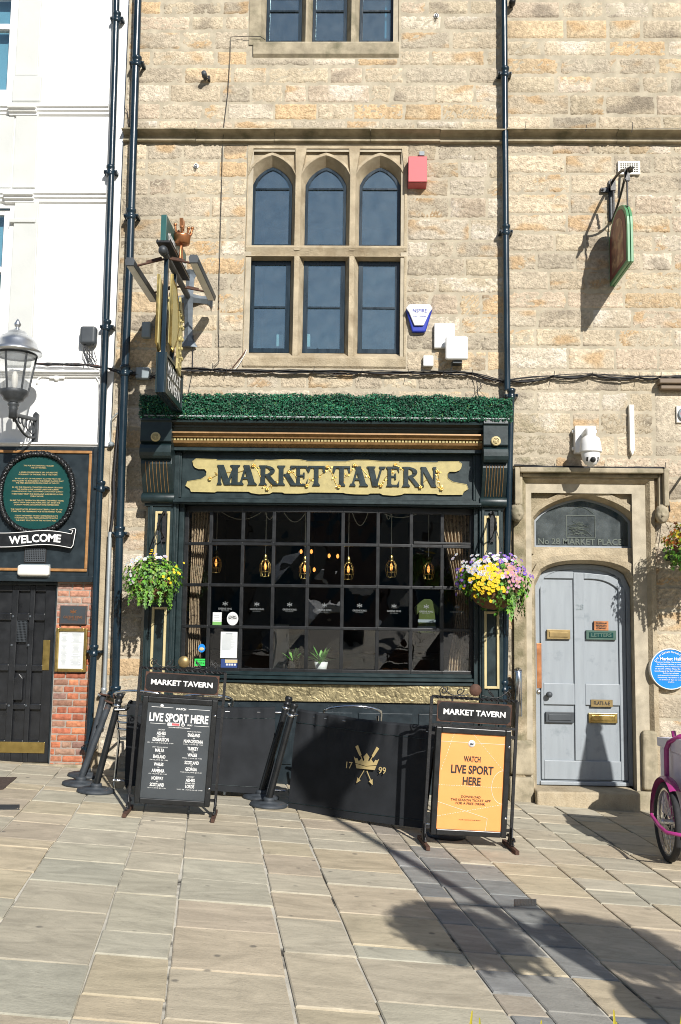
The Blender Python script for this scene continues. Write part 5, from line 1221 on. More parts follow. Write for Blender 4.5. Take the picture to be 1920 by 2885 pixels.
TX = [('THIS PUB WAS ORIGINALLY CALLED', 1313, 88), ('THE CITY TAVERN.', 1319, 46), ('A SERIES OF EVENTS SINCE 2001 ENSURED THE', 1332, 112), ('POPULARITY OF THIS PUB. THIS IS THE STORY.', 1338, 114), ('IN 1851 AN ACT OF PARLIAMENT ALLOWED MEAT, FISH', 1350, 134), ('AND POULTRY TO BE TRADED IN THE MARKET PLACE SO THAT', 1356, 150), ('THE AREA BECAME THE FOCAL POINT OF THE CITY.', 1362, 128), ('IN 1853 THE COUNCIL COMMITTEE OF DURHAM DECLARED', 1374, 148), ('THE WATER IN THE MARKET UNFIT FOR HUMAN', 1380, 122), ('CONSUMPTION SO THAT CUSTOMERS COULD ONLY QUENCH', 1386, 150), ('THEIR THIRST FROM THE EXCELLENT ALES SERVED IN THIS', 1393, 150), ('PUBLIC HOUSE.', 1399, 38), ('IN 1865 THE CITY TAVERN WAS RE-NAMED THE MARKET HOTEL', 1411, 157), ('AND IT GREW EVEN MORE POPULAR IN 1871 WHEN THE', 1417, 136), ('DURHAM MINERS ASSOCIATION WAS FORMED HERE.', 1423, 130), ('THE MARKET HOTEL BECAME SO SUCCESSFUL THAT BY 1940', 1436, 150), ('IT WAS THE ONLY REMAINING PUB IN THE MARKET PLACE.', 1442, 147), ("TODAY THE MARKET TAVERN IS MAINTAINING IT'S", 1454, 126), ('TRADITION AS A VERY POPULAR PLACE TO SAMPLE', 1460, 126), ("THE FINEST SELECTION OF THE NATION'S ALES.", 1467, 118)]
mb = MB()
for s_, y, wd in TX: put_text(mb, s_, frame((c.x + .004, YS2 - .0215, Z_(105, y, YS2)), (1, 0, 0), (0, 0, 1), (0, -1, 0)), w=wd / 292., h=.0135, bold=.01)
mb.build('lettering', MT['goldink'], t)
mb = MB(); xa, xb = X_(-20, 1520, YS2 - .06), X_(213, 1520, YS2 - .06); zt_, zb3 = Z_(105, 1499, YS2 - .06), Z_(105, 1540, YS2 - .06); rows = []
N_ = 24
wv_ = lambda u: .022 * math.sin(u * math.pi) - .012 * math.sin(u * 2 * math.pi)
up_ = [(xa + (xb - xa - .04) * i / N_, YS2 - .062, zt_ + wv_(i / N_) - .012) for i in range(N_ + 1)]; dn_ = [(p[0], p[1], p[2] - (zt_ - zb3)) for p in up_]
bk = lambda L_: [(p[0], YS2 - .02, p[2]) for p in L_]
mb.loft([bk(up_), up_, dn_, bk(dn_)], False, 0, None, False)
tail = [(xb - .042, zb3 - .01), (xb - .02, zb3 + .02), (xb, zt_ + .03), (xb - .012, zt_ + .045), (xb - .07, zt_ + .025), (xb - .042, zt_ - .004)]
mb.prism(tail, YS2 - .05, YS2 - .02)
rb = mb.build('ribbon', MT['shopblack'], t)
mb = MB(); mb.tube([(p[0], p[1] - .002, p[2] - .003) for p in up_] + [(xb - .03, YS2 - .055, zt_ + .02), (xb - .07, YS2 - .055, zt_ + .028), (xb - .012, YS2 - .055, zt_ + .042), (xb - .002, YS2 - .055, zt_ + .028), (xb - .022, YS2 - .055, zb3 + .02), (xb - .04, YS2 - .055, zb3 - .008)], .004, 5); mb.tube([(p[0], p[1] - .002, p[2] + .003) for p in dn_], .004, 5)
WW = [max(v[0] for v in text_raw(ch, .035)[0]) - min(v[0] for v in text_raw(ch, .035)[0]) + .12 for ch in 'WELCOME']
for i, ch in enumerate('WELCOME'):
    u = .20 + .63 * (sum(WW[:i]) + WW[i] / 2) / sum(WW); z = zt_ + wv_(u) - .012 - (zt_ - zb3) / 2; sl_ = (wv_(u + .02) - wv_(u - .02)) / (.04 * (xb - xa)); put_text(mb, ch, frame((xa + (xb - xa) * u, YS2 - .0645, z), (1, 0, sl_), (-sl_, 0, 1), (0, -1, 0)), h=.075, bold=.035)
mb.build('lettering', MT['whiteink'], rb)
t = thing('vent_grille', 'square dark metal vent grille under the WELCOME ribbon', 'vent', F(98, 1582, YS2)); r = RB(72, 1545, 127, 1582, YS2 - .01); mb = MB()
for i in range(12): x = r[0] + (r[1] - r[0]) * i / 11; mb.box(x - .004, x + .004, YS2 - .012, YS2 + .0, r[2], r[3])
for i in range(8): z = r[2] + (r[3] - r[2]) * i / 7; mb.box(r[0], r[1], YS2 - .0115, YS2 + .0, z - .004, z + .004)
mb.build('grille', MT['greyplastic'], t); mb = MB(); mb.box(r[0] - .012, r[1] + .012, YS2 - .004, YS2 + .001, r[2] - .012, r[3] + .012); mb.build('backing', MT['dark'], t)
t = thing('bulkhead_light', 'long white bulkhead light over the black door', 'light', F(93, 1622, YS2)); r = RB(48, 1592, 138, 1622, YS2 - .09); mb = MB(); mb.box(r[0], r[1], YS2 - .09, YS2 - .02, r[2], r[3]); mb.build('diffuser', MT['offwhite'], t, .022, seg=3)
mb = MB(); mb.box(r[0] + .01, r[1] - .01, YS2 - .03, YS2 + .002, r[2] - .012, r[3] + .012); mb.build('base', MT['midgrey'], t, .004)
t = thing('brewery_plaque', 'small black plaque with gilt emblem lettered GREENE KING on the brick pier', 'plaque', F(206, 1758, -.05)); r = RB(169, 1706, 244, 1759, -.06); mb = MB(); mb.box(r[0], r[1], -.06, -.022, r[2], r[3]); mb.build('panel', MT['board'], t, .003)
mb = MB(); xc, zc2 = (r[0] + r[1]) / 2, (r[2] + r[3]) / 2; fm = lambda x, z: frame((xc + x, -.0615, zc2 + z), (1, 0, 0), (0, 0, 1), (0, -1, 0))
put_text(mb, 'GREENE KING', fm(0, -.022), w=.185, h=.026, bold=.01); put_text(mb, 'BURY ST EDMUNDS', fm(0, -.048), w=.10, h=.01)
for q in range(6):
    a = q * math.pi / 3 + .5; mb.bar((xc + .012 * math.cos(a), -.061, zc2 + .032 + .01 * math.sin(a)), (xc + .036 * math.cos(a), -.061, zc2 + .032 + .026 * math.sin(a)), .006, .002, (0, 1, 0))
mb.prism([(xc - .022, zc2 + .022), (xc + .022, zc2 + .022), (xc + .026, zc2 + .045), (xc + .012, zc2 + .034), (xc, zc2 + .046), (xc - .012, zc2 + .034), (xc - .026, zc2 + .045)], -.0618, -.059)
for a in ((r[0] + .004, r[0] + .006, r[2] + .004, r[3] - .004), (r[1] - .006, r[1] - .004, r[2] + .004, r[3] - .004), (r[0] + .006, r[1] - .006, r[3] - .006, r[3] - .004), (r[0] + .006, r[1] - .006, r[2] + .004, r[2] + .006)): mb.box(a[0], a[1], -.0612, -.058, a[2], a[3])
mb.build('lettering', MT['copper'], t)
t = thing('menu_case', 'brass framed menu case on the brick pier', 'menu case', F(202, 1893, -.05)); r = RB(156, 1770, 244, 1893, -.07); mb = MB(); b_ = .03
for a in ((r[0], r[0] + b_, r[2], r[3]), (r[1] - b_, r[1], r[2], r[3]), (r[0] + b_, r[1] - b_, r[2], r[2] + b_), (r[0] + b_, r[1] - b_, r[3] - b_, r[3])): mb.box(a[0], a[1], -.07, -.022, a[2], a[3])
mb.build('frame', MT['brass'], t, .006); mb = MB(); mb.box(r[0] + b_, r[1] - b_, -.05, -.024, r[2] + b_, r[3] - b_); pg = mb.build('menu', MT['paper'], t)
mb = MB(); rg = random.Random(2)
for col_, x0, x1 in ((0, r[0] + .05, r[0] + .11), (1, r[0] + .14, r[1] - .05)):
    z = r[3] - .05
    while z > r[2] + .06:
        if rg.random() > .12: ln = (x1 - x0) * rg.uniform(.4, 1); xm = (x0 + x1) / 2; mb.box(xm - ln / 2, xm + ln / 2, -.0508, -.049, z - .0022, z)
        z -= .0085
mb.build('print', MT['midgrey'], pg)
mb = MB(); c = F(313, 1251, -.06); mb.lathe([(.001, -.03), (.022, -.026), (.026, 0), (.026, .03)], (c.x, -.05, c.z), 16, 0, None, 'y'); mb.tube([F(x, y, -.05) for x, y in ((313, 1248), (312, 1215), (314, 1180), (330, 1165), (345, 1160))], .006, 6)
fixture('round_socket', 'small round grey socket with a cable between the left drainpipes', 'socket', mb, MT['midgrey'], 0)

# ================================================================== WALL LANTERN
t = thing('wall_lantern', 'large grey wall lantern with domed lid and tapering glass on the white wall', 'wall lantern', F(100, 1210, -.04))
YL = -.56; c = F(46, 1000, YL); sc = 1 / (FPX / (YL - CAM.y)); zz = lambda p: Z_(46, p, YL); wd = lambda p: p * sc
mb = MB(); mb.lathe([(.001, zz(897)), (wd(5), zz(903)), (wd(11), zz(914)), (wd(9), zz(920)), (wd(4), zz(924)), (wd(10), zz(928)), (wd(12), zz(932))], (c.x, YL, 0), 16); mb.build('finial', MT['alu'], t)
mb = MB(); mb.lathe([(wd(10), zz(930)), (wd(26), zz(936)), (wd(30), zz(944)), (wd(44), zz(950)), (wd(57), zz(966)), (wd(62), zz(982)), (wd(73), zz(990)), (wd(74), zz(996)), (wd(64), zz(998)), (wd(60), zz(1000))], (c.x, YL, 0), 36); mb.build('dome', MT['alu'], t)
mb = MB(); gt, gb, rt_, rb_ = zz(1000), zz(1104), wd(58), wd(39)
mb.lathe([(rt_ + .006, gt + .006), (rt_ + .012, gt - .004), (rt_ + .004, gt - .014)], (c.x, YL, 0), 32, 0, None, 'z', True, False)
for k in range(6):
    a = k * math.pi / 3 + .35; mb.tube([(c.x + math.cos(a) * rt_, YL + math.sin(a) * rt_, gt), (c.x + math.cos(a) * rb_, YL + math.sin(a) * rb_, gb)], .009, 6)
mb.lathe([(rb_ + .004, gb + .012), (rb_ + .012, gb), (rb_ + .002, gb - .03), (rb_ * .78, zz(1122)), (rb_ * .72, zz(1128)), (rb_ * .34, zz(1134)), (rb_ * .42, zz(1138)), (rb_ * .42, zz(1142)), (rb_ * .32, zz(1146)), (rb_ * .36, zz(1150)), (wd(12), zz(1156)), (wd(12), zz(1178)), (.001, zz(1178))], (c.x, YL, 0), 24); mb.build('frame', MT['irongrey'], t)
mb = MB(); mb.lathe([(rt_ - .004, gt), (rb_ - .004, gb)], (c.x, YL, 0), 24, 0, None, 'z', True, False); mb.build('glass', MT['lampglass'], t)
mb = MB(); mb.lathe([(.001, gb), (.02, gb), (.02, gb + .05), (.03, gb + .08), (.03, gb + .16), (.012, gb + .2), (.001, gb + .2)], (c.x, YL, 0), 14); mb.build('lamp', MT['offwhite'], t)
r = RB(93, 1168, 109, 1248, -.05); mb = MB(); mb.box(r[0], r[1], -.07, -.03, r[2], r[3]); mb.prism([(r[0], r[3]), (r[1], r[3]), ((r[0] + r[1]) / 2, r[3] + .03)], -.07, -.03); mb.build('wall_plate', MT['irongrey'], t, .006)
xw = (r[0] + r[1]) / 2; zt_ = zz(1166); mb = MB()
mb.tube([(c.x, YL, zt_), (c.x + (xw - c.x) * .1, YL + .06, zt_ + .0), (xw, -.06, Z_(100, 1182, -.06))], .02, 10)
a0, a1 = Vector((c.x, YL + .04, zt_ - .03)), Vector((xw, -.07, r[2] + .05))
sw = [a0.lerp(a1, u) + Vector((0, 0, -.06 * math.sin(math.pi * u))) for u in [k / 10 for k in range(11)]]; mb.tube(sw, .013, 8)
for u in (.3, .5, .7, .85):
    p = a0.lerp(a1, u); q = Vector((c.x, YL, zt_)).lerp(Vector((xw, -.06, Z_(100, 1182, -.06))), u); m_ = p.lerp(q, .5); rr = (q - p).length * .42
    dy = (a1 - a0).normalized(); mb.tube([m_ + Vector((dy.x, dy.y, 0)).normalized() * rr * math.cos(a) + Vector((0, 0, rr * math.sin(a))) for a in [k * math.pi / 7 for k in range(14)]], .007, 6, 0, None, False, True)
mb.tube([a0 + Vector((0, .012 * math.cos(a) - .01, .026 * math.sin(a) - .01)) for a in [k * .5 for k in range(12)]], .009, 6); mb.build('bracket', MT['irongrey'], t)
# ================================================================== HANGING SIGN ON THE RIGHT
t = thing('hanging_sign', 'green rimmed hanging board on a black bracket high on the right wall', 'hanging sign', F(1724, 590, -.05))
XH = X_(1722, 560, 0)
pl = FX(1778, 740, XH); pin = FX(1725, 806, XH); YO, YI = pl.y, pin.y
zbt = (pl.z + pin.z) / 2; ztop = zbt + .80 * 1.0
ztop = FX(1752, 578, XH).z
def arch_yz(y0, y1, z0, z1, n=12):
    ym, hw = (y0 + y1) / 2, (y1 - y0) / 2; h = min(hw * .95, (z1 - z0) * .45)
    return [(y0, z0), (y1, z0), (y1, z1 - h)] + [(ym + hw * math.cos(a), z1 - h + h * math.sin(a)) for a in [math.pi * k / n for k in range(1, n)]] + [(y0, z1 - h)]
fr = lambda a, b_, d: (d, a, b_)
zH1 = FX(1752, 580, XH).z
ol = arch_yz(YO, YI, zbt, zH1)
mb = MB(); mb.prism(ol, XH - .028, XH - .003, 0, None, fr); mb.prism(ol, XH + .003, XH + .028, 0, None, fr); mb.prism([(a * .97 + (YO + YI) / 2 * .03, b_ * .97 + (zbt + zH1) / 2 * .03) for a, b_ in ol], XH - .003, XH + .003, 0, None, fr); bd = mb.build('board', MT['hidegreen'], t, .003)
for sgn in (-1, 1):
    mb = MB(); k_ = .87; i2 = [((YO + YI) / 2 + (a - (YO + YI) / 2) * k_, (zbt + zH1) / 2 + (b_ - (zbt + zH1) / 2) * (k_ + .03)) for a, b_ in ol]
    mb.prism(i2, XH + sgn * .0285, XH + sgn * .031, 0, None, fr); mb.build('painted_panel', MT['signred'], bd)
    mb = MB(); k2 = .62; i3 = [((YO + YI) / 2 + (a - (YO + YI) / 2) * k2, (zbt + zH1) / 2 - .02 + (b_ - (zbt + zH1) / 2) * (k2 + .1)) for a, b_ in ol]
    mb.prism(i3, XH + sgn * .0312, XH + sgn * .0325, 0, None, fr)
    mb.build('picture_panel', mat('painted_picture', (.22, .11, .07), .5, var=.9, scale=9, dirt=((.40, .28, .16), 7, .5, .6)), bd)
mb = MB(); tip = FX(1784, 470, XH); 
wt, wb = FX(1722, 518, XH), FX(1721, 630, XH); wt = Vector((XH, -.01, Z_(1722, 520, 0))); wb = Vector((XH, -.01, Z_(1721, 625, 0)))
mb.bar(wt + Vector((0, -.012, .03)), wb + Vector((0, -.012, -.01)), .06, .02, (0, 1, 0)); mb.bar(wt + Vector((-.11, -.012, -.07)), wt + Vector((.04, -.012, -.07)), .05, .02, (0, 1, 0))
for p in (wt + Vector((0, -.03, .02)), wb + Vector((0, -.03, 0)), wt + Vector((-.09, -.03, -.07))): mb.sphere(p, .014, 8)
mb.build('wall_plate', MT['irongrey'], t, .004)
mb = MB(); a0 = wt + Vector((0, -.02, .0)); tipv = Vector((XH, YO - .10, tip.z))
tipv = FX(1776, 478, XH); tipv = Vector((XH, tipv.y, tipv.z))
arm = [a0.lerp(tipv, u) + Vector((0, 0, .05 * math.sin(math.pi * u))) for u in [k / 8 for k in range(9)]]; mb.tube(arm, .014, 8)
br = [wb.lerp(a0.lerp(tipv, .8), u) - Vector((0, .0, .04 * math.sin(math.pi * u))) for u in [k / 8 for k in range(9)]]; mb.tube(br, .012, 8); mb.bar(a0.lerp(tipv, .45), wb.lerp(a0.lerp(tipv, .8), .5), .02, .02)
mb.sphere(tipv, .03, 10); mb.tube([tipv, tipv + (tipv - a0).normalized() * .10], [.02, .012], 8)
for u in (.93, .3):
    p = a0.lerp(tipv, u); y = YO + .08 if u > .5 else YI - .1; pz = a0.lerp(tipv, (y - a0.y) / (tipv.y - a0.y)).z
    zt2 = zH1 - .10 if u > .5 else zH1 - .1
    mb.tube([(XH, y, pz + .02), (XH, y, zt2)], .009, 6); mb.bar((XH - .0, y, pz + .03), (XH, y, pz - .09), .05, .03, (0, 1, 0))
mb.build('bracket', MT['ironblack'], t)
# ================================================================== PROJECTING PUB SIGN ON THE LEFT
t = thing('projecting_pub_sign', 'tall projecting pub sign with gilt boards, copper crown and two strip lights', 'pub sign', F(537, 832, 0))
A0 = F(536, 834, 0); XS = A0.x; BL = FX(462, 709, XS); A0.z = BL.z
AEND = Vector((XS, BL.y, A0.z)); AY = BL.y      # horizontal arm
yat = lambda px, py, X: FX(px, py, X).y
mb = MB(); mb.tube([(XS, -.02, A0.z), (XS, AY, A0.z)], .028, 12); mb.sphere((XS, AY - .03, A0.z), .043, 14); mb.lathe([(.02, .0), (.04, .02), (.02, .05)], (XS, AY + .0, A0.z), 12, 0, None, 'y'); mb.build('arm', MT['irongrey'], t)
mb = MB()                                   # forged cross-shaped wall plate
for d_, l_ in ((Vector((0, 0, 1)), .30), (Vector((0, 0, -1)), .50), (Vector((1, 0, 0)), .24), (Vector((-1, 0, 0)), .20)):
    s_ = Vector((d_.z, 0, -d_.x)); o = Vector((XS, -.02, A0.z)); rings = []
    for k in range(9):
        u = k / 8; w_ = .052 - .012 * math.sin(u * 3) + (.05 * (u - .8) / .2 if u > .8 else 0); y = -.02 - .10 * (1 - u) ** 3 - (.03 * ((u - .85) / .15) if u > .85 else 0)
        p = o + d_ * l_ * u; rings.append([p + s_ * w_ + Vector((0, y + .03, 0)), p + Vector((0, y - .004, 0)), p - s_ * w_ + Vector((0, y + .03, 0)), p + Vector((0, .012, 0))])
    mb.loft(rings, True, 0, None, False, True)
mb.build('wall_plate', MT['steelgrey'], t)
# top board with its tray
yb0 = AY - .02; yb1 = min(-.12, max(AY + .6, yat(532, 778, XS + .05)))
zt_ = A0.z + .075
mb = MB(); tw = .075
mb.box(XS - .065, XS + .06, yb0 - .01, yb1 + .01, zt_, zt_ + .018); 
for s in (-1, 1): mb.tube([(XS + s * .058, yb0, zt_ + .03), (XS + s * .058, yb1, zt_ + .03)], .005, 5)
mb.build('tray', MT['ironblack'], t)
z1 = zt_ + .26; mb = MB(); mb.box(XS - .03, XS + .02, yb0, yb1, zt_ + .02, z1); tb = mb.build('top_board', MT['signgreen'], t, .003)
mb = MB(); put_text(mb, 'GREENE KING', frame((XS + .0215, (yb0 + yb1) / 2, zt_ + .09), (0, 1, 0), (0, 0, 1), (1, 0, 0)), w=(yb1 - yb0) * .86, h=.085, bold=.03, d=.0); 
for k in range(len(mb.f)): pass
lt = MB(); vs = mb.v[:]; lt.merge(mb); lt.merge(mb, Matrix.Translation((.012, 0, 0))); lt.build('lettering', MT['whiteink'], tb)
mb = MB(); cc = Vector((XS + .085, AY + .36, zt_ + .20))   # copper crown with crossed arrows
mb.lathe([(.05, -.07), (.075, -.06), (.082, .0), (.084, .012), (.078, .02), (.07, .02)], cc, 20)
for k in range(9):
    a = 2 * math.pi * k / 9; p = cc + Vector((.082 * math.cos(a), .082 * math.sin(a), .02)); h = .06 if k % 3 == 0 else .035; mb.tube([p, p + Vector((.012 * math.cos(a), .012 * math.sin(a), h))], .011, 6); mb.sphere(p + Vector((.014 * math.cos(a), .014 * math.sin(a), h + .01)), .017, 8)
for s in (-1, 1):
    a, b_ = cc + Vector((0, s * .05, -.22)), cc + Vector((0, -s * .04, .17)); mb.tube([a, b_], .012, 6); mb.bar(b_ - (b_ - a).normalized() * .09, b_, .038, .03, (1, 0, 0))
mb.build('crown', MT['copper'], tb)
# strip lights on cross rods
XLs, XRs = None, None
for (o, i_, nmx) in (((366, 738), (434, 832), 'l'), ((546, 730), (597, 835), 'r')):
    yo = AY + .03; po = F(*o, yo); X = po.x; pi_ = FX(*i_, X); z = po.z; L1 = min(yo + .75, -.2) if abs(pi_.y) > 2 or pi_.y < yo else pi_.y
    L1 = max(yo + .45, min(-.18, L1))
    st = MB(); pr = [(-.036, -.03), (.036, -.03), (.045, .015), (.03, .042), (-.03, .042), (-.045, .015)]
    st.loft([[(X + a, yo, z + b_) for a, b_ in pr], [(X + a, L1, z + b_) for a, b_ in pr]], True, 0, None, False, True); lp = st.build('strip_light', MT['brassold'] if False else MT['greyplastic'], t, .004)
    tr = MB(); tr.box(X - .03, X + .03, yo + .02, L1 - .02, z - .034, z - .029); tr.build('diffuser', MT['offwhite'], lp)
    for yr in (yo + .12, L1 - .16):
        rd = MB(); rd.tube([(XS, yr, A0.z - .005), (X, yr, z)], .010, 6); rd.bar((XS + (X - XS) * .15, yr, A0.z - .004), (XS + (X - XS) * .6, yr, (A0.z + z) / 2), .03, .008, (0, 1, 0))
        rd.build('rod', MT['rust'], lp)
# posts
yp1 = yat(469, 760, XS); yp1 = AY + .14; yp2 = AY + .52
zlow = FX(466, 1075, XS).z; zlow = Z_(470, 985, yp1)
mb = MB()
for yp in (yp1, yp2): mb.box(XS - .02, XS + .02, yp - .02, yp + .02, Z_(470, 1000, yp1) - .0, A0.z + .0)
mb.build('post', MT['pipe'], t, .003)
# gilt boards either side of the posts: outer banner board and inner crest board
zA, zB = Z_(468, 776, yp1), Z_(468, 968, yp1)
yq0, yq1 = yp1 - .03, yp1 + .25
for s in (-1, 1):
    X = XS + s * .055; ban = [(yq0, zB), (yq0 + .10, zB - .05), (yq1, zB + .10), (yq1 + .05, zB + .22), (yq1, zA - .22), (yq1 - .1, zA - .06), (yq0 + .06, zA - .05), (yq0, zA)]
    mb = MB(); mb.prism(ban, X - .012, X + .012, 0, None, fr); gb_ = mb.build('gilt_board', MT['goldpaint'], t, .003)
    mb = MB(); mb.tube([(X + s * .008, a, b_) for a, b_ in ban], .012, 6, 0, None, False, True); mb.build('rim', MT['brass'], gb_)
    y2, y3 = yp2 - .10, yp2 + .15; zC, zD = zA - .12, zB - .14
    cr = [(y2, zD + .28), (y2 + .06, zD + .1), (y2 + .05, zD), (y3 - .02, zD - .03), (y3, zD + .12), (y3 - .03, zD + .2), (y3 + .01, zD + .34), (y3 - .02, zC - .2), (y3, zC - .1), (y2 + .12, zC + .06), (y2 + .04, zC - .15)]
    mb = MB(); mb.prism(cr, X - .01, X + .01, 0, None, fr); c2 = mb.build('crest_board', MT['goldpaint'], t, .003)
    mb = MB(); rg = random.Random(5)
    for k in range(26): mb.sphere((X + s * .016, rg.uniform(y2 + .06, y3 - .02), rg.uniform(zD + .03, zC - .08)), rg.uniform(.010, .022), 8, 0, None, (.7, 1, 1))
    mb.build('crest_relief', MT['goldpaint'], c2)
# lower name board
yl0 = yp1 - .06; X = XS - .005; q0 = F(453, 1048, yl0); hz0, hz1 = Z_(453, 1105, yl0), Z_(453, 991, yl0)
X = F(454, 1048, yl0).x; yl1 = min(-.12, yat(513, 1056, X + .03))
mb = MB(); mb.box(X - .033, X + .033, yl0, yl1, hz0, hz1); lb = mb.build('name_board', MT['pipe'], t, .004)
mb = MB(); 
for s in (-1, 1):
    mb.box(X + s * .0335, X + s * .036, yl0 + .03, yl1 - .03, hz0 + .03, hz1 - .03)
    for a in ((yl0, yl0 + .03, hz0, hz1), (yl1 - .03, yl1, hz0, hz1), (yl0 + .03, yl1 - .03, hz0, hz0 + .03), (yl0 + .03, yl1 - .03, hz1 - .03, hz1)): mb.box(X + s * .0332, X + s * .047, *a)
mb.build('frame', MT['shop'], lb)
for s in (-1, 1):
    mb = MB()
    for wtxt, f_ in (('MARKET', .68), ('TAVERN', .32)): put_text(mb, wtxt, frame((X + s * .0372, (yl0 + yl1) / 2, hz0 + (hz1 - hz0) * f_), (0, s, 0), (0, 0, 1), (s, 0, 0)), w=(yl1 - yl0) * .74, h=.105, bold=.02)
    mb.build('lettering', MT['whiteink'], lb)
mb = MB(); mb.box(XS - .02, XS + .02, yp1 - .02, yp1 + .02, hz1 - .02, Z_(470, 1000, yp1) + .003); mb.box(XS - .02, XS + .02, yp2 - .02, yp2 + .02, hz1 - .02, Z_(470, 1000, yp1) + .003); mb.build('hanger', MT['pipe'], t)
# ================================================================== FOLIAGE HELPERS
def leaf_quad(mb, p, n, s, c, rg, asp=.62):
    n = Vector(n).normalized(); a = n.cross(Vector((rg.uniform(-1, 1), rg.uniform(-1, 1), rg.uniform(-1, 1))))
    if a.length < 1e-3: return
    a.normalize(); b_ = n.cross(a); p = Vector(p)
    mb.add([p - a * s, p - b_ * s * asp + n * s * .15, p + a * s, p + b_ * s * asp + n * s * .15], [(0, 1, 2), (0, 2, 3)], 0, c)
def ivy(mb, p, n, s, c, rg):
    n = Vector(n).normalized(); dn = Vector((rg.uniform(-.5, .5), rg.uniform(-.3, .3), -1)); a = (dn - n * dn.dot(n))
    if a.length < 1e-3: return
    a.normalize(); b_ = n.cross(a); p = Vector(p); L_ = [(1.0, 0), (.25, .38), (.3, .85), (-.25, .45), (-.55, .3), (-.4, 0), (-.55, -.3), (-.25, -.45), (.3, -.85), (.25, -.38)]
    mb.add([p + a * x * s + b_ * y * s + n * (abs(y) * .18 * s) for x, y in L_], [(5, 4, 3, 2, 1, 0), (5, 0, 9, 8, 7, 6)], 0, c)
def bloom(mb, p, n, s, c, rg, eye=(.8, .5, .02)):
    n = (Vector(n).normalized() + Vector((0, -.6, .25))).normalized(); a = n.cross(Vector((.1, .2, 1))).normalized(); b_ = n.cross(a); p = Vector(p); r0 = rg.uniform(0, 6)
    for k in range(5):
        t = r0 + k * 1.2566; d_ = a * math.cos(t) + b_ * math.sin(t); e = a * -math.sin(t) + b_ * math.cos(t); q = tuple(min(1, x * rg.uniform(.85, 1.1)) for x in c)
        mb.add([p, p + d_ * s * .55 + e * s * .5 + n * s * .12, p + d_ * s + n * s * .05, p + d_ * s * .55 - e * s * .5 + n * s * .12], [(0, 3, 2, 1)], 0, q)
    mb.add([p + a * s * .22 + n * s * .1, p + b_ * s * .22 + n * s * .1, p - a * s * .22 + n * s * .1, p - b_ * s * .22 + n * s * .1], [(0, 1, 2, 3)], 0, eye)
GRN = [(.10, .24, .025), (.14, .30, .03), (.07, .17, .02), (.18, .34, .04), (.05, .12, .02), (.12, .26, .05)]
def basket(name, label, c, R, flow, hook, seed, group, n_leaf=620, ivyside=0, chain_top=None, autumn=False, drop=.2, shadow_core=False):
    rg = random.Random(seed); c = Vector(c); t = thing(name, label, 'hanging basket', c, group)
    mb = MB(); mb.lathe([(.001, -R * .62), (R * .3, -R * .57), (R * .52, -R * .42), (R * .66, -R * .18), (R * .70, .0), (R * .6, .02), (.001, .01)], c, 20)
    if shadow_core: mb.sphere(c + Vector((0, 0, .05)), R * .86, 16, 0, None, (1, 1, .85))  # hidden ball added so the basket casts a denser shadow
    mb.build('coir_bowl', MT['coir'], t)
    mb = MB()
    for k in range(n_leaf):
        th = rg.uniform(0, 2 * math.pi); u = rg.uniform(-1, 1); rr = R * rg.uniform(.72, 1.06); d_ = Vector((math.cos(th) * math.sqrt(1 - u * u), math.sin(th) * math.sqrt(1 - u * u), u * .72))
        if u < -.35 and ivyside and d_.x * ivyside < .1 and rg.random() < .8: continue
        p = c + d_ * rr + Vector((0, 0, .04)); p.z -= max(0, -u) * R * rg.random() * drop
        n = (d_ + Vector((rg.uniform(-.5, .5), rg.uniform(-.5, .5), rg.uniform(.0, .7)))).normalized(); col = rg.choice(GRN)
        if autumn and u > .0: col = rg.choice([(.42, .30, .02), (.35, .10, .02), (.20, .28, .03)])
        ivy(mb, p, n, R * rg.uniform(.05, .105), tuple(q * rg.uniform(.75, 1.2) for q in col), rg)
    for k in range(16):                     # trailing stems
        a = rg.uniform(-2.8, -.3) if not ivyside else rg.choice((-1, 1)) * .6 + (-.9 if ivyside < 0 else -.5); p = c + Vector((math.cos(a) * R * .8, math.sin(a) * R * .8, -.02))
        ln = int(rg.uniform(3, 9))
        for q in range(ln):
            p = p + Vector((rg.uniform(-.012, .012), rg.uniform(-.008, .008), -R * .10)); ivy(mb, p, Vector((math.cos(a), math.sin(a), .3)), R * rg.uniform(.07, .11), rg.choice(GRN), rg)
    mb.build('foliage', MT['leaf'], t)['kind'] = 'stuff'
    mb = MB()
    for (dx, dz, sx, sz, n, cols, s) in flow:
        for k in range(n):
            x = dx + rg.gauss(0, 1) * sx; z = dz + rg.gauss(0, 1) * sz; rad = math.sqrt(min(.98, x * x + (z / .74) ** 2)); y = -math.sqrt(1 - rad * rad) if rg.random() < .8 else rg.uniform(-.4, .4)
            d_ = Vector((x, y, z)); p = c + d_ * R * 1.06 + Vector((0, 0, .045)); bloom(mb, p, d_, R * s * rg.uniform(.8, 1.15), rg.choice(cols), rg)
    fl = mb.build('flowers', MT['petal'], t); fl['kind'] = 'stuff'
    h = Vector(hook); mb = MB()
    for k in range(3):
        a = k * 2.094 + .5; b_ = c + Vector((math.cos(a) * R * .66, math.sin(a) * R * .66, .02)); n = 16
        for q in range(n):
            p0, p1 = b_.lerp(h, q / n), b_.lerp(h, (q + 1.25) / n); mb.tube([p0, p1], .0032 if q % 2 else .0045, 4)
    mb.build('chain', MT['irongrey'], t)
    return t
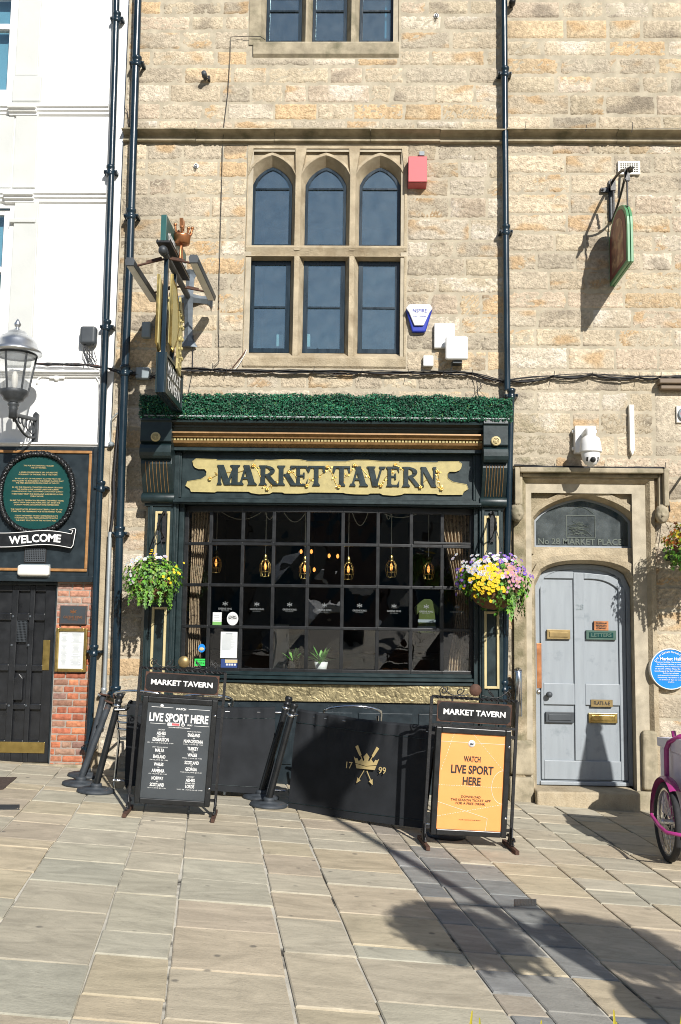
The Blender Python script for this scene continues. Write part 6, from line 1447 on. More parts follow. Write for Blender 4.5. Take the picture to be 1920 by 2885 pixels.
def hook_bracket(label, hook):
    h = Vector(hook); mb = MB(); top = Vector((h.x, -.175, h.z + .16))
    mb.tube([top, top + Vector((0, -.05, .03)), Vector((h.x, h.y + .06, h.z + .10)), Vector((h.x, h.y - .02, h.z + .05)), h + Vector((0, -.025, .01)), h + Vector((0, .0, -.012)), h + Vector((0, .02, .01))], .009, 7)
    mb.tube([Vector((h.x, -.175, h.z - .06)), Vector((h.x, h.y + .10, h.z + .0)), Vector((h.x, h.y + .05, h.z + .10))], .007, 6); mb.box(h.x - .02, h.x + .02, -.185, -.172, h.z - .1, h.z + .2)
    o = mb.build('basket_hook', MT['ironblack'], None, loc=(h.x, -.18, h.z)); return tag(o, label, 'hook')
YBK = -.46
WHT = [(.50, .50, .53), (.42, .41, .48), (.56, .56, .56)]; YEL = [(.66, .46, .01), (.68, .50, .03)]; PUR = [(.14, .07, .34), (.2, .11, .42)]; PNK = [(.40, .18, .27), (.44, .28, .38), (.42, .24, .20)]
hk = F(446, 1490, YBK); hook_bracket('black iron hook bracket on the left pilaster holding the ivy basket', hk)
c1 = F(430, 1640, YBK)
basket('hanging_basket', 'hanging basket of green ivy with white pansies on the left pilaster', c1, .275, [(-.5, .42, .2, .12, 9, WHT, .10), (.05, .66, .25, .06, 8, WHT, .10), (.78, .1, .10, .2, 10, YEL, .055), (-.6, .0, .15, .2, 10, WHT, .05), (.0, .78, .1, .05, 4, YEL, .06)], (hk.x, hk.y, hk.z), 31, 'hanging baskets on the shopfront pilasters', 1250)
hk = F(1398, 1490, YBK); hook_bracket('black iron hook bracket on the right pilaster holding the flower basket', hk)
c2 = F(1391, 1655, YBK)
basket('hanging_basket', 'hanging basket of yellow, pink and violet flowers on the right pilaster', c2, .335, [(-.25, .12, .22, .22, 105, YEL, .068), (-.55, .35, .22, .16, 46, WHT, .07), (.05, .62, .3, .08, 34, WHT + WHT + PUR, .07), (-.85, .1, .08, .2, 14, PUR, .055), (.38, .18, .2, .18, 95, PNK, .05), (.3, .6, .25, .1, 12, PUR, .055), (.75, .3, .1, .1, 10, PUR, .07)], (hk.x, hk.y, hk.z), 32, 'hanging baskets on the shopfront pilasters', 1200, ivyside=1)
c3 = F(1968, 1548, YBK); t3 = basket('hanging_basket', 'big leafy basket with bronze top leaves cut off by the right edge', c3, .33, [], (c3.x, YBK, c3.z + .7), 33, None, 1100, autumn=True)
mb = MB(); q = F(1880, 1566, -.05); mb.bar((q.x, -.03, q.z), (c3.x + .1, -.03, q.z), .06, .09, (0, 0, 1)); mb.tube([(c3.x, -.02, c3.z + .75), (c3.x, YBK, c3.z + .78), (c3.x, YBK, c3.z + .7)], .012, 8); tag(mb.build('basket_bracket', MT['ironblack'], None, loc=(q.x, -.03, q.z)), 'black bracket on the wall behind the basket at the right edge', 'bracket')
# clipped artificial hedge on top of the cornice
t = thing('hedge_strip', 'strip of clipped artificial green hedge along the top of the shopfront', 'hedge', F(920, 1185, -.36))
hx0, hx1 = X_(395, 1150, -.4), X_(1443, 1150, -.4); hz0, hz1 = Z_(920, 1180, -.42), Z_(920, 1116, -.36)
mb = MB(); mb.box(hx0 + .02, hx1 - .02, -.40, -.26, hz0, hz1 - .02); mb.build('backing', mat('hedge_backing', (.006, .03, .017), .9, var=.4, scale=30), t)
mb = MB(); rg = random.Random(77); HG = [(.009, .08, .04), (.014, .115, .056), (.006, .05, .026), (.024, .15, .072), (.005, .03, .018)]
for k in range(19000):
    x = rg.uniform(hx0, hx1); r_ = rg.random()
    top = hz1 + .026 * noise.noise(Vector((x * 5, 0, 0))) + .012 * noise.noise(Vector((x * 19, 3, 0))) + (.02 * rg.random() if rg.random() < .03 else 0) - .02 * sst(.4, 1, abs(x - (hx0 + hx1) / 2) / (hx1 - hx0) * 2)
    if r_ < .78: p = (x, -.405 - rg.random() * .045, rg.uniform(hz0 - .012, top)); n = (rg.uniform(-.8, .8), -1, rg.uniform(-.4, .9))
    elif r_ < .95: p = (x, rg.uniform(-.43, -.25), top + rg.uniform(-.02, .012)); n = (rg.uniform(-.6, .6), rg.uniform(-.8, .3), 1)
    else: e = rg.choice((hx0, hx1)); p = (e + rg.uniform(-.01, .01), rg.uniform(-.43, -.26), rg.uniform(hz0, top)); n = (1 if e == hx1 else -1, -.4, .2)
    leaf_quad(mb, p, n, rg.uniform(.008, .0135), tuple(q * (1 + .55 * noise.noise(Vector((x * 4, p[2] * 9, 2)))) for q in (rg.choice(HG) if rg.random() > .03 else (.07, .16, .04))), rg)
mb.build('leaves', MT['leaf'], t)['kind'] = 'stuff'

# ================================================================== PAVEMENT SIGNS
def pavement_sign(label, o, yaw, W_, H_, posters, poster_mat, seed, rust=False):
    """local frame: x along the board, z up, y towards the wall; stands square on the sloping paving"""
    t = thing('pavement_sign', label, 'pavement sign', o, 'pavement signs before the pub')
    up = Vector((-GA, -GB, 1)).normalized(); f_ = Vector((math.sin(yaw), -math.cos(yaw), 0)); rt = Vector((math.cos(yaw), math.sin(yaw), 0)); rt = (rt - up * rt.dot(up)).normalized(); bk = up.cross(rt)
    M4 = Matrix((rt, bk, up)).transposed().to_4x4(); M4.translation = o
    def fin(mb, name, m, par=t, bev=0, **k):
        b2 = MB(); b2.merge(mb, M4); return b2.build(name, m, par, bev, **k)
    h = W_ / 2; P_ = .021; mb = MB()
    for s in (-1, 1): mb.box(s * h - P_ / 2, s * h + P_ / 2, -P_ / 2, P_ / 2, .03, H_)
    n = 30                                  # twisted top rail
    tw = []
    for k in range(n + 1):
        a = k * .9; x = -h + W_ * k / n; tw.append([Vector((x, math.cos(a + q * math.pi / 2) * .013, H_ + .0 + math.sin(a + q * math.pi / 2) * .013)) for q in range(4)])
    mb.loft(tw, True, 0, None, False, True)
    zp1, zp0 = H_ - .215, .085
    mb.box(-h, h, -.008, .008, zp1 + .002, zp1 + .02)
    for s in (-1, 1):
        for z in (zp1 - .05, zp0 + .05): mb.box(s * h - s * .05, s * h, -.008, .008, z - .01, z + .01)
    for x in (-.17, .17): mb.box(x - .006, x + .006, -.005, .005, zp1 + .02, H_)
    fin(mb, 'frame', MT['ironblack'])
    for s in (-1, 1):
        sk = MB(); x = s * h; sk.box(x - .014, x + .014, -.19, .19, .006, .032); fin(sk, 'skid', MT['rust'])
    for s in (-1, 1):
        sc_ = MB()
        for sg in (-1, 1):
            x = s * h; pts = []
            for k in range(18):
                a = k / 17 * 4.9; r_ = .035 * (1 - .11 * a); pts.append((x, sg * (.035 + .016 + r_ * math.cos(a + .4) + .02), .062 + r_ * math.sin(a + .4)))
            sc_.tube(pts, .008, 6); sc_.tube([(x, sg * .02, .16), (x, sg * .03, .10), (x, sg * .06, .05)], .008, 6)
        fin(sc_, 'foot_scroll', MT['ironblack'])
    ft = MB()
    for s in (-1, 1):
        for (cx_, rr) in ((.115, .032), (.235, .026)):
            pts = [(s * (cx_ + rr * (1 - .09 * a) * math.cos(a * s * -1 + 2.4)), 0, H_ + .05 + rr * (1 - .09 * a) * math.sin(a * 1.0 + 2.0)) for a in [k * .42 for k in range(17)]]; ft.tube(pts, .0045, 5)
        ft.tube([(s * .05, 0, H_ + .03), (s * .09, 0, H_ + .02), (s * .16, 0, H_ + .015), (s * .2, 0, H_ + .03), (s * .25, 0, H_ + .075), (s * .27, 0, H_ + .05), (s * .26, 0, H_ + .012)], .0045, 5)
    fin(ft, 'scrollwork', MT['ironblack'])
    ds = MB(); ds.lathe([(.001, -.008), (.044, -.008), (.046, .0), (.044, .008), (.001, .008)], (0, 0, H_ + .065), 22, 0, None, 'y'); fin(ds, 'disc', MT['brassold'] if not rust else MT['rust'])
    nb = MB(); zn0, zn1 = zp1 + .045, H_ - .035; q = W_ * .42
    nb.prism([(-q, zn0 + .02), (-q + .02, zn0), (q - .02, zn0), (q, zn0 + .02), (q, zn1 - .02), (q - .02, zn1), (-q + .02, zn1), (-q, zn1 - .02)], -.012, .004); nb.prism([(-q - .008, zn0 - .008), (q + .008, zn0 - .008), (q + .008, zn1 + .008), (-q - .008, zn1 + .008)], -.008, .006, 1)
    np_ = fin(nb, 'name_plate', [MT['shopblack'], MT['rust']])
    lt = MB(); put_text(lt, 'MARKET TAVERN', frame((0, -.0135, (zn0 + zn1) / 2), (1, 0, 0), (0, 0, 1), (0, -1, 0)), w=q * 1.72, h=.042, bold=.03); fin(lt, 'lettering', MT['whiteink'], np_)
    pb = MB(); e = h - .042; b_ = .042
    for a in ((-e, -e + b_, zp0, zp1), (e - b_, e, zp0, zp1), (-e + b_, e - b_, zp0, zp0 + b_), (-e + b_, e - b_, zp1 - b_, zp1)): pb.box(a[0], a[1], -.03, .03, a[2], a[3])
    pf = fin(pb, 'poster_frame', MT['shopblack'], t, .006)
    po = MB(); po.box(-e + b_, e - b_, -.016, .016, zp0 + b_, zp1 - b_); pp = fin(po, 'poster', poster_mat, pf)
    for z in (zp0 + .14, zp1 - .12): 
        sc2 = MB(); sc2.lathe([(.001, -.034), (.009, -.033), (.01, -.029)], (e - .012, 0, z), 10, 0, None, 'y'); fin(sc2, 'lock', MT['steel'], pf)
    ax0, ax1, az0, az1 = -e + b_, e - b_, zp0 + b_, zp1 - b_
    posters(lambda name, m, mbs: fin(mbs, name, m, pp), ax0, ax1, az0, az1)
    return t
def PT(mb, ax0, ax1, az0, az1):
    def f(txt, u, v, w, h, bold=.03, align='c', y=-.0172):
        put_text(mb, txt, frame((ax0 + (ax1 - ax0) * u, y, az1 - (az1 - az0) * v), (1, 0, 0), (0, 0, 1), (0, -1, 0)), w=(ax1 - ax0) * w, h=(az1 - az0) * h, bold=bold, align=align)
    return f
def poster_fixtures(part, *A):
    mb = MB(); T = PT(mb, *A); ax0, ax1, az0, az1 = A; U = lambda u: ax0 + (ax1 - ax0) * u; V = lambda v: az1 - (az1 - az0) * v
    T('WATCH', .52, .058, .16, .022); T('LIVE SPORT HERE', .5, .155, .92, .09, .03)
    for (u0, u1, v) in ((.06, .40, .05), (.64, .97, .054), (.06, .3, .222), (.75, .98, .225)): mb.box(U(u0), U(u1), -.0176, -.0165, V(v) - .0014, V(v) + .0014)
    mb.lathe([(.001, -.0178), (.013, -.0176), (.013, -.0165)], (U(.22), 0, V(.035)), 16, 0, None, 'y')
    T('SPORT', .68, .222, .08, .016); T('WATCH EVERY GAME WITH US THIS SUMMER', .52, .254, .34, .010)
    mb.lathe([(.010, -.0176), (.014, -.0176), (.014, -.0165)], (U(.57), 0, V(.222)), 18, 0, None, 'y', True, False); T('BT', .57, .222, .025, .012)
    mb.box(U(.33), U(.52), -.0176, -.0165, V(.238), V(.206))
    Lc = [('CRICKET', .285, .11, .012, 0), ('ASHES', .322, .14, .035, 1), ('FIRST TEST', .355, .12, .014, 1), ('EDGBASTON', .388, .25, .038, 1), ('FRI 16 - TUE 20 JUNE @ 11:00', .424, .40, .014, 0), ('2024 QUALIFIERS', .468, .24, .012, 0), ('MALTA', .50, .14, .035, 1), ('VS', .533, .03, .012, 1), ('ENGLAND', .566, .19, .036, 1), ('FRI 16 JUNE @ 19:45', .602, .28, .014, 0), ('WALES', .645, .15, .035, 1), ('VS', .678, .03, .012, 1), ('ARMENIA', .712, .20, .036, 1), ('FRI 16 JUNE @ 19:45', .746, .28, .014, 0), ('NORWAY', .79, .18, .036, 1), ('VS', .823, .03, .012, 1), ('SCOTLAND', .857, .22, .036, 1), ('SAT 17 JUNE @ 17:00', .892, .28, .014, 0)]
    Rc = [('2024 QUALIFIERS', .287, .22, .012, 0), ('ENGLAND', .323, .19, .036, 1), ('VS', .355, .03, .012, 1), ('N.MACEDONIA', .388, .30, .036, 1), ('MON 19 JUNE @ 19:45', .421, .30, .014, 0), ('TURKEY', .464, .17, .036, 1), ('VS', .497, .03, .012, 1), ('WALES', .53, .15, .035, 1), ('MON 19 JUNE @ 19:45', .565, .30, .014, 0), ('SCOTLAND', .61, .22, .036, 1), ('VS', .643, .03, .012, 1), ('GEORGIA', .677, .18, .036, 1), ('TUE 20TH JUNE @ 19:45', .712, .33, .014, 0), ('CRICKET', .757, .12, .012, 0), ('ASHES', .792, .14, .035, 1), ('SECOND TEST', .825, .15, .014, 1), ('LORDS', .857, .14, .035, 1), ('WED 28 - SUN 2 JUL @ 11:00', .893, .40, .014, 0)]
    for s_, v, w_, h_, b_ in Lc: T(s_, .245, v, w_, h_, .022 if b_ else .0)
    for s_, v, w_, h_, b_ in Rc: T(s_, .755, v, w_, h_, .022 if b_ else .0)
    part('lettering', MT['whiteink'], mb)
    m2 = MB(); m2.box(U(.395), U(.515), -.0186, -.0177, V(.234), V(.210)); part('red_label', MT['red'], m2)
def poster_sport(part, *A):
    mb = MB(); T = PT(mb, *A)
    T('WATCH', .5, .262, .26, .062, .02); T('LIVE SPORT', .51, .372, .66, .09, .025); T('HERE', .51, .492, .28, .085, .025)
    T('DOWNLOAD', .51, .655, .30, .024, .004); T('THE SEASON TICKET APP', .51, .69, .62, .025, .004); T('FOR A FREE DRINK', .51, .725, .46, .025, .004); T('YOUR HOME OF PUB SPORT', .51, .895, .34, .010, .0)
    part('lettering', MT['ink'], mb); ax0, ax1, az0, az1 = A; U = lambda u: ax0 + (ax1 - ax0) * u; V = lambda v: az1 - (az1 - az0) * v
    ml = MB(); yy = -.0168
    def ln(u0, v0, u1, v1, dash=0):
        n = dash or 1
        for k in range(n):
            a, b_ = k / n, (k + (.6 if dash else 1)) / n; ml.bar((U(u0 + (u1 - u0) * a), yy, V(v0 + (v1 - v0) * a)), (U(u0 + (u1 - u0) * b_), yy, V(v0 + (v1 - v0) * b_)), .0015, .0028, (0, 1, 0))
    ln(0, .09, .42, .09); ln(.52, .09, 1, .09); ln(.2, .0, .02, .4, 12); ln(.5, .0, 1, .37, 16); ln(.0, .545, 1, .545, 26); ln(.0, .72, .78, .87); ln(.78, .87, .76, 1.0); ln(.0, .87, 1, .72, 26)
    pts = [(U(1) - .085 * math.sin(a), yy, V(.54) + .12 * math.cos(a)) for a in [math.pi * k / 20 for k in range(21)]]; ml.tube(pts, .0014, 4)
    part('pitch_lines', MT['whiteink'], ml)
    mc = MB(); mc.lathe([(.001, -.0185), (.026, -.018), (.026, -.0165)], (U(.48), 0, V(.10)), 22, 0, None, 'y'); part('crest', MT['whiteink'], mc)
    m3 = MB(); T3 = (U(.48), V(.10)); m3.prism([(T3[0] - .012, T3[1] - .01), (T3[0] + .012, T3[1] - .01), (T3[0] + .014, T3[1] + .008), (T3[0] + .006, T3[1]), (T3[0], T3[1] + .012), (T3[0] - .006, T3[1]), (T3[0] - .014, T3[1] + .008)], -.0195, -.0186); part('emblem', MT['greyplastic'], m3)
pl_, pr_ = G(360, 2292), G(604, 2305)
mid = (pl_ + pr_) / 2; mid.z = gz(mid.x, mid.y)
pavement_sign('pavement sign with a black fixtures poster headed LIVE SPORT HERE', mid, .08, (pr_ - pl_).length, 1.115, poster_fixtures, MT['board'], 1)
pl_, pr_ = G(1192, 2379), G(1441, 2396)
mid = (pl_ + pr_) / 2; mid.z = gz(mid.x, mid.y)
pavement_sign('pavement sign with an orange poster reading WATCH LIVE SPORT HERE', mid, .12, (pr_ - pl_).length, 1.075, poster_sport, MT['orange'], 2, True)

# ================================================================== CAFE BARRIERS
def post(label, base_px, top, lean_pt=None, rusty=False, broken=False, group='posts of the cafe barrier'):
    b0 = G(*base_px); t = thing('barrier_post', label, 'barrier post', (b0.x, b0.y, b0.z), group)
    up = Vector((-GA, -GB, 1)).normalized(); rot = Vector((0, 0, 1)).rotation_difference(up).to_matrix().to_4x4(); rot.translation = b0
    mb = MB(); R_ = .155; m2 = MB(); m2.lathe([(.001, .002), (R_, .002), (R_ + .004, .01), (R_, .026), (R_ * .8, .036), (R_ * .3, .044), (.05, .05), (.045, .075), (.001, .075)], (0, 0, 0), 32); mb.merge(m2, rot); mb.build('base', MT['castbase'], t)
    a = Vector(b0) + up * .06; b_ = Vector(top); mb = MB(); d_ = (b_ - a).normalized()
    mb.tube([a, b_], .028, 14); mb.build('pole', MT['shopblack'] if not broken else MT['castbase'], t)
    cp = MB()
    if not broken:
        q = Vector((0, 0, 1)).rotation_difference(d_).to_matrix().to_4x4(); q.translation = b_; m2 = MB(); m2.lathe([(.03, -.02), (.036, -.01), (.026, .0), (.026, .012), (.033, .03), (.034, .045), (.026, .056), (.001, .058)], (0, 0, 0), 16); cp.merge(m2, q); cp.build('cap', MT['shopblack'], t)
        rg_ = MB(); q2 = q.copy(); q2.translation = b_ - d_ * .05; m2 = MB(); m2.lathe([(.03, -.012), (.034, -.01), (.034, .01), (.03, .012)], (0, 0, 0), 16, 0, None, 'z', True, False); rg_.merge(m2, q2); rg_.build('ring', MT['steel'], t)
    else:
        m2 = MB(); q = Vector((0, 0, 1)).rotation_difference(d_).to_matrix().to_4x4(); q.translation = b_; m2.lathe([(.001, -.004), (.05, -.006), (.052, .0), (.05, .006), (.001, .008)], (0, 0, 0), 14); m3 = MB(); m3.merge(m2, q); m3.build('flange', MT['rust'], t)
    return t
pA = G(270, 2232); topA = F(336, 1972, pA.y + .04); post('black barrier post leaning right, front one of the trio by the brick pier', (270, 2232), topA)
post('worn grey barrier post without a cap leaning in the middle of the left trio', (227, 2212), F(310, 1978, G(227, 2212).y + .05), broken=True)
post('rear grey barrier post without a cap, partly hidden by the other two at left', (240, 2188), F(293, 1957, G(240, 2188).y + .05), broken=True)
pM = G(757, 2272); topM = F(826, 2000, pM.y + .02); post('black barrier post leaning right on a round base before the fabric screen', (757, 2272), topM)
pM2 = G(735, 2250); topM2 = F(811, 1980, pM2.y + .02); post('rear black barrier post with a tall cap, beside the centre post', (735, 2250), topM2)
pR = G(1254, 2356); topR = F(1268, 2060, pR.y); post('barrier post hidden behind the orange pavement sign with its round base showing', (1254, 2356), topR)
def screen(label, A_, B_, hA, hB, seed, emblem=False, gather=.012, rodA=None, rodB=None):
    """canvas hung between two rods; A_, B_ bottom corners, hA, hB top corners"""
    rg = random.Random(seed); A_, B_, hA, hB = map(Vector, (A_, B_, hA, hB)); t = thing('fabric_screen', label, 'screen', (A_ + B_) / 2, 'fabric screens of the cafe barrier')
    nrm = (B_ - A_).cross(hA - A_).normalized()
    if nrm.y > 0: nrm = -nrm
    nx, nz_ = 60, 26
    for side, nme in ((1, 'canvas'),):
        mb = MB(); vs = []
        for j in range(nz_ + 1):
            v = j / nz_
            for i in range(nx + 1):
                u = i / nx; p = A_.lerp(B_, u).lerp(hA.lerp(hB, u), v); g = gather * (sst(.6, 1, v) * (math.sin(u * 43 + 2 * math.sin(u * 9 + seed)) + .6 * math.sin(u * 87 + seed)) + 2.2 * math.sin(math.pi * u) * math.sin(v * 2.4 + .6) * math.sin(u * 5 + seed))
                sag = .018 * math.sin(math.pi * u) * sst(.8, 1, v); vs.append(p + nrm * (g + .015) - Vector((0, 0, sag)))
        fs = [(j * (nx + 1) + i, j * (nx + 1) + i + 1, (j + 1) * (nx + 1) + i + 1, (j + 1) * (nx + 1) + i) for j in range(nz_) for i in range(nx)]
        mb.add(vs, fs, 0, None, True)
        mb.add([Vector(v) - nrm * .03 for v in vs], [f[::-1] for f in fs], 0, None, True)
        top = [vs[nz_ * (nx + 1) + i] for i in range(nx + 1)]; mb.loft([top, [p - nrm * .014 + Vector((0, 0, .018)) for p in top], [p - nrm * .03 for p in top]], False, 0, None, True)
        cv = mb.build('canvas', MT['fabric'], t)
        for v0 in (.1, .9):
            hm = MB(); j = int(v0 * nz_); r1 = [vs[j * (nx + 1) + i] + nrm * .003 for i in range(nx + 1)]; hm.tube(r1, .0022, 4)
            hm.build('hem', MT['shop'], cv)
    rd = MB(); d_ = (B_ - A_).normalized(); d2 = (hB - hA).normalized()
    Q = Vector((0, 0, .035)); RR = [.012, .012, .004, .004, .012, .012]
    rd.tube([hA - d2 * .10 - Q, hA - d2 * .004 - Q, hA + d2 * .02 - Q, hB - d2 * .02 - Q, hB + d2 * .004 - Q, hB + d2 * .10 - Q], RR, 8); rd.build('rod', MT['steel'], t); rd = MB()
    rd.tube([A_ - d_ * .10 + Q, A_ - d_ * .004 + Q, A_ + d_ * .02 + Q, B_ - d_ * .02 + Q, B_ + d_ * .004 + Q, B_ + d_ * .10 + Q], RR, 8); rd.build('rod', MT['steel'], t)
    if emblem:
        eb = MB(); o = A_.lerp(B_, .575).lerp(hA.lerp(hB, .575), .54); ux_ = (B_ - A_).normalized(); uz_ = (hA - A_).normalized(); 
        o2 = o + nrm * (.015 + .012 + gather * 2.6)
        fm = frame(o2, ux_, uz_, nrm); e2 = MB()
        put_text(eb, '17', fm @ Matrix.Translation((-.155, 0, 0)), h=.052, bold=.01); put_text(eb, '99', fm @ Matrix.Translation((.155, -.015, 0)), h=.052, bold=.01)
        fl = lambda a, b_, d: fm @ Vector((a, b_, -d))
        eb.prism([(-.085, -.02), (.085, -.02), (.098, .015), (.0, .0), (-.098, .015)][::-1], -.001, .0, 0, None, fl)
        eb.prism([(-.10, .02), (-.118, .07), (-.10, .055), (-.085, .06), (-.07, .035), (-.045, .06), (-.03, .035), (-.018, .05), (-.028, .075), (0, .105), (.028, .075), (.018, .05), (.03, .035), (.045, .06), (.07, .035), (.085, .06), (.10, .055), (.118, .07), (.10, .02), (0, .005)], -.0012, .0, 0, None, fl)
        for s in (-1, 1):
            a, b_ = (s * .10, .155), (-s * .075, -.135)
            dx, dz = b_[0] - a[0], b_[1] - a[1]; L_ = math.hypot(dx, dz); dx, dz = dx / L_, dz / L_; nx_, nz2 = -dz, dx
            def seg(u0, u1, w0, w1): return [(a[0] + dx * u0 + nx_ * w0, a[1] + dz * u0 + nz2 * w0), (a[0] + dx * u1 + nx_ * w1, a[1] + dz * u1 + nz2 * w1), (a[0] + dx * u1 - nx_ * w1, a[1] + dz * u1 - nz2 * w1), (a[0] + dx * u0 - nx_ * w0, a[1] + dz * u0 - nz2 * w0)]
            for u0, u1 in ((.06, .14), (L_ - .12, L_ - .03)): eb.prism(seg(u0, u1, .0035, .0035), -.0014 - s * .0003, .0, 0, None, fl)
            eb.prism(seg(L_ - .04, L_, .019, .001), -.0016, .0, 0, None, fl); eb.prism(seg(.0, .085, .014, .010), -.0018, .0, 0, None, fl)
        eb.build('emblem', MT['goldink'], cv)
    return t
yA = pA.y + .02
a0 = F(352, 2212, yA); b0 = F(772, 2238, pM2.y + .04); h0 = F(358, 1988, yA); h1 = F(776, 1996, pM2.y + .04)
screen('plain black canvas screen behind the black poster sign, left of the emblem screen', a0, b0, h0, h1, 3)
a0 = F(815, 2282, pM.y); h0 = F(838, 2002, pM.y); b0 = F(1196, 2334, pR.y - .02); h1 = F(1232, 2052, pR.y - .02)
screen('black canvas screen with a gold crown and crossed arrows between 17 and 99', a0, b0, h0, h1, 5, True)
xw = F(420, 2100, -1.0).x
screen('black canvas screen folded back towards the wall at the left end', F(362, 2222, yA - .0), F(428, 2150, -.5), F(366, 1978, yA - .0), F(432, 1975, -.5), 8)
# bistro chairs of polished aluminium
def chair(label, o, yaw):
    t = thing('bistro_chair', label, 'chair', o, 'aluminium bistro chairs'); R4 = Matrix.Translation(o) @ Matrix.Rotation(yaw, 4, 'Z')
    def fin(mb, n, m): b2 = MB(); b2.merge(mb, R4); return b2.build(n, m, t)
    mb = MB(); w_ = .25
    arc = [(w_ * math.cos(a), .22 + .10 * math.sin(a), .80 + .06 * math.sin(a)) for a in [math.pi * k / 12 for k in range(13)]]
    mb.tube([(w_, -.20, .0), (w_, -.21, .42), (w_, -.19, .64), (w_, -.12, .68), (w_, .1, .70)] + arc + [(-w_, .1, .70), (-w_, -.12, .68), (-w_, -.19, .64), (-w_, -.21, .42), (-w_, -.20, 0)], .0125, 8); fin(mb, 'frame', MT['chrome'])
    for s in (-1, 1):
        mb = MB(); mb.tube([(s * .2, .26, 0), (s * .2, .20, .42), (s * .22, .26, .78)], .0125, 8); fin(mb, 'leg', MT['chrome'])
    mb = MB()
    for k in range(7): mb.box(-.2, .2, -.20 + k * .06, -.16 + k * .06, .435, .445)
    mb.tube([(-.21, -.2, .43), (.21, -.2, .43), (.21, .2, .43), (-.21, .2, .43)], .011, 6, 0, None, False, True); fin(mb, 'seat', MT['alu'])
    mb = MB()
    for k in range(4):
        z = .52 + k * .06; mb.tube([(.21 * math.cos(a), .20 + .09 * math.sin(a) + k * .012, z) for a in [math.pi * q / 8 for q in range(9)]], .012, 6)
    fin(mb, 'backrest', MT['chrome'])
    return t
def onground(px, py, Y): p = F(px, py, Y); return Vector((p.x, p.y, gz(p.x, p.y)))
chair('aluminium bistro chair behind the left end of the screens, half hidden', onground(425, 2000, -.75), math.pi * .93)
chair('aluminium bistro chair whose chrome back hoop shows over the emblem screen', onground(995, 2000, -.78), math.pi)
chair('aluminium bistro chair mostly hidden behind the black poster sign', onground(575, 2000, -.72), math.pi * 1.05)

# ================================================================== CARGO TRIKE AT THE RIGHT EDGE
wc = G(1884, 2428); XW, YW, ZW = wc.x, wc.y, wc.z; RW = .285
t = thing('cargo_trike', 'magenta cargo trike with a white front box and spoked wheels at the right edge', 'cargo trike', (XW + .5, YW + .3, ZW))
def wheel(x, y, z, R_):
    o = Vector((x, y, z + R_)); mb = MB(); prof = [(R_ - .045, -.012), (R_ - .040, -.022), (R_ - .02, -.026), (R_ - .004, -.016), (R_, 0), (R_ - .004, .016), (R_ - .02, .026), (R_ - .040, .022), (R_ - .045, .012)]
    mb.lathe(prof, o, 48, 0, None, 'x', True, False); wh = mb.build('wheel', MT['tyre'], t)
    mb = MB(); mb.lathe([(R_ - .062, -.011), (R_ - .045, -.013), (R_ - .04, -.012), (R_ - .04, .012), (R_ - .045, .013), (R_ - .062, .011), (R_ - .062, -.011)], o, 48, 0, None, 'x', True, False); mb.build('rim', MT['steel'], wh)
    mb = MB()
    for k in range(32):
        a = 2 * math.pi * k / 32; s = 1 if k % 2 else -1; b_ = a + (.5 if (k // 2) % 2 else -.5)
        mb.tube([o + Vector((s * .03, .022 * math.cos(b_), .022 * math.sin(b_))), o + Vector((0, (R_ - .06) * math.cos(a), (R_ - .06) * math.sin(a)))], .0014, 4)
    mb.build('spokes', MT['steel'], wh); mb = MB(); mb.lathe([(.001, -.05), (.014, -.05), (.024, -.036), (.02, -.03), (.02, .03), (.024, .036), (.014, .05), (.001, .05)], o, 14, 0, None, 'x'); mb.build('hub', MT['alu'], wh)
wheel(XW, YW, ZW, RW)
X2 = XW + .78; wheel(X2, YW, gz(X2, YW), RW); X3 = XW + .39; Y3 = YW + .0; 
ZC = gz(X3, YW)
mb = MB(); ang = [math.pi * (.05 + .62 * k / 14) for k in range(15)]   # mudguard
for xx in (XW,):
    ring = [[(xx - .04, YW - math.cos(a) * (RW + .03), ZW + RW + math.sin(a) * (RW + .03)), (xx - .02, YW - math.cos(a) * (RW + .042), ZW + RW + math.sin(a) * (RW + .042)), (xx + .02, YW - math.cos(a) * (RW + .042), ZW + RW + math.sin(a) * (RW + .042)), (xx + .04, YW - math.cos(a) * (RW + .03), ZW + RW + math.sin(a) * (RW + .03))] for a in [math.pi * (.28 + .72 * k / 14) for k in range(15)]]
    mb.loft(ring, False)
mb.build('mudguard', MT['pink'], t)
mb = MB()
bz = ZW + .30
mb.tube([FX(1836, 2294, XW - .12), FX(1838, 2300, XW - .12), FX(1858, 2328, XW - .12), F(1880, 2346, YW - .40), F(1925, 2354, YW - .44), F(1990, 2362, YW - .44)], .014, 8)
mb.tube([FX(1880, 2230, XW + .03), FX(1879, 2170, XW + .03), FX(1878, 2110, XW + .03), FX(1886, 2090, XW + .05), F(1918, 2075, YW - .1), F(1990, 2072, YW - .1)], .019, 10)
mb.tube([FX(1880, 2230, XW + .03), (XW + .05, YW, ZW + RW), (X2, YW, ZC + RW), (X2 + .05, YW, ZC + RW)], .017, 8); mb.tube([(XW + .05, YW + .1, ZW + RW + .02), (XW + .05, YW - .36, ZW + .28)], .014, 8)
mb.tube([(X3, YW + .1, ZC + .35), (X3, YW + .9, ZC + .4), (X3, YW + 1.1, ZC + .85)], .02, 8)
mb.build('frame', MT['pink'], t)
bx_0, bx_1, by0, by1 = XW + .075, X2 - .08, YW - .38, YW + .42; bz0, bz1 = ZC + .30, ZC + .80
mb = MB(); mb.box(bx_0, bx_1, by0, by1, bz0, bz1); cb = mb.build('box', MT['cartwhite'], t, .012)
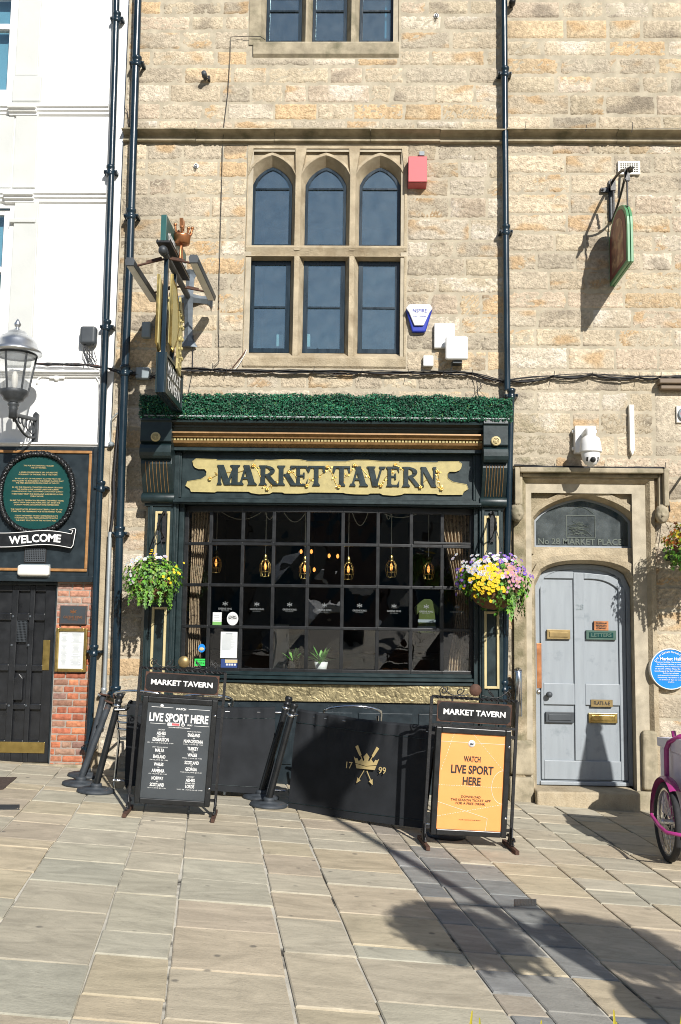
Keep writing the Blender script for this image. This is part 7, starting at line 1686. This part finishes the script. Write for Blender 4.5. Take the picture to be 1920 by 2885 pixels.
mb = MB(); mb.prism([(by0 - .02, bz1 + .003), (by1 + .02, bz1 + .003), (by1 + .02, bz1 + .07), (by0 + .18, bz1 + .12), (by0 - .02, bz1 + .03)], bx_0 - .015, bx_1 + .015, 0, None, fr); mb.build('lid', MT['cartwhite'], cb, .006)
mb = MB(); lc = ((bx_0) + .11, by0 - .003, bz0 + .44); n = 28
mb.prism([(lc[0] + .075 * math.cos(2 * math.pi * k / n), lc[2] + .085 * math.sin(2 * math.pi * k / n)) for k in range(n)][::-1], by0 - .004, by0 - .001); 
for (xx, ww, zz_, hh) in ((.11, .14, -.15, .012), (.11, .10, -.19, .008)): mb.box(bx_0 + xx - ww / 2, bx_0 + xx + ww / 2, by0 - .004, by0 - .001, lc[2] + zz_, lc[2] + zz_ + hh)
lo = mb.build('oval_logo', MT['pink'], cb)
mb = MB()
for k in range(3): mb.tube([(lc[0] - .05 + .1 * q / 8, by0 - .005, lc[2] + .035 - k * .035 + .01 * math.sin(q * 2.2 + k)) for q in range(9)], .004, 5)
mb.build('script', MT['whiteink'], lo)
mb = MB(); mb.box(bx_0 + .05, bx_0 + .2, by0 - .004, by0 - .001, lc[2] + .14, lc[2] + .155); mb.box(bx_0 + .05, bx_0 + .17, by0 - .004, by0 - .001, lc[2] + .12, lc[2] + .13); mb.build('print', MT['ink'], cb)
xr_, yr_ = X3, YW + 1.15; wheel(xr_, yr_, gz(xr_, yr_), .285)
mb = MB(); mb.sphere((xr_, yr_ - .15, gz(xr_, yr_) + .72), .12, 12, 0, None, (.8, 1.1, .35)); mb.build('saddle', MT['tyre'], t)
sh = F(1672, 2022, YD); tt = 2.55; px_, pz_ = sh.x + .4275 * tt, sh.z + .675 * tt; py_ = YD - tt
t2 = thing('folded_parasol', 'folded dark parasol standing beside the cargo trike outside the frame', 'parasol', (px_, py_, gz(px_, py_)))
mb = MB(); zg_ = gz(px_, py_); mb.tube([(px_ + .0, py_, zg_), (px_, py_, pz_ - .1)], .02, 10); mb.build('pole', MT['offwhite'], t2)
mb = MB(); mb.lathe([(.001, pz_), (.05, pz_ - .02), (.085, pz_ - .12), (.05, pz_ - .13), (.085, pz_ - .2), (.145, pz_ - .5), (.19, pz_ - .85), (.20, pz_ - 1.15), (.18, pz_ - 1.45), (.001, pz_ - 1.45)], (px_, py_, 0), 18); mb.build('canopy', MT['fabric'], t2)
mb = MB(); mb.lathe([(.001, zg_ + .002), (.25, zg_ + .002), (.25, zg_ + .06), (.001, zg_ + .07)], (px_, py_, 0), 24); mb.build('base', MT['castbase'], t2)

# ================================================================== DRAIN COVERS AND DOORMAT
def grate(name, label, x0, y0, x1, y1, n, cat='drain'):
    a, b_, c, d = G(x0, y1), G(x1, y1), G(x1, y0), G(x0, y0); t = thing(name, label, cat, (a + c) / 2); up = Vector((0, 0, .0045))
    mb = MB(); vs = [p + up for p in (a, b_, c, d)]; mb.add(vs + [p - up * 2 for p in vs], [(0, 1, 2, 3)] + [(i + 4, (i + 1) % 4 + 4, (i + 1) % 4, i) for i in range(4)]); mb.build('frame', MT['irongrey'], t)
    mb = MB()
    for i in range(n):
        u0, u1 = (i + .25) / n, (i + .75) / n; p = [a.lerp(b_, u0).lerp(d.lerp(c, u0), .1), a.lerp(b_, u1).lerp(d.lerp(c, u1), .1), a.lerp(b_, u1).lerp(d.lerp(c, u1), .9), a.lerp(b_, u0).lerp(d.lerp(c, u0), .9)]
        mb.add([q + up * 1.5 for q in p] + [q for q in p], [(0, 1, 2, 3)] + [(k + 4, (k + 1) % 4 + 4, (k + 1) % 4, k) for k in range(4)])
    mb.build('bars', MT['irongrey'], t)
grate('drain_cover', 'dark slotted drain cover in the paving at the left edge', -30, 2268, 56, 2283, 16); grate('drain_cover', 'small iron drain cover in the paving near the dark setts', 1450, 2535, 1512, 2554, 8)
a, b_, c, d = G(-40, 2232), G(10, 2225), G(48, 2192), G(-40, 2192)
mb = MB(); up = Vector((0, 0, .009)); mb.add([p + up for p in (a, b_, c, d)] + [p - up for p in (a, b_, c, d)], [(0, 1, 2, 3)] + [(i + 4, (i + 1) % 4 + 4, (i + 1) % 4, i) for i in range(4)])
tag(mb.build('door_mat', mat('coir_mat', (.06, .04, .03), .95, var=.5, scale=60, bump=.6, bscale=200), None, loc=(a + c) / 2), 'brown door mat set in the paving before the black door', 'door mat')

# ================================================================== INSIDE THE WINDOW
LAMP = [(609, 1588, .7, 'caged pendant lamp beside the mullion right of the left curtain'), (748, 1598, .45, 'caged pendant lamp in the third column of panes'), (859, 1604, .45, 'caged pendant lamp half behind the mullion at the window centre'), (982, 1606, .45, 'caged pendant lamp in the sixth column, just right of a mullion'), (1103, 1600, .45, 'caged pendant lamp centred in the seventh column of panes'), (1208, 1606, .5, 'rightmost caged pendant lamp, before the right curtain')]
ztop_ = zb_[0] + .33
for px, py, y, lab in LAMP:
    c = F(px, py, y); t = thing('pendant_lamp', lab, 'pendant lamp', c, 'caged pendant lamps in the pub window'); mb = MB(); mb.tube([(c.x, y, c.z + .13), (c.x, y, ztop_)], .0045, 6); mb.build('cord', MT['offwhite'], t)
    mb = MB(); mb.lathe([(.012, .14), (.022, .12), (.024, .085), (.032, .08), (.03, .065), (.016, .06)], c, 12)
    for k in range(8):
        a = k * math.pi / 4; mb.tube([c + Vector((math.cos(a) * r_, math.sin(a) * r_, z)) for r_, z in ((.028, .07), (.054, .03), (.058, -.03), (.046, -.085), (.04, -.095))], .0026, 4)
    for r_, z in ((.057, .01), (.04, -.095), (.055, -.045)): mb.tube([c + Vector((math.cos(a) * r_, math.sin(a) * r_, z)) for a in [k * math.pi / 8 for k in range(16)]], .0026, 4, 0, None, False, True)
    mb.build('cage', MT['brass'], t); mb = MB(); mb.lathe([(.001, .05), (.008, .04), (.014, .01), (.011, -.02), (.001, -.03)], c, 12); mb.build('bulb', MT['bulb'], t)
BL_ = [(849, 1554, 'bare amber bulb in the dark bar, left of the mullion'), (878, 1554, 'bare amber bulb in the dark bar, just right of the mullion'), (928, 1566, 'smaller bare amber bulb further back in the middle pane'), (952, 1567, 'bare amber bulb further back beside the next mullion'), (886, 1605, 'lower bare amber bulb beside the central caged lamp')]
for px, py, lab in BL_:
    y = 2.6; c = F(px, py, y); t = thing('bare_bulb', lab, 'bulb', c, 'bare amber bulbs deep in the bar'); mb = MB(); mb.tube([c + Vector((0, 0, .06)), (c.x, y, ztop_)], .004, 5); mb.build('cord', MT['cable'], t); mb = MB(); mb.sphere(c, .022, 10, 0, None, (.8, .8, 1.3)); mb.build('bulb', MT['bulb'], t)
mb = MB()                                   # swags of flex under the ceiling
for (x0, x1, x2, dp) in ((612, 680, 745, 60), (745, 760, 775, 60), (795, 830, 866, 75), (990, 1015, 1040, 95), (1060, 1120, 1200, 50), (1085, 1095, 1105, 60)):
    a, b_, c = F(x0, 1432, .5), F(x1, 1432 + dp, .5), F(x2, 1436, .5); mb.tube([a.lerp(b_, u).lerp(b_.lerp(c, u), u) for u in [k / 12 for k in range(13)]], .005, 5)
tag(mb.build('lamp_flex', MT['offwhite'], None, loc=F(760, 1432, .5)), 'pale loops of flex swagged under the ceiling inside the pub window', 'flex')
def curtain(label, x0, x1, xt0, xt1, y, seed):
    mb = MB(); n, k = 40, 24; rows = []; zt2, zb2_ = zb_[0] + .05, zb_[4] - .02
    for j in range(k + 1):
        v = j / k; pinch = sst(.0, .62, v) if v < .62 else 1 - .5 * sst(.62, 1, v); a = x0; b_ = x1 + (xt1 - x1) * pinch; a = x0 + (xt0 - x0) * pinch
        rows.append([(a + (b_ - a) * i / n, y + .03 * math.sin(i * 1.15 + seed + v * .6), zt2 + (zb2_ - zt2) * v) for i in range(n + 1)])
    mb.loft(rows, False); o = mb.build('curtain', MT['curtain'], None, loc=(x0, y, zb2_)); return tag(o, label, 'curtain', 'curtains in the pub window')
curtain('patterned brown curtain gathered at the left end of the pub window, sunlit', WX0 + .02, X_(602, 1480, .15), WX0 + .03, X_(562, 1760, .15), .13, 1)
curtain('patterned brown curtain in shadow at the right end of the pub window', X_(1240, 1480, .15), WX1 - .02, X_(1285, 1760, .15), WX1 - .03, .13, 2)
def pot_plant(label, px, py, y, R_, pot, seed, n):
    c = F(px, py, y); c.z = zb_[4] - .012; t = thing('potted_plant', label, 'potted plant', c); rg = random.Random(seed); mb = MB(); h = .10
    mb.lathe([(.001, .0), (.05, .0), (.068, h), (.062, h), (.058, h - .012), (.001, h - .015)], c, 18); mb.build('pot', pot, t); mb = MB()
    for k in range(n):
        a = rg.uniform(0, 2 * math.pi); L_ = R_ * rg.uniform(.6, 1.1); el = rg.uniform(.3, 1.25); d_ = Vector((math.cos(a), math.sin(a), 0)); p0 = c + Vector((0, 0, h - .01)); pts = []
        for q in range(6):
            u = q / 5; pts.append(p0 + d_ * L_ * u * math.cos(el) + Vector((0, 0, L_ * (u * math.sin(el) - .35 * u * u * (1.4 - el)))))
        s_ = d_.cross(Vector((0, 0, 1))); wd = [.002, .003, .012, .019, .013, .001]; col = rg.choice([(.10, .28, .05), (.16, .36, .07), (.07, .2, .04)])
        mb.loft([[p - s_ * w2, p + Vector((0, 0, -.003)), p + s_ * w2] for p, w2 in zip(pts, wd)], False, 0, col)
    mb.build('leaves', MT['leaf'], t)
pot_plant('leafy green plant in a white pot on the pub windowsill', 905, 1880, .08, .2, MT['terracotta'], 3, 24)
pot_plant('small sprig of a plant in the pane left of the white pot', 827, 1880, .16, .17, MT['dark'], 4, 14)
def sticker(label, px0, py0, px1, py1, m, txt=None, oval=False, col='ink', cat='sticker', name='window_sticker', lines=0):
    xm = (px0 + px1) / 2; ya = wy(X_(xm, (py0 + py1) / 2, -.06)) - .008; r = RB(px0, py0, px1, py1, ya); t = thing(name, label, cat, ((r[0] + r[1]) / 2, ya, r[2])); mb = MB()
    if oval: n = 28; a, b_ = (r[1] - r[0]) / 2, (r[3] - r[2]) / 2; mb.prism([((r[0] + r[1]) / 2 + a * math.cos(2 * math.pi * k / n), (r[2] + r[3]) / 2 + b_ * math.sin(2 * math.pi * k / n)) for k in range(n)][::-1], ya - .002, ya)
    else: mb.box(r[0], r[1], ya - .002, ya, r[2], r[3])
    mb.build('sheet', m, t); mb = MB(); FR = lambda u, v: frame((r[0] + (r[1] - r[0]) * u, ya - .0026, r[3] - (r[3] - r[2]) * v), (1, 0, 0), (0, 0, 1), (0, -1, 0))
    for (s_, u, v, w_, h_) in (txt or ()): put_text(mb, s_, FR(u, v), w=(r[1] - r[0]) * w_, h=(r[3] - r[2]) * h_, bold=.03)
    rg = random.Random(int(px0))
    for k in range(lines):
        z = r[3] - (r[3] - r[2]) * (.12 + .6 * k / lines); ln = (r[1] - r[0]) * rg.uniform(.5, .82); mb.box(r[0] + (r[1] - r[0]) * .1, r[0] + (r[1] - r[0]) * .1 + ln, ya - .0028, ya - .0019, z - .0016, z + .0016)
    if mb.v: mb.build('print', MT[col], t)
    return t, r, ya
sticker('round white STUDENT DISCOUNT sticker on the window', 640, 1724, 672, 1762, MT['paper'], [('STUDENT', .5, .34, .7, .13), ('DISCOUNT', .5, .48, .82, .13)], True)
t, r, ya = sticker('small leaflet with a green printed foot in the window', 600, 1725, 625, 1764, MT['paper'], None, lines=5, col='midgrey', cat='leaflet', name='leaflet')
mb = MB(); mb.box(r[0], r[1], ya - .0045, ya - .003, r[2], r[2] + (r[3] - r[2]) * .32); mb.build('colour_band', MT['leafletgreen'], t)
sticker('tall white printed notice taped inside the lower left panes', 622, 1780, 669, 1854, MT['paper'], [('NOTICE', .5, .07, .4, .04)], lines=16, col='midgrey', cat='notice', name='notice')
t, r, ya = sticker('cream and navy sticker with four white squares below the notice', 623, 1857, 670, 1882, MT['sticknavy'], cat='sticker')
mb = MB(); mb.box(r[0] + .04, r[1] - .003, ya - .0035, ya - .0022, r[2] + (r[3] - r[2]) * .58, r[3] - .004); mb.build('cream_band', MT['cream'], t); mb = MB()
for k in range(4): x = r[0] + .05 + k * .026; mb.box(x, x + .018, ya - .0035, ya - .0022, r[2] + .024, r[2] + .042)
mb.build('white_squares', MT['paper'], t)
sticker('bright green rating sticker low in the left pane', 549, 1856, 585, 1876, MT['stickgreen'], [('FOOD HYGIENE RATING', .5, .2, .8, .1), ('0 1 2 3 4 5', .5, .6, .8, .3)])
t, r, ya = sticker('round blue and yellow accreditation badge over the green sticker', 559, 1814, 579, 1838, MT['plaqueblue'], None, True)
mb = MB(); mb.sphere(((r[0] + r[1]) / 2, ya - .003, (r[2] + r[3]) / 2 - .008), .026, 12, 0, None, (1, .08, .6)); mb.build('yellow_scene', MT['cream'], t)
# hi-vis shape behind the glass, added to imitate a reflection
c = F(1203, 1740, .55); t = thing('hi_vis_stand_in', 'yellow hi-vis jacket shape imitating a reflection, in the last but one column', 'reflection', c)
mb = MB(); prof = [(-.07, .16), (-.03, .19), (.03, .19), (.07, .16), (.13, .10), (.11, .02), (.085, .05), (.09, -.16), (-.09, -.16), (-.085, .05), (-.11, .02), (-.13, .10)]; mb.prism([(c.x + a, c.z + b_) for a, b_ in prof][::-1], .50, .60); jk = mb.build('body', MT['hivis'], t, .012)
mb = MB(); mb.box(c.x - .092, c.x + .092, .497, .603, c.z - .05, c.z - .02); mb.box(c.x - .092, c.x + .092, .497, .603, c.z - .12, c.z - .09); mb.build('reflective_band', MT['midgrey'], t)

# ================================================================== FOREGROUND PLANT (tips reach the bottom edge)
def tall_grass(label, ox, oy, tips, seed):
    t = thing('planter_grass', label, 'plant', (ox, oy, gz(ox, oy))); g0 = gz(ox, oy); mb = MB(); mb.lathe([(.001, g0), (.16, g0), (.2, g0 + .4), (.18, g0 + .4), (.17, g0 + .36), (.001, g0 + .36)], (ox, oy, 0), 24); mb.build('pot', MT['greyplastic'], t); mb = MB(); rg = random.Random(seed)
    tp = list(tips) + [Vector((ox + rg.uniform(-.25, .25), oy + rg.uniform(-.2, .05), g0 + rg.uniform(.55, .85))) for _ in range(24)]
    for p in tp:
        b_ = Vector((ox + rg.uniform(-.08, .08), oy + rg.uniform(-.08, .08), g0 + .36)); m_ = b_.lerp(p, .55) + Vector((0, 0, .06)); pts = [b_.lerp(m_, u).lerp(m_.lerp(p, u), u) for u in [k / 7 for k in range(8)]]; w_ = [.006, .009, .011, .012, .011, .009, .006, .0008]
        mb.loft([[q + Vector((-w2, 0, 0)), q + Vector((0, .002, 0)), q + Vector((w2, 0, 0))] for q, w2 in zip(pts, w_)], False, 0, rg.choice([(.35, .34, .03), (.22, .27, .03), (.42, .36, .04)]))
    mb.build('blades', MT['leaf'], t)
Y_ = -8.45
tall_grass('yellow green grass blades poking up at the bottom edge, left clump', X_(1345, 2880, Y_), Y_, [F(1331, 2848, Y_), F(1352, 2868, Y_), F(1342, 2890, Y_), F(1526, 2876, Y_)], 1)
tall_grass('yellow green grass blades poking up at the bottom edge, right clump', X_(1800, 2880, Y_), Y_, [F(1730, 2846, Y_), F(1921, 2858, Y_), F(1738, 2880, Y_)], 2)

# ================================================================== LAMP POST OUTSIDE THE FRAME (its shadow lies across the paving)
LY = -7.9; LX = 1.22 + .424 * (5.45 - 7.9) * -1
LXb = 2.49; lg = gz(LXb, LY)
t = thing('street_lamp', 'street lamp with two flower baskets outside the frame casting its shadow on the paving', 'street lamp', (LXb, LY, lg))
mb = MB(); mb.lathe([(.26, lg), (.26, lg + .25), (.22, lg + .32), (.2, lg + 1.0), (.2, lg + 1.9), (.15, lg + 2.0), (.055, lg + 2.08), (.036, lg + 4.55), (.06, lg + 4.58), (.04, lg + 4.64), (.001, lg + 4.64)], (LXb, LY, 0), 20); mb.tube([(LXb - .43, LY, lg + 2.9), (LXb + .45, LY, lg + 2.9)], .022, 8); mb.build('column', MT['ironblack'], t)
lc = F(972, 2125, -1.9); lz_ = 4.80
mb = MB(); mb.lathe([(.05, lz_ - .36), (.15, lz_ - .24), (.25, lz_ + .08), (.27, lz_ + .11), (.15, lz_ + .2), (.06, lz_ + .26), (.03, lz_ + .3), (.001, lz_ + .33)], (LXb, LY, 0), 20); mb.build('lantern', MT['irongrey'], t)
for k, (pp, R_) in enumerate((((1.34, -4.34), .34), ((.52, -4.34), .34))):
    tt = -LY + pp[1]; c = Vector((pp[0] + .4275 * tt, LY, gz(*pp) + .675 * tt))
    basket('hanging_basket', ('flower basket on the right arm of the street lamp outside the frame', 'flower basket on the left arm of the street lamp outside the frame')[k], c, R_, [(0, .3, .4, .3, 60, PNK + YEL, .1)], (c.x, c.y, lg + 2.9), 60 + k, 'baskets on the street lamp', 2600, drop=.5, shadow_core=True)
# open market parasol and the houses across the square (seen only as reflections)
def parasol(label, x, y):
    t = thing('market_parasol', label, 'parasol', (x, y, gz(x, y)), 'market parasols across the square'); z = gz(x, y); mb = MB(); mb.tube([(x, y, z), (x, y, z + 2.9)], .03, 10); mb.build('pole', MT['offwhite'], t); mb = MB(); mb.loft([[(x + r_ * math.cos(a), y + r_ * math.sin(a), z + h) for a in [k * math.pi / 4 + .39 for k in range(8)]] for r_, h in ((.03, 2.95), (1.0, 2.6), (1.75, 2.25), (1.76, 2.05))], True, 0, None, False); mb.build('canopy', MT['offwhite'], t)
parasol('white market parasol across the square, left one', -2.0, -15.5); parasol('white market parasol across the square, right one', 3.2, -17.5)
rg = random.Random(40)
for k, (x0, x1, h, cm) in enumerate(((-22, -12, 13.0, (.22, .17, .12)), (-11.9, -3.2, 11.5, (.3, .26, .2)), (-3.1, 4.5, 12.6, (.2, .13, .10)), (4.6, 12, 11.2, (.33, .30, .25)), (12.1, 22, 13.2, (.24, .19, .14)))):
    t = thing('town_house', ('brown stone house far left across the square', 'cream house left of centre across the square', 'brick house facing the pub across the square', 'pale house right of centre across the square', 'stone house far right across the square')[k], 'house', ((x0 + x1) / 2, -36, -.2), 'houses across the square')
    m = mat('house_wall', cm, .9, var=.15, scale=3); mb = MB(); mb.box(x0, x1, -46, -36, -1.5, h - 2.5); mb.build('wall', m, t); mb = MB(); fr2 = lambda a, b_, d: (d, a, b_); mb.prism([(-46.3, h - 2.5), (-35.7, h - 2.5), (-41, h)], x0 - .05, x1 + .05, 0, None, fr2); rf = mb.build('roof', MT['greyplastic'], t)
    mb = MB(); xc = x0 + 1; mb.box(xc - .5, xc + .5, -41.5, -40.5, h - 1, h + 1.6)
    for q in (-.25, .25): mb.lathe([(.12, h + 1.6), (.1, h + 2.2)], (xc + q, -41, 0), 8)
    mb.build('chimney', m, rf)
    n = int((x1 - x0) / 2.4)
    for row in (0, 1, 2):
        for q in range(n):
            xx = x0 + (x1 - x0) * (q + .5) / n; z = .4 + row * 3.0
            if z + 1.8 > h - 2.5: continue
            mb = MB(); mb.box(xx - .5, xx + .5, -36, -35.95, z, z + 1.7); mb.build('window', MT['bluedark'], t)
